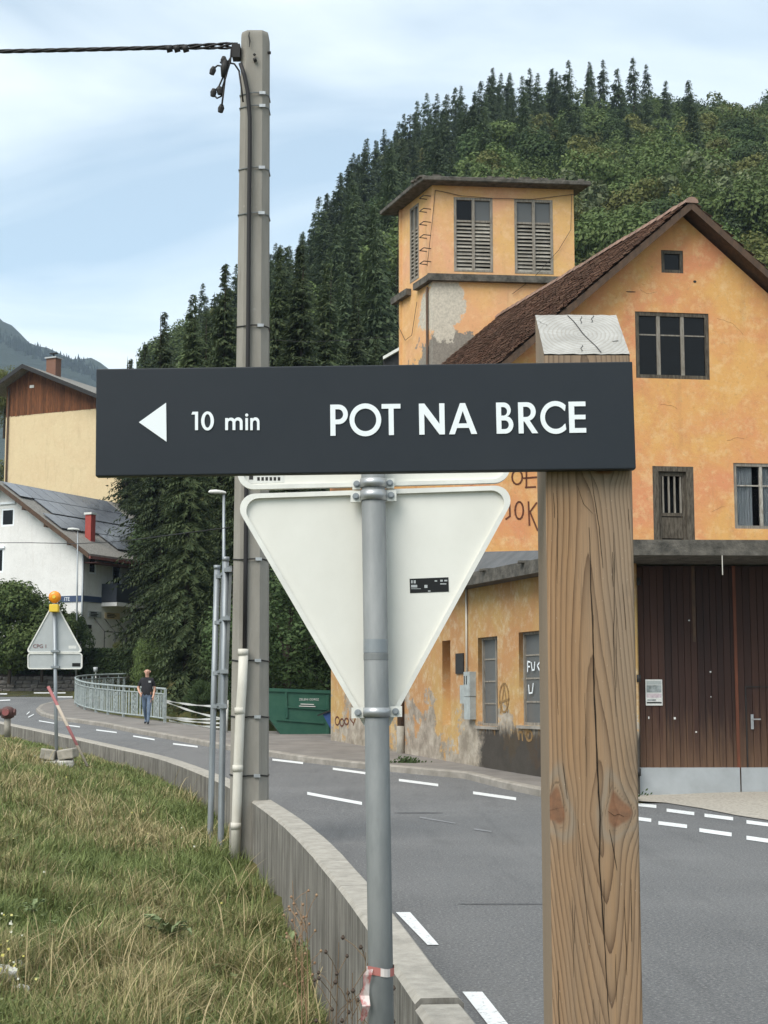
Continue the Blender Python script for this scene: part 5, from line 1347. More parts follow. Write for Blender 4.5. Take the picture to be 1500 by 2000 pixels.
# ------------------------------------------------------------------ street lamps and wires
def street_lamp(base, top, Y, headdx, lb, r=.06):
    b, t = P(base[0], base[1], Y), P(top[0], top[1], Y); b.z = min(b.z, roadz(Y) + .1)
    o = thing('street_lamp', lb, 'lamp', b, 'street lamps')
    MB().tube([b, b.lerp(t, .5), t], [r * 1.15, r, r * .7], 10).build('pole', 'galv', o, True)
    h0, h1 = t - Vector((headdx * .15, 0, -.03)), t + Vector((headdx, 0, .06))
    m = MB(); 
    for i, (f, w, hh) in enumerate(((0, .05, .04), (.15, .10, .07), (.55, .15, .09), (.9, .12, .07), (1, .04, .03))):
        c = h0.lerp(h1, f)
        for (y_, z_) in ((-w, -.02), (-w * .7, hh), (w * .7, hh), (w, -.02)): m.v.append(c + Vector((0, y_, z_)))
    m.f = [(4 * i + j, 4 * i + (j + 1) % 4, 4 * i + 4 + (j + 1) % 4, 4 * i + 4 + j) for i in range(4) for j in range(4)] + [(0, 1, 2, 3), (19, 18, 17, 16)]
    m.build('lamp_head', 'label_white', o, True); return o
street_lamp((437, 1420), (437, 965), 50, -.50, 'grey street lamp with pale flat head just left of the concrete pole')
street_lamp((149, 1325), (152, 1036), 82, -.55, 'thin grey street lamp in front of the white house', .05)
for i, pts in enumerate([[(-60, 1060), (60, 1060), (150, 1062), (240, 1057), (340, 1044), (448, 1030)]]):
    o = MB().tube([P(x, y, lerp(75, 48, (x + 60) / 508)) for x, y in pts], .016, 5).build('overhead_wire', 'cable', None, True); tag(o, 'thin black overhead wire crossing in front of the white house', 'wire')
o = MB().tube([P(x, y, 62) for x, y in [(500, 662), (600, 668), (690, 664), (785, 655)]], .011, 5).build('overhead_wire', 'cable', None, True); tag(o, 'thin overhead wire running from the spruces to the orange tower', 'wire')
# small signpost behind the railing
o = thing('marker_post', 'small pale marker post with round top behind the railing', 'post', P(187, 1360, 72))
MB().tube([P(187, 1362, 72), P(187, 1312, 72)], .03, 8).build('post', 'label_white', o); MB().tube([P(187, 1312, 71.9), P(186.5, 1303, 71.9)], [.09, .11], 10).build('top', 'sign_grey', o, True)

# ------------------------------------------------------------------ white house with solar roof
def slope_roof(parent, R0, w, v, half, ln, drop, fr, th, mat, name='roof'):
    """one slope from ridge point R0 going out along w by half and down by drop, running along v"""
    pts = [R0 - v * fr, R0 + v * ln, R0 + v * ln + w * half - Z * drop, R0 - v * fr + w * half - Z * drop]
    return MB().prism(pts, -Z * th).build(name, mat, parent)
uh, vh = Vector((.894, -.448, 0)), Vector((.448, .894, 0))
Oh = P(5, 945, 90); Oh0 = Vector((Oh.x, Oh.y, 0)); zr = Oh.z
wh = thing('white_house', 'white rendered house with solar panels on its roof and a red chimney', 'house', (Oh.x, Oh.y, 3.0))
def hpx(px, py): return on_plane(px, py, Oh0, uh)
HWh = hpx(160, 1200)[0]; PIT = .66
zb = 2.0
nh = Vector((-uh.y, uh.x, 0))
wA = rect_px(hpx, 3, 994, 27, 1027); wB = rect_px(hpx, -20, 1072, 6, 1118)
plate('gable_wall', [[(-HWh, zb), (HWh, zb), (HWh, zr - HWh * PIT), (0, zr), (-HWh, zr - HWh * PIT)], rect(*wA), rect(*wB)], .35, Oh0, uh, Z, 'white_render', wh, sink=1.0)
for wq in (wA, wB):
    w_o = window(wh, Oh0, uh, *wq, nx=1, ny=(), fw=.10, mat='letter', pane='glass')
    MB().bx(Oh0 + uh * (wq[0] - .1) - nh * .1 + Z * (wq[3] + (.25 if wq is wA else -.02)), uh * (wq[2] - wq[0] + .2), nh * .1, Z * .12).build('shutter_box', 'letter', w_o)
# right side wall with openings
Os = Oh0 + uh * HWh
def hsx(px, py): return on_plane(px, py, Os, vh)
wC = rect_px(hsx, 174, 1080, 188, 1122); wD = rect_px(hsx, 220, 1078, 236, 1180)
LNh = 11.0; zbal = hsx(200, 1168)[1]
plate('side_wall', [rect(.35, zb, LNh, zr - HWh * PIT - .02), rect(*wC), rect(*wD)], .3, Os, vh, Z, 'white_render', wh, sink=1.0)
window(wh, Os, vh, *wC, nx=1, ny=(), fw=.10, mat='letter'); window(wh, Os, vh, *wD, nx=1, ny=(), fw=.10, mat='letter')
rf = slope_roof(wh, Oh0 + Z * (zr + .15), uh, vh, HWh + 1.0, LNh + .6, (HWh + 1.0) * PIT, .8, .12, 'tile_dark')
slope_roof(rf, Oh0 + Z * (zr + .148), -uh, vh, HWh + .9, LNh + .6, (HWh + .9) * PIT, .8, .12, 'tile_dark', 'roof_slope')
for w in (uh, -uh): MB().prism([Oh0 - vh * .84 + Z * (zr + .17), Oh0 - vh * .84 + w * (HWh + 1.0) + Z * (zr + .17 - (HWh + 1) * PIT), Oh0 - vh * .84 + w * (HWh + 1.0) + Z * (zr - .12 - (HWh + 1) * PIT), Oh0 - vh * .84 + Z * (zr - .12)], vh * .036).build('barge_board', 'brown_board', rf)
ev = Oh0 + uh * (HWh + 1.0) + Z * (zr - (HWh + 1) * PIT)
MB().bx(ev - vh * .8 - Z * .14, uh * .12, vh * (LNh + 1.2), Z * .16).build('gutter', 'red_metal', rf)
MB().bx(Os + vh * .1 + Z * (zr - (HWh + .9) * PIT - .35), uh * .95, vh * (LNh - .2), Z * .05).build('soffit', 'red_metal', rf)
for a_ in (.35, .62, .9): 
    p = Oh0 + uh * HWh * a_ + Z * (zr - HWh * a_ * PIT - .35); MB().bx(p - vh * .75, uh * .18, vh * .75, Z * .2).build('purlin_end', 'brown_board', rf)
# panels: rows x columns, a gap row is left by the chimney
sd = (uh - Z * PIT).normalized(); nr = uh.cross(vh) * 0 + (uh * PIT + Z).normalized()
for r in range(4):
    for c_ in range(9):
        if r == 3 and c_ in (0, 1, 2): continue
        if r == 1 and c_ == 0: continue
        o_ = Oh0 + Z * (zr + .15) + sd * (.35 + r * 1.78 + (.12 if r > 1 else 0)) + vh * (-.45 + c_ * 1.12) + nr * .09
        MB().bx(o_, sd * 1.70, vh * 1.06, nr * .04).build('solar_panel', 'solar', rf)
cp0 = Oh0 + uh * (HWh * .86) + vh * 1.2 + Z * (zr - HWh * .86 * PIT - .3)
ch = MB().bx(cp0, uh * .42, vh * .42, Z * 1.75).build('chimney', 'red_brick', rf)
MB().bx(cp0 - uh * .06 - vh * .06 + Z * 1.75, uh * .54, vh * .54, Z * .12).build('chimney_cap', 'label_white', ch)
MB().bx(cp0 - uh * 1.3 - vh * .2 + Z * .32, uh * 1.1, vh * .5, Z * .08).build('roof_hatch', 'sign_grey', rf)
# band with lettering, balcony, shop signs, awning frame
zband = hsx(170, 1170)[1]
MB().bx(Os + uh * .01 + vh * .0 + Z * (zband - .16), uh * .04, vh * LNh, Z * .34).build('band', 'band_blue', wh)
MB().bx(Oh0 + uh * (HWh - 1.6) - nh * .05 + Z * (zband - .16), uh * 1.6, nh * .045, Z * .34).build('band', 'band_blue', wh)
q = Oh0 + uh * (HWh - 1.25) - nh * .06 + Z * (zband - .1); text('band_lettering', 'ITE', .3, q, uh, Z, 'letter', wh)
b0, z0 = hsx(198, 1150)
MB().bx(Os + uh * .02 + vh * b0 + Z * (zband - .35), uh * 1.1, vh * (LNh - b0), Z * .22).build('balcony_slab', 'white_render', wh)
MB().bx(Os + uh * 1.05 + vh * b0 + Z * (zband - .10), uh * .06, vh * (LNh - b0), Z * 1.05).build('balcony_panel', simple('balcony_dark', (.035, .04, .05), None, rough=.5), wh)
MB().bx(Os + uh * .05 + vh * (b0 - .03) + Z * (zband - .10), uh * 1.06, vh * .05, Z * 1.05).build('balcony_panel', simple('balcony_dark2', (.035, .04, .05), None, rough=.5), wh)
for (x0, y0, x1, y1, mt) in ((172, 1193, 196, 1207, 'box_grey'), (204, 1196, 232, 1210, 'cream_render'), (170, 1220, 177, 1228, 'black'), (167, 1236, 176, 1242, 'black')):
    r = rect_px(hsx, x0, y0, x1, y1); o = MB().bx(Os + uh * .01 + vh * r[0] + Z * r[1], uh * .06, vh * (r[2] - r[0]), Z * (r[3] - r[1])).build('wall_sign', mt, wh)
    if x1 - x0 > 20:
        for i in range(3): MB().bx(Os + uh * .075 + vh * lerp(r[0], r[2], .12) + Z * lerp(r[1], r[3], .2 + .25 * i), uh * .01, vh * (r[2] - r[0]) * (.5 + .13 * (i % 2)), Z * .05).build('sign_print', 'black', o)
zt_ = hsx(190, 1235)[1]
for (x, ) in ((176,), (197,), (219,)):
    s_ = hsx(x, 1250)[0]; MB().tube([Os + uh * 1.0 + vh * s_ + Z * zb, Os + uh * 1.0 + vh * s_ + Z * zt_, Os + uh * .02 + vh * (s_ + .3) + Z * (zt_ + .8)], .03, 5).build('awning_frame', 'black', wh)
s0_, s1_ = hsx(176, 1250)[0], hsx(219, 1250)[0]
MB().tube([Os + uh * 1.0 + vh * s0_ + Z * zt_, Os + uh * 1.0 + vh * s1_ + Z * zt_], .03, 5).build('awning_frame', 'black', wh)
dp = Os + uh * .08 - vh * .1
MB().tube([dp + Z * zb, dp + Z * (zr - HWh * PIT - .3)], .06, 8).build('downpipe', 'galv', wh, True)

# ------------------------------------------------------------------ tall cream house behind it
uy, vy = Vector((.914, -.406, 0)), Vector((.406, .914, 0))
Oy = P(60, 722, 112); Oy0 = Vector((Oy.x, Oy.y, 0)); zy = Oy.z
yh = thing('cream_house', 'tall cream house with brown timber gable and brick chimney behind the white house', 'house', (Oy.x, Oy.y, 5))
def ypx(px, py): return on_plane(px, py, Oy0, uy)
xl, xr_ = ypx(9, 900)[0], ypx(241, 960)[0]; zl_ = ypx(9, 756)[1]; zr_ = ypx(241, 797)[1]; zc_ = ypx(100, 806)[1]
ny_ = Vector((-uy.y, uy.x, 0))
plate('front_wall', [rect(xl, 4.0, xr_, zc_ - .004)], .4, Oy0, uy, Z, 'cream_render', yh, sink=1.0)
MB().bx(Oy0 + uy * (xr_ - .4) + ny_ * .4 + Z * 4, uy * .4, vy * 12, Z * (zr_ - 4)).build('side_wall', 'white_render', yh)
MB().bx(Oy0 + uy * xl + ny_ * .4 + Z * 4, uy * .4, vy * 12, Z * (zl_ - 4)).build('side_wall', 'cream_render', yh)
def ytop(s): return lerp(zy, zl_, s / xl) if s < 0 else lerp(zy, zr_, s / xr_)
wood = plate('timber_gable', [[(xl, zc_), (xr_, zc_), (xr_, zr_), (0, zy), (xl, zl_)]], .25, Oy0 + ny_ * .08, uy, Z, 'cladding', yh, sink=1.0)
s_ = xl; rnd = random.Random(8)
while s_ < xr_ - .05:
    w = min(.21, xr_ - s_); b0_ = zc_ - .05 + rnd.uniform(-.03, .03)
    MB().add([Oy0 + ny_ * o_ + uy * a + Z * z for o_ in (.0, .07) for (a, z) in ((s_ + .01, b0_), (s_ + w - .01, b0_), (s_ + w - .01, ytop(s_ + w - .01) - .02), (s_ + .01, ytop(s_ + .01) - .02))], [(0, 1, 2, 3), (0, 4, 5, 1), (1, 5, 6, 2), (0, 3, 7, 4)]).build('plank', 'cladding', wood)
    s_ += w
a = ypx(63, 755); MB().bx(Oy0 + uy * (a[0] - .2) - ny_ * .05 + Z * (a[1] - .1), uy * .36, ny_ * .05, Z * .2).build('vent', 'label_white', wood)
rf2 = slope_roof(yh, Oy0 + Z * (zy + .22), uy, vy, xr_ + 1.0, 13, (zy - zr_) * (xr_ + 1) / xr_, 1.0, .2, 'tile_dark')
slope_roof(rf2, Oy0 + Z * (zy + .218), -uy, vy, -xl + 1.0, 13, (zy - zl_) * (-xl + 1) / -xl, 1.0, .2, 'tile_dark', 'roof_slope')
for (w, hlf, dr) in ((uy, xr_ + 1.0, (zy - zr_) * (xr_ + 1) / xr_), (-uy, -xl + 1.0, (zy - zl_) * (-xl + 1) / -xl)):
    q = Oy0 - vy * 1.04 + Z * (zy + .24); MB().prism([q, q + w * hlf - Z * dr, q + w * hlf - Z * (dr + .32), q - Z * .32], vy * .036).build('barge_board', 'black', rf2)
cq = Oy0 + uy * 1.0 + vy * 2.2; cq = Vector((P(90, 728, cq.y).x, cq.y, P(90, 735, cq.y).z))
ch = MB().bx(cq, uy * .85, vy * .7, Z * 1.35).build('chimney', 'brick_brown', rf2)
MB().bx(cq - uy * .1 - vy * .1 + Z * 1.35, uy * 1.05, vy * .9, Z * .1).build('chimney_cap', 'sign_grey', ch)
MB().tube([cq + uy * .4 + vy * .35 + Z * 1.4, cq + uy * .4 + vy * .35 + Z * 1.75], .06, 6).bx(cq + uy * .1 + vy * .2 + Z * 1.75, uy * .6, vy * .3, Z * .06).build('cowl', 'black', ch)
p = Oy0 + uy * (xl + .25) - ny_ * .1; MB().tube([p + Z * 4, p + Z * (zl_ - .1)], .07, 8).build('downpipe', 'brown_board', yh, True)
# balcony on the right side wall
MB().bx(Oy0 + uy * (xr_ + .0) + vy * 1.0 + Z * ypx(245, 1000)[1], uy * 1.2, vy * 5, Z * 1.1).build('balcony', 'black', yh)

# small roof behind the tower
o = thing('distant_roof', 'small dark roof with pale edge behind the orange tower', 'roof', P(765, 720, 60))
MB().prism([P(748, 700, 60), P(790, 676, 60), P(800, 740, 60), P(752, 740, 60)], Vector((0, 3, 0))).build('body', 'black', o)
MB().prism([P(748, 696, 59.8), P(790, 672, 59.8), P(790, 678, 59.8), P(748, 702, 59.8)], Vector((0, 3.3, 0))).build('roof_edge', 'alu_rim', o)

# ------------------------------------------------------------------ walking man
gp_ = G(286, 1415, .13)
man = thing('person', 'man in black t-shirt and blue jeans walking along the pavement by the railing', 'person', (gp_.x, gp_.y, roadz(gp_.y) + KH))
sk_pts = {  # joint: (x, y, z, radius); facing -Y towards the camera
 'pelvis': (0, 0, .93, .135), 'belly': (0, -.02, 1.08, .150), 'chest': (0, -.01, 1.30, .155), 'neck0': (0, .01, 1.46, .075), 'neck': (0, -.005, 1.52, .058), 'jaw': (0, -.035, 1.585, .066), 'head': (0, -.012, 1.655, .096), 'crown': (0, 0, 1.725, .075),
 'shL': (.165, .01, 1.41, .072), 'elL': (.235, .03, 1.13, .047), 'wrL': (.225, -.10, .92, .031), 'haL': (.215, -.14, .85, .034),
 'shR': (-.165, .01, 1.41, .072), 'elR': (-.295, .05, 1.15, .047), 'wrR': (-.215, -.13, 1.00, .031), 'haR': (-.165, -.17, .95, .034),
 'hiL': (.085, 0, .87, .098), 'knL': (.095, -.14, .50, .066), 'anL': (.085, -.24, .11, .045), 'heL': (.085, -.23, .05, .042), 'toL': (.105, -.40, .045, .036),
 'hiR': (-.085, 0, .87, .098), 'knR': (-.075, .05, .49, .066), 'anR': (-.06, .27, .17, .045), 'heR': (-.06, .29, .11, .042), 'toR': (-.075, .14, .04, .036)}
names = list(sk_pts); E_ = [('pelvis', 'belly'), ('belly', 'chest'), ('chest', 'neck0'), ('neck0', 'neck'), ('neck', 'jaw'), ('jaw', 'head'), ('head', 'crown')]
for s_ in 'LR': E_ += [('chest', 'sh' + s_), ('sh' + s_, 'el' + s_), ('el' + s_, 'wr' + s_), ('wr' + s_, 'ha' + s_), ('pelvis', 'hi' + s_), ('hi' + s_, 'kn' + s_), ('kn' + s_, 'an' + s_), ('an' + s_, 'he' + s_), ('he' + s_, 'to' + s_)]
for s_, sg_ in (('L', 1), ('R', -1)):
    hx, hy_, hz_, _ = sk_pts['ha' + s_]
    for i, (dx, ln) in enumerate(((-.022, .058), (-.008, .068), (.008, .064), (.021, .050))):
        n1, n2 = f'f{s_}{i}a', f'f{s_}{i}b'; sk_pts[n1] = (hx + dx, hy_ - .015, hz_ - .05, .0095); sk_pts[n2] = (hx + dx * .9, hy_ - .005, hz_ - .05 - ln * .6, .008)
        names += [n1, n2]; E_ += [('ha' + s_, n1), (n1, n2)]
    n1 = f't{s_}'; sk_pts[n1] = (hx - sg_ * .035, hy_ - .04, hz_ - .03, .010); names.append(n1); E_.append(('ha' + s_, n1))
me = bpy.data.meshes.new('body'); me.from_pydata([sk_pts[n][:3] for n in names], [(names.index(a), names.index(b)) for a, b in E_], [])
bo = bpy.data.objects.new('tmp_body', me); col.objects.link(bo)
sm = bo.modifiers.new('s', 'SKIN'); sm.use_smooth_shade = True
for i, n in enumerate(names):
    sv = me.skin_vertices[0].data[i]; r = sk_pts[n][3]; sv.radius = (r * (1.25 if n in ('chest', 'belly', 'pelvis') else 1), r * (.85 if n in ('chest', 'belly', 'pelvis') else 1)); sv.use_root = n == 'pelvis'
bo.modifiers.new('ss', 'SUBSURF').levels = 2; bo.modifiers['ss'].render_levels = 2
dg = bpy.context.evaluated_depsgraph_get(); bm_ = bpy.data.meshes.new_from_object(bo.evaluated_get(dg)); bpy.data.objects.remove(bo)
bm_.materials.clear()
MAT['skin'] = simple('skin', (.55, .33, .24), (.48, .27, .19), 8, .6); MAT['shirt'] = simple('black_shirt', (.022, .022, .026), (.03, .03, .034), 9, .9); MAT['jeans'] = simple('blue_jeans', (.075, .115, .18), (.14, .18, .24), 5, .9); MAT['shoe'] = simple('dark_shoe', (.02, .02, .022), None, rough=.6)
for n in ('skin', 'shirt', 'jeans', 'shoe'): bm_.materials.append(MAT[n])
for p in bm_.polygons:
    c = p.center
    arm = abs(c.x) > .175 and c.z < 1.36 and c.z > .7
    p.material_index = 0 if (c.z > 1.485 or (arm and c.z < 1.20)) else 1 if (c.z > .93) else 0 if arm and abs(c.x) > .15 else 3 if c.z < .085 else 2
    if .7 < c.z < 1.02 and c.y < -.09 and abs(c.x) > .13: p.material_index = 0
link('body', bm_, None, man, True, local=True)
HZ = 1.655
for sx in (-1, 1):
    MB().cbx((sx * .034, -.093, HZ + .005), .016, .008, .008).build('eye', 'black', man, local=True)
    o = MB().tube([(sx * .084, .0, HZ - .035), (sx * .094, .004, HZ), (sx * .088, .012, HZ + .03)], [.010, .018, .012], 8).build('ear', 'skin', man, True, local=True)
MB().tube([(0, -.092, HZ + .01), (0, -.108, HZ - .022), (0, -.096, HZ - .036)], [.008, .015, .011], 8).build('nose', 'skin', man, True, local=True)
MB().cbx((0, -.094, HZ - .068), .045, .008, .007).build('mouth', 'red_rust', man, local=True)
MB().cbx((.10, -.148, 1.34), .075, .004, .06).build('chest_print', 'sign_grey', man, local=True)

# ------------------------------------------------------------------ vegetation builders
def leafmesh(name, polys):
    vs_ = np.concatenate([np.asarray(p, dtype=float) for p in polys]); me = bpy.data.meshes.new(name)
    n = len(vs_); sizes = [len(p) for p in polys]; st = np.concatenate([[0], np.cumsum(sizes)[:-1]])
    me.vertices.add(n); me.vertices.foreach_set('co', vs_.ravel()); me.loops.add(n); me.loops.foreach_set('vertex_index', np.arange(n))
    me.polygons.add(len(polys)); me.polygons.foreach_set('loop_start', st); me.update(calc_edges=True); me.validate(); return me
def spruce(h, r, seed, whorls=42, per=9, segs=6, droop=.35, tw=.30, gap=.06):
    R = random.Random(seed); polys = []; tr = MB()
    bend = [R.uniform(-.01, .01) * h for _ in range(2)]
    tr.tube([(0, 0, -1), (0, 0, h * .35), (bend[0], bend[1], h * .98)], [h * .014, h * .010, .015], 7)
    nb_ = whorls * per
    for w in range(nb_):
        t = gap + (1 - gap) * ((w + R.random()) / nb_) ** 1.05; z0 = h * t
        for b in range(1):
            a = R.uniform(0, 6.283); ca, sa = math.cos(a), math.sin(a)
            L = (r * (1 - t) ** .92 * (1 + .16 * math.sin(a * 2 + seed) + .14 * math.sin(t * 37 + a)) + .10) * R.uniform(.55, 1.12) * (1.25 if R.random() < .07 else 1)
            up = R.uniform(.1, .45) if t > .85 else R.uniform(-.15, .12)
            sg_ = max(2, int(segs * min(1, .35 + (1 - t))))
            for k_ in range(sg_):
                f = (k_ + R.uniform(.3, .9)) / sg_; x = L * f; dz = up * x - droop * x * f + .12 * x * f * f
                px_, py_, pz_ = ca * x, sa * x, z0 + dz
                size = tw * (1.15 - .5 * f) * R.uniform(.6, 1.35) * (1 if t < .9 else .55)
                for sd in (-1, 1):
                    dx, dy = ca * .75 - sd * sa * R.uniform(.5, 1), sa * .75 + sd * ca * R.uniform(.5, 1)
                    ex_, ey_, ez_ = px_ + dx * size, py_ + dy * size, pz_ - size * R.uniform(.10, .85)
                    wd = size * .22
                    polys.append([(px_, py_, pz_ + wd * .5), (lerp(px_, ex_, .55) - dy * wd * .8, lerp(py_, ey_, .55) + dx * wd * .8, lerp(pz_, ez_, .5)), (ex_, ey_, ez_), (lerp(px_, ex_, .5) + dy * wd * .6, lerp(py_, ey_, .5) - dx * wd * .6, lerp(pz_, ez_, .6) - wd * .5)])
                if R.random() < .8:
                    hl_ = size * R.uniform(.7, 1.5); ww = size * .16
                    polys.append([(px_ - sa * ww, py_ + ca * ww, pz_), (px_ + sa * ww, py_ - ca * ww, pz_), (px_ + ca * .1, py_ + sa * .1, pz_ - hl_)])
    polys.append([(bend[0] - .06, bend[1], h * .96), (bend[0] + .06, bend[1], h * .96), (bend[0], bend[1], h * 1.01)])
    return leafmesh('crown', polys), tr.mesh('trunk')
def broadleaf(h, r, seed, lobes=26, per=150, leaf=.30, base=.22, flat=1.0):
    R = random.Random(seed); polys = []; tr = MB(); cz = h * (base + (1 - base) / 2); hz = h * (1 - base) / 2
    tr.tube([(0, 0, -1), (R.uniform(-.2, .2), 0, h * .3), (R.uniform(-.4, .4), R.uniform(-.4, .4), h * .75)], [h * .022, h * .016, h * .005], 7)
    for l in range(lobes):
        while True:
            x, y, z = (R.uniform(-1, 1) for _ in range(3)); d = x * x + y * y + z * z
            if .12 < d < 1: break
        s = (1.0 - .25 * max(0, z)); c = Vector((x * r * s * .82, y * r * s * .82, cz + z * hz * .86)); lr = r * R.uniform(.22, .40)
        if l % 3 == 0: tr.tube([(0, 0, h * R.uniform(.25, .5)), c * .55 + Vector((0, 0, cz * .42)), c], [h * .008, h * .005, .01], 5)
        for q in range(per):
            v_ = Vector((R.gauss(0, 1), R.gauss(0, 1), R.gauss(0, 1) * .8 + .25)).normalized(); p = c + v_ * lr * R.uniform(.72, 1.08)
            n_ = (v_ + Vector((R.uniform(-.8, .8), R.uniform(-.8, .8), R.uniform(-.3, .9)))).normalized(); a = n_.orthogonal().normalized(); a.rotate(Matrix.Rotation(R.uniform(0, 6.28), 3, n_)); b_ = n_.cross(a)
            s1 = leaf * R.uniform(.55, 1.2)
            polys.append([p - a * s1, p - b_ * s1 * .55, p + a * s1, p + b_ * s1 * .55])
    return leafmesh('crown', polys), tr.mesh('trunk')
PROTO = {}
def tree(name, label, cat, proto, loc, scale=1.0, rz=0.0, group=None, mat=None, zs=1.0):
    cr, tr = proto
    o = thing(name, label, cat, loc, group); o.rotation_euler[2] = rz; o.scale = (scale, scale, scale * zs)
    for n, me, mt in (('crown', cr, mat), ('trunk', tr, 'bark')):
        if not me.materials: me.materials.append(MAT[mt])
        c = bpy.data.objects.new(n, me); col.objects.link(c); c.parent = o
    return o
sprA = [spruce(22, 3.6, s, 62, 12, 10, .42, .36, .03) for s in (1, 2, 3)]
R = random.Random(77)
tips = [  # tip pixel, depth, width factor, label
 ((378, 560), 64, .98, 'large drooping spruce in front of the cream house, left of the concrete pole'),
 ((322, 597), 78, .95, 'pointed spruce farthest left on the tree line above the board'),
 ((442, 500), 70, 1.0, 'tall spruce whose top shows just left of the concrete pole'),
 ((492, 520), 62, 1.05, 'spruce standing straight behind the concrete pole'),
 ((548, 468), 74, .85, 'thin ragged spruce top just right of the concrete pole'),
 ((588, 462), 68, 1.05, 'broad spruce second right of the concrete pole'),
 ((640, 500), 76, 1.0, 'dark spruce above the board between the pole and the tower'),
 ((405, 600), 84, .95, 'spruce partly hidden left of the pole, behind the large drooping one'),
 ((285, 660), 92, .9, 'small spruce at the low left end of the tree line'),
 ((695, 560), 80, 1.0, 'dark spruce nearest the left edge of the orange tower'),
 ((255, 690), 100, .85, 'lowest far spruce beside the board top left corner'),
 ((735, 640), 70, .9, 'low spruce filling the gap left of the orange tower')]
for i, ((x, y), Y_, wf, lb) in enumerate(tips):
    t = P(x, y, Y_); g = max(roadz(Y_) - .3, min(terrain(t.x, Y_), t.z - 10)); h = t.z - g; s = h / 22.4
    o = tree('spruce_tree', lb, 'tree', sprA[i % 3], (t.x, Y_, g), s * wf, R.uniform(0, 6.28), 'spruces behind the bend', 'spruce', 1 / wf)
# broad-leaved trees and shrubs near the bend
blA = [broadleaf(7, 3.0, s, 36, 420, .095, .04) for s in (5, 6)]
for i, (x, yb_, yt, Y_, w, mt, lb) in enumerate([
  (288, 1390, 1215, 66, .42, 'leaf', 'light green young tree behind the railing and the walking man'),
  (560, 1400, 1080, 54, 1.0, 'leaf_dark', 'dark leafy tree behind the green skip'),
  (640, 1400, 1130, 58, .9, 'leaf_dark', 'dark leafy tree between the skip and the orange building'),
  (470, 1390, 1200, 56, .6, 'leaf_dark', 'dark leafy tree low behind the concrete pole'),
  (395, 1395, 1300, 60, .7, 'leaf_dark', 'dark bush low between the walking man and the pole')]):
    b0_ = P(x, yb_, Y_); t = P(x, yt, Y_); h = t.z - b0_.z
    me_c = blA[i % 2][0].copy(); me_c.materials.clear(); me_c.materials.append(MAT[mt])
    tree('leafy_tree', lb, 'tree', (me_c, blA[i % 2][1]), (b0_.x, Y_, b0_.z - .4), h / 7 * w / .62 * .8, i * 1.3, 'leafy trees at the bend', mt, .62 / w / .8)
blB = [broadleaf(7, 3.4, s, 46, 330, .17, 0.0) for s in (15, 16)]
for i, (x, yb_, yt, Y_, w, mt, lb) in enumerate([
  (18, 1300, 1128, 82, 1.0, 'leaf', 'dark rounded garden bush at the left edge before the white house'),
  (82, 1300, 1160, 82, 1.0, 'leaf', 'bright garden bush left of the amber warning lamp'),
  (138, 1300, 1188, 83, .75, 'leaf_dark', 'small garden bush right of the amber warning lamp'),
  (232, 1290, 1245, 84, .8, 'leaf_olive', 'low yellowish bush before the shop front of the white house')]):
    b0_ = P(x, yb_, Y_); t = P(x, yt, Y_); h = t.z - b0_.z; me_c = blB[i % 2][0].copy(); me_c.materials.clear(); me_c.materials.append(MAT[mt])
    tree('garden_bush', lb, 'bush', (me_c, blB[i % 2][1]), (b0_.x, Y_, b0_.z - .3), h / 7 * 1.05 * w, i * 2.1, 'garden bushes by the white house', mt, 1 / w)
o = tree('leafy_tree', 'olive green tree top left of the cream house roof', 'tree', (blA[0][0].copy(), blA[0][1]), P(8, 838, 135), .85, .3, 'leafy trees at the bend', 'leaf_olive')
o.children[0].data.materials.clear(); o.children[0].data.materials.append(MAT['leaf_olive'])
# hedge and garden wall beyond the side street
hd = thing('hedge', 'long dark clipped hedge above the stone garden wall', 'hedge', P(100, 1320, 83.5))
a, b = P(-120, 1316, 83.4), P(256, 1316, 83.4); H_ = P(0, 1268, 83.4).z - a.z; polys = []
for i in range(16000):
    f = R.random(); fc = R.random(); x = lerp(a.x, b.x, f)
    if fc < .62: y, z = 83.4 + R.uniform(-.08, .15), a.z + H_ * R.random()
    else: y, z = 83.4 + 1.5 * R.random(), a.z + H_ * R.uniform(.92, 1.03)
    n_ = Vector((R.uniform(-1, 1), R.uniform(-1.4, .2), R.uniform(-.4, 1))).normalized(); e = n_.orthogonal().normalized(); e.rotate(Matrix.Rotation(R.uniform(0, 6.28), 3, n_)); g_ = n_.cross(e); s1 = R.uniform(.05, .11); p = Vector((x, y, z)) - Vector(hd.location)
    polys.append([p - e * s1, p - g_ * s1 * .6, p + e * s1, p + g_ * s1 * .6])
link('foliage', leafmesh('foliage', polys), 'leaf_dark', hd, local=True)
MB().bx((a.x, 83.5, a.z - .3), (b.x - a.x, 0, 0), (0, 1.3, 0), (0, 0, H_ + .2)).build('hedge_core', 'bark', hd)
sw = thing('stone_wall', 'low grey fieldstone garden wall across the side street', 'wall', P(70, 1350, 82.5))
a, b = P(-120, 1352, 82.5), P(150, 1352, 82.5); H_ = P(0, 1321, 82.5).z - a.z
MB().bx((a.x, 82.53, a.z - .3), (b.x - a.x, 0, 0), (0, .4, 0), (0, 0, H_ + .28)).build('core', 'stone', sw)
me_s = []
for q in range(6):
    ms = MB().cbx((0, 0, 0), .42, .16, .22).mesh('stone'); oo = bpy.data.objects.new('t', ms); bevel(oo, .05, 1); rock(oo, .05, q); bpy.data.objects.remove(oo); ms.materials.append(MAT['stone']); me_s.append(ms)
zq = a.z + .1; row = 0
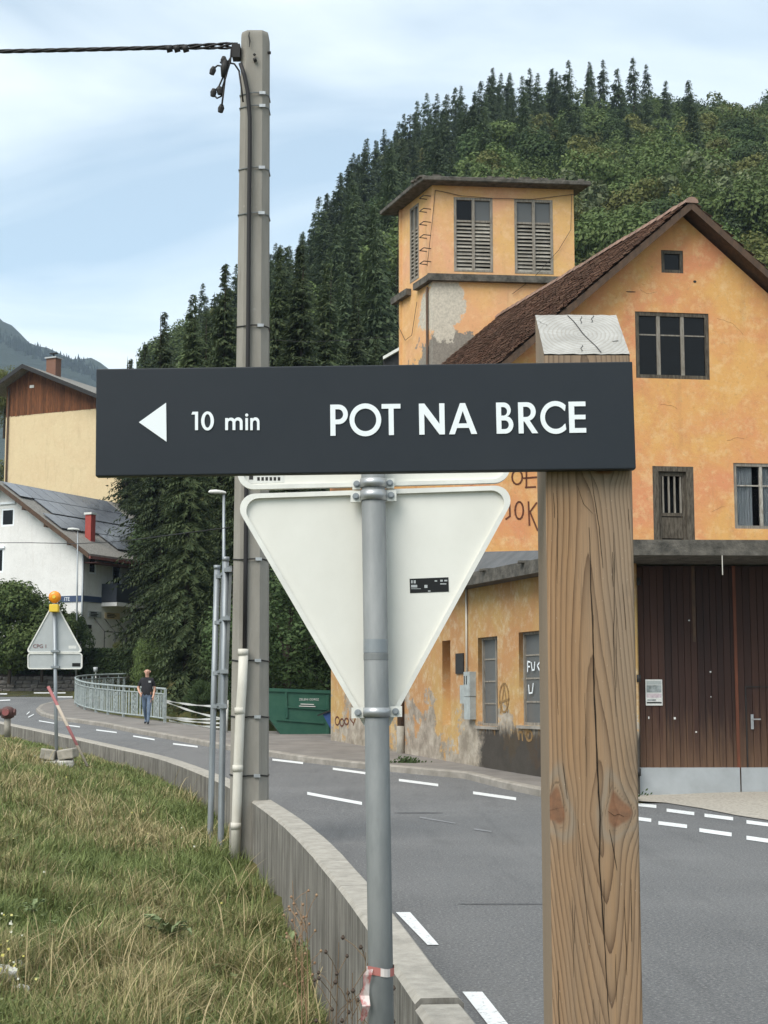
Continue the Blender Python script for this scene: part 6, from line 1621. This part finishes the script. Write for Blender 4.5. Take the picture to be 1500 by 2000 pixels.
while zq < a.z + H_:
    x = a.x + (row % 2) * .2
    while x < b.x:
        st_ = bpy.data.objects.new('stone', R.choice(me_s)); col.objects.link(st_); st_.parent = sw; st_.location = Vector((x, 82.48, zq)) - Vector(sw.location); st_.scale = (R.uniform(.8, 1.15), 1, R.uniform(.8, 1.1)); x += R.uniform(.36, .48)
    zq += .21; row += 1

# ------------------------------------------------------------------ wooded hillside
far_con = [spruce(17, 3.7, 40 + s, 36, 11, 5, .30, .50, .06) for s in range(3)]
far_bl = [broadleaf(13, 4.6, 50 + s, 40, 300, .21, .10) for s in range(4)]
sparse = [broadleaf(14, 3.6, 60, 14, 90, .34, .25)]
def crest_y(px): return YC
# standing-out trees on the skyline
R = random.Random(5)
sky_c = [(665, 330), (712, 282), (775, 250), (800, 218), (868, 190), (890, 165), (940, 152), (962, 142), (995, 142), (1050, 138), (1078, 128), (1110, 112), (1178, 112), (1205, 128), (1236, 107), (1345, 150), (640, 372), (622, 425)]
for i, (x, y) in enumerate(sky_c):
    Y_ = lerp(205, 246, R.random()) if x > 700 else 185; t = P(x, y, Y_); h = R.uniform(19, 24); pr = far_con[i % 3]; y += R.uniform(0, 22)
    wh_ = 'left shoulder of the wooded hill, left of the tower' if x < 780 else 'skyline of the wooded hill straight above the tower' if x < 1130 else 'highest part of the hill skyline, right of the tower' if x < 1300 else 'hill skyline above the gable roof, standing alone'
    tree('skyline_spruce', 'dark spruce on the ' + wh_, 'tree', pr, (t.x, Y_, t.z - h * 1.02), h / 17, R.uniform(0, 6.28), 'spruces on the hill skyline', 'spruce_far', 1.0)
pts, kinds, scs, rots = [], [], [], []
def try_add(px, Y_):
    x = (px - 750) / F * Y_; z = terrain(x, Y_)
    f = (Y_ - YF) / (YC - YF)
    pc = (1180 - px) / 420 + (.25 if f > .75 else -.05)
    if px < 600: pc = .68
    n_ = mnoise.noise(Vector((x * .02, Y_ * .02, 4)))
    con = R.random() < max(.06, min(.95, pc + n_ * .5))
    if f > .78 and 560 < px < 1130: con = R.random() < .92
    kd_ = R.randrange(3) if con else 3 + R.randrange(4)
    if not con and R.random() < .10: kd_ = 7
    pts.append((x, Y_, z - .3)); kinds.append(kd_); scs.append(R.uniform(.75, 1.08) if con and f > .7 else R.uniform(.62, 1.12)); rots.append(R.uniform(0, 6.28))
Y_ = 84.0
while Y_ < YC + 6:
    step = 4.6 + (Y_ - 84) * .004
    x0, x1 = ((330 if Y_ < 150 else 240) - 750) / F * Y_, (1720 - 750) / F * Y_
    x = x0 + R.uniform(0, step)
    while x < x1:
        yy_ = Y_ + R.uniform(-1.8, 1.8); try_add(750 + F * x / yy_, yy_); x += step * R.uniform(.75, 1.25)
    Y_ += step * .86
# wood behind the houses on the left
for i in range(26): try_add(R.uniform(-150, 260), R.uniform(150, 215))
protos = [(m_, 'spruce_far') for m_ in far_con] + [(far_bl[0], 'leaf'), (far_bl[1], 'leaf_dark'), (far_bl[2], 'leaf'), (far_bl[3], 'leaf_olive'), (sparse[0], 'leaf_pale')]
pc_col = bpy.data.collections.new('forest_kinds')
for i, ((cr, tr), mt) in enumerate(protos):
    me = cr.copy(); me.materials.clear(); me.materials.append(MAT[mt]); ob_ = bpy.data.objects.new(f'kind_{i}', me); pc_col.objects.link(ob_)
me = bpy.data.meshes.new('forest_points'); me.from_pydata(pts, [], [])
for n, ty, vals in (('kind', 'INT', kinds), ('sc', 'FLOAT', scs), ('rot', 'FLOAT', rots)):
    me.attributes.new(n, ty, 'POINT').data.foreach_set('value', vals)
fo = bpy.data.objects.new('hillside_forest', me); col.objects.link(fo); struct(fo, 'stuff')
fo['label'] = 'dense mixed wood of spruce and broadleaf trees covering the steep hillside'; fo['category'] = 'forest'
ng_ = bpy.data.node_groups.new('forest', 'GeometryNodeTree')
ng_.interface.new_socket('Geometry', in_out='INPUT', socket_type='NodeSocketGeometry'); ng_.interface.new_socket('Geometry', in_out='OUTPUT', socket_type='NodeSocketGeometry')
N_ = ng_.nodes; gi, go = N_.new('NodeGroupInput'), N_.new('NodeGroupOutput')
ci = N_.new('GeometryNodeCollectionInfo'); ci.inputs['Collection'].default_value = pc_col; ci.inputs['Separate Children'].default_value = True; ci.inputs['Reset Children'].default_value = True
ip = N_.new('GeometryNodeInstanceOnPoints'); ip.inputs['Pick Instance'].default_value = True
def na_(name, ty):
    n = N_.new('GeometryNodeInputNamedAttribute'); n.data_type = ty; n.inputs['Name'].default_value = name; return n.outputs['Attribute']
L_ = ng_.links
L_.new(gi.outputs[0], ip.inputs['Points']); L_.new(ci.outputs[0], ip.inputs['Instance']); L_.new(na_('kind', 'INT'), ip.inputs['Instance Index'])
cx = N_.new('ShaderNodeCombineXYZ'); L_.new(na_('rot', 'FLOAT'), cx.inputs[2]); L_.new(cx.outputs[0], ip.inputs['Rotation']); L_.new(na_('sc', 'FLOAT'), ip.inputs['Scale'])
L_.new(ip.outputs[0], go.inputs[0])
fo.modifiers.new('forest', 'NODES').node_group = ng_

# distant mountain
mb = MB(); SKM = [(-900, 560), (-300, 520), (-100, 585), (0, 640), (60, 668), (110, 684), (165, 702), (240, 742), (330, 800), (450, 880), (700, 1000)]
nxm, nym = 90, 22
for j in range(nym + 1):
    for i in range(nxm + 1):
        px = lerp(-900, 700, i / nxm); t = j / nym; Yc = 1750; Y_ = lerp(900, Yc, t) if t <= 1 else 0
        x = (px - 750) / F * Yc; cz_ = P(px, interp(px, SKM), Yc).z
        z = lerp(0, cz_, t ** .85) * 1.0 + (12 * mnoise.noise(Vector((x * .012, Y_ * .012, 1))) + 7 * mnoise.noise(Vector((x * .05, Y_ * .05, 1)))) * t
        mb.v.append(Vector((x, Y_, z)))
mb.f = [(j * (nxm + 1) + i, j * (nxm + 1) + i + 1, (j + 1) * (nxm + 1) + i + 1, (j + 1) * (nxm + 1) + i) for j in range(nym) for i in range(nxm)]
b0_ = len(mb.v); mb.v += [Vector((mb.v[nym * (nxm + 1) + i].x, 2300, 0)) for i in range(nxm + 1)]
mb.f += [(nym * (nxm + 1) + i, nym * (nxm + 1) + i + 1, b0_ + i + 1, b0_ + i) for i in range(nxm)]
MAT['far_forest'] = simple('far_forest', (.020, .032, .018), (.032, .046, .024), .02, .95, kind='Position', bump=1.0, bscale=.06, bdist=9)
mt_ = struct(mb.build('mountain', 'far_forest', None, True))
polys = []          # tree tips along its crest
for i in range(520):
    px = R.uniform(-250, 420); Yc = 1745 - R.uniform(0, 160); y0 = interp(px, SKM) + (1750 - Yc) * .10; p = P(px, y0 + 4, Yc); h = R.uniform(7, 14); w = h * .22
    polys += [[(p.x - w, p.y, p.z - 6), (p.x + w, p.y, p.z - 6), (p.x, p.y, p.z + h * .55)], [(p.x, p.y - w, p.z - 6), (p.x, p.y + w, p.z - 6), (p.x, p.y, p.z + h * .55)]]
tm = link('far_trees', leafmesh('far_trees', polys), 'far_forest', mt_); tm['kind'] = 'stuff'

# ------------------------------------------------------------------ grass on the bank
rg = np.random.default_rng(12); R = random.Random(21)
GREEN, DARK, OLIVE, STRAW, PALE = (.170, .205, .070), (.085, .125, .042), (.240, .225, .095), (.47, .38, .215), (.30, .32, .15)
V_, Fc, C_ = [], [], []
def blade(x, y, z, h, w, lean, az, c, segs=2):
    b = len(V_); ca, sa = math.cos(az), math.sin(az); px_, py_ = -sa * w, ca * w
    for i in range(segs):
        f = i / segs; o_ = lean * f * f * h
        for s_ in (-1, 1): V_.append((x + ca * o_ + s_ * px_ * (1 - .4 * f), y + sa * o_ + s_ * py_ * (1 - .4 * f), z + h * f * (1 - .25 * lean * f))); C_.append(c)
    V_.append((x + ca * lean * h, y + sa * lean * h, z + h * (1 - .30 * lean))); C_.append(c)
    for i in range(segs - 1): q = b + 2 * i; Fc.append((q, q + 1, q + 3, q + 2))
    q = b + 2 * (segs - 1); Fc.append((q, q + 1, q + 2))
def mixc(a, b, t): return tuple(lerp(p, q, t) for p, q in zip(a, b))
NB = 210000; made = 0
ymin, ymax = 5.0, 40.0
while made < NB:
    y = ymin * (ymax / ymin) ** (R.random() ** .85); px = R.uniform(-420, 900); x = (px - 750) / F * y
    wx = wallx(y)
    if x > wx - .015: continue
    z = grassz(x, y)
    d = wx - x
    n1 = mnoise.noise(Vector((x * .55, y * .35, 2))); n2 = mnoise.noise(Vector((x * 1.8, y * 1.2, 8))); n3 = mnoise.noise(Vector((x * 4, y * 3, 5)))
    dry = .54 + n1 * 1.2 + n2 * .5 + (y - 17) * .014 + .16 * math.exp(-((y - 13) / 3.5) ** 2) * (1 if d > .8 else 0) - (.45 if d < .9 else 0)
    if n3 < -.30 and R.random() < .5: continue
    h = (.09 + .15 * max(0, n2 + .25) + .08 * max(0, n3) + .05 * R.random()) * (1.25 if d < .5 else 1.0) * R.uniform(.6, 1.35) * (1 if y < 22 else max(.45, 1 - (y - 22) * .08))
    r = R.random()
    if r < dry * .55: c = mixc(STRAW, OLIVE, R.random() * .9)
    elif r < .75: c = mixc(GREEN, OLIVE, max(0, min(1, dry * .9 + R.uniform(-.3, .3))))
    else: c = mixc(DARK, GREEN, R.random())
    k_ = R.uniform(.72, 1.42); c = tuple(q * k_ for q in c)
    blade(x, y, z - .02, h, (.0024 + .00024 * y) * R.uniform(.6, 1.35), R.uniform(.1, 1.25), R.uniform(0, 6.283), c)
    made += 1
for i in range(5200):       # low broad leaves and clover between the blades
    y = ymin * (30 / ymin) ** (R.random() ** .85); px = R.uniform(-300, 880); x = (px - 750) / F * y
    if x > wallx(y) - .03: continue
    z = grassz(x, y) + R.uniform(.02, .12); a = R.uniform(0, 6.28); s_ = R.uniform(.012, .035); c = mixc(DARK, PALE, R.random() * .8)
    b = len(V_); e = (math.cos(a), math.sin(a))
    for (p, q, h) in ((-1, 0, 0), (0, -.6, .25), (1, 0, .1), (0, .6, .25)): V_.append((x + (e[0] * p - e[1] * q) * s_, y + (e[1] * p + e[0] * q) * s_, z + h * s_)); C_.append(c)
    Fc.append((b, b + 1, b + 2, b + 3))
for i in range(1500):        # dry flowering stalks
    y = 6.0 * (26 / 6.0) ** R.random(); px = R.uniform(-250, 800); x = (px - 750) / F * y
    n1 = mnoise.noise(Vector((x * .55, y * .35, 2)))
    if x > wallx(y) - .05 or n1 < -.15 + .3 * R.random(): continue
    c = mixc(STRAW, (.42, .34, .18), R.random()); h = R.uniform(.28, .62); blade(x, y, grassz(x, y), h, .0022 + .00013 * y, R.uniform(.2, 1.3), R.uniform(0, 6.28), c, 4)
for i in range(70):        # small yellow-white flower heads
    y = R.uniform(8.5, 10.5) if i < 45 else R.uniform(12, 24); px = R.gauss(20, 35) if i < 45 else R.uniform(-100, 500); x = (px - 750) / F * y
    if x > wallx(y) - .2: continue
    z = grassz(x, y) + R.uniform(.14, .26); s_ = R.uniform(.004, .009); b = len(V_)
    c = R.choice([(.62, .58, .22), (.60, .60, .48), (.55, .50, .14)])
    for (p, q) in ((-1, -1), (1, -1), (1, 1), (-1, 1)): V_.append((x + p * s_, y + q * s_ * .5, z + q * s_ * .8)); C_.append(c)
    Fc.append((b, b + 1, b + 2, b + 3))
me = bpy.data.meshes.new('grass'); me.from_pydata(V_, [], Fc)
ca = me.color_attributes.new('tint', 'FLOAT_COLOR', 'POINT'); ca.data.foreach_set('color', np.concatenate([np.array(C_), np.ones((len(C_), 1))], 1).ravel().astype(np.float32))
k = NT('grass_blades'); c = k.attr('tint').outputs['Color']; k.done(c, .7, 0, .25)
tr = k.n.new('ShaderNodeBsdfTranslucent'); k.put(tr.inputs[0], c); ms = k.n.new('ShaderNodeMixShader'); ms.inputs[0].default_value = .25
k.t.links.new(k.b.outputs[0], ms.inputs[1]); k.t.links.new(tr.outputs[0], ms.inputs[2]); k.t.links.new(ms.outputs[0], k.out.inputs[0]); MAT['grass'] = k.m
g_o = struct(link('grass', me, 'grass'), 'stuff'); g_o['label'] = 'unmown green and straw coloured grass on the bank'; g_o['category'] = 'grass'

# broad-leaved dock plants, dry weeds against the wall, white stones
MAT['dock'] = simple('dock_leaf', (.13, .175, .075), (.19, .23, .11), 6, .65, rnd=.4)
def gnd(px, py):
    lo, hi = 3.0, 60.0
    for _ in range(40):
        m_ = (lo + hi) / 2; p = P(px, py, m_)
        if p.z > grassz(p.x, m_): lo = m_
        else: hi = m_
    return P(px, py, lo)
lm = None
m = MB(); n = 7
for i in range(n + 1):
    f = i / n; w = .052 * math.sin(math.pi * min(1, f * .92 + .06)) * (1 + .12 * math.sin(i * 2.4)); z = .13 * math.sin(f * 2.3) + .012 * math.sin(i * 2.7); y = .36 * f
    m.v += [Vector((-w, y, z + .02)), Vector((0, y, z)), Vector((w, y, z + .02))]
m.f = [(3 * i + j, 3 * i + j + 1, 3 * i + 4 + j, 3 * i + 3 + j) for i in range(n) for j in range(2)]
leaf_me = m.mesh('leaf'); leaf_me.materials.append(MAT['dock'])
for (x, y, s, lb) in ((330, 1850, .78, 'large grey-green dock plant in the middle of the grass bank'), (585, 1905, .8, 'leafy green weed at the foot of the wall near the sign post'), (560, 1870, .6, 'small leafy weed just above the one at the wall foot'), (65, 1800, .4, 'leafy weed near the white stones on the left')):
    p = gnd(x, y); o = thing('dock_plant', lb, 'weed', p, 'broad-leaved weeds in the grass')
    for i in range(13):
        c = bpy.data.objects.new('leaf', leaf_me); col.objects.link(c); c.parent = o; c.rotation_euler = (R.uniform(-.15, .6), R.uniform(-.4, .4), i * .48 + R.uniform(-.3, .3)); q = s * R.uniform(.4, 1.05); c.scale = (q * R.uniform(.6, 1), q, q); c.location.z = .06
MAT['dry'] = simple('dry_stem', (.13, .085, .05), (.20, .14, .085), 9, .9); MAT['seed'] = simple('seed_head', (.075, .055, .042), None, rough=.9); MAT['dryred'] = simple('reddish_stem', (.26, .15, .09), (.32, .22, .13), 9, .9)
def dry_weed(px, py, top, Y_, lb, mt, nb=6):
    b_, t_ = P(px, py, Y_), P(px + R.uniform(-20, 20), top, Y_); b_.z = min(b_.z, grassz(b_.x, Y_)); h = t_.z - b_.z
    o = thing('dry_weed', lb, 'weed', b_, 'dry weeds along the wall')
    st_ = MB().tube([b_, b_.lerp(t_, .5) + Vector((R.uniform(-.02, .02), 0, 0)), t_], [.0035, .003, .0015], 5).build('stem', mt, o)
    for i in range(nb):
        f = R.uniform(.35, .98); q = b_.lerp(t_, f); e = q + Vector((R.uniform(-.10, .10), R.uniform(-.08, .08), R.uniform(.05, .14)))
        MB().tube([q, q.lerp(e, .5) + Z * .01, e], .0016, 4).build('twig', mt, o)
        hd_ = MB().tube([e - Z * .008, e, e + Z * .010], [.004, .009, .003], 6).build('seed_head', 'seed' if mt == 'dry' else mt, o)
for i, (x, top, Y_) in enumerate(((700, 1860, 6.0), (672, 1900, 6.3), (655, 1840, 6.6), (725, 1900, 5.7), (752, 1870, 5.6), (690, 1930, 5.8), (640, 1880, 7.0), (715, 1950, 5.5))):
    dry_weed(x, 2080, top, Y_, 'thin dark dried weed stem with seed heads at the wall foot', 'dry', 9)
for i, (x, top, Y_) in enumerate(((598, 1740, 9.2), (590, 1770, 9.0), (606, 1760, 9.4), (585, 1720, 9.8))):
    dry_weed(x, 1960, top, Y_, 'reddish dried grass stem standing against the stained wall', 'dryred', 7)
o = thing('creeper_tuft', 'small dark green tuft growing out of the wall face', 'weed', P(598, 1853, 9.6))
for i in range(9):
    c = bpy.data.objects.new('leaf', leaf_me); col.objects.link(c); c.parent = o; c.rotation_euler = (R.uniform(-.8, 1.4), R.uniform(-.5, .5), R.uniform(2.0, 4.4)); c.scale = (.14, .20, .2)
for i, (x, y, s, lb) in enumerate(((6, 1925, .10, 'largest white stone at the lower left edge of the grass'), (28, 1900, .075, 'white stone right above the largest one at the left edge'), (2, 1885, .08, 'white stone cut by the left frame edge above the largest'), (34, 1940, .06, 'small white stone right of the largest one'))):
    p = gnd(x, y); bm = bmesh.new(); bmesh.ops.create_icosphere(bm, subdivisions=3, radius=1); ms_ = bpy.data.meshes.new('white_stone'); bm.to_mesh(ms_); bm.free()
    o = link('white_stone', ms_, 'white_stone'); o.data.transform(Matrix.Diagonal((s, s * .8, s * .62, 1))); rock(o, s * .5, i + 3)
    for v_ in o.data.vertices: v_.co += mnoise.noise_vector(v_.co * 30 + Vector((i, 0, 0))) * s * .22
    o.location = p + Z * s * .3; tag(o, lb, 'stone', 'white stones in the grass')
# weeds in the gutter by the building
MAT['gutter_weed'] = MAT['leaf_dark']
for (x, y, Yo, w, lb) in ((1205, 1560, 0, .5, 'low weeds growing at the foot of the gate'), (797, 1493, 0, .35, 'small weed tuft at the downpipe foot of the orange building')):
    p = G(x, y, .1); polys = []
    for i in range(260):
        q = Vector((R.gauss(0, w * .4), R.gauss(0, .06), abs(R.gauss(0, .05)) + .02)); n_ = Vector((R.uniform(-1, 1), -1, R.uniform(-.5, 1))).normalized(); e = n_.orthogonal().normalized(); g_ = n_.cross(e); s1 = R.uniform(.015, .04); polys.append([q - e * s1, q - g_ * s1 * .5, q + e * s1, q + g_ * s1 * .5])
    o = link('gutter_weeds', leafmesh('weeds', polys), 'leaf_dark'); o.location = p + Vector((0, .1, 0)); tag(o, lb, 'weed')

# ------------------------------------------------------------------ air
hz = struct(MB().cbx((0, 0, 268), 6400, 6400, 544).build('haze', None), 'stuff')
hm = bpy.data.materials.new('haze_air'); hm.use_nodes = True; hm.node_tree.nodes.remove(hm.node_tree.nodes['Principled BSDF'])
pv = hm.node_tree.nodes.new('ShaderNodeVolumePrincipled'); pv.inputs['Color'].default_value = (.62, .78, 1.0, 1); pv.inputs['Density'].default_value = .00016; pv.inputs['Anisotropy'].default_value = .0
hm.node_tree.links.new(pv.outputs[0], hm.node_tree.nodes['Material Output'].inputs['Volume']); hz.data.materials.append(hm)
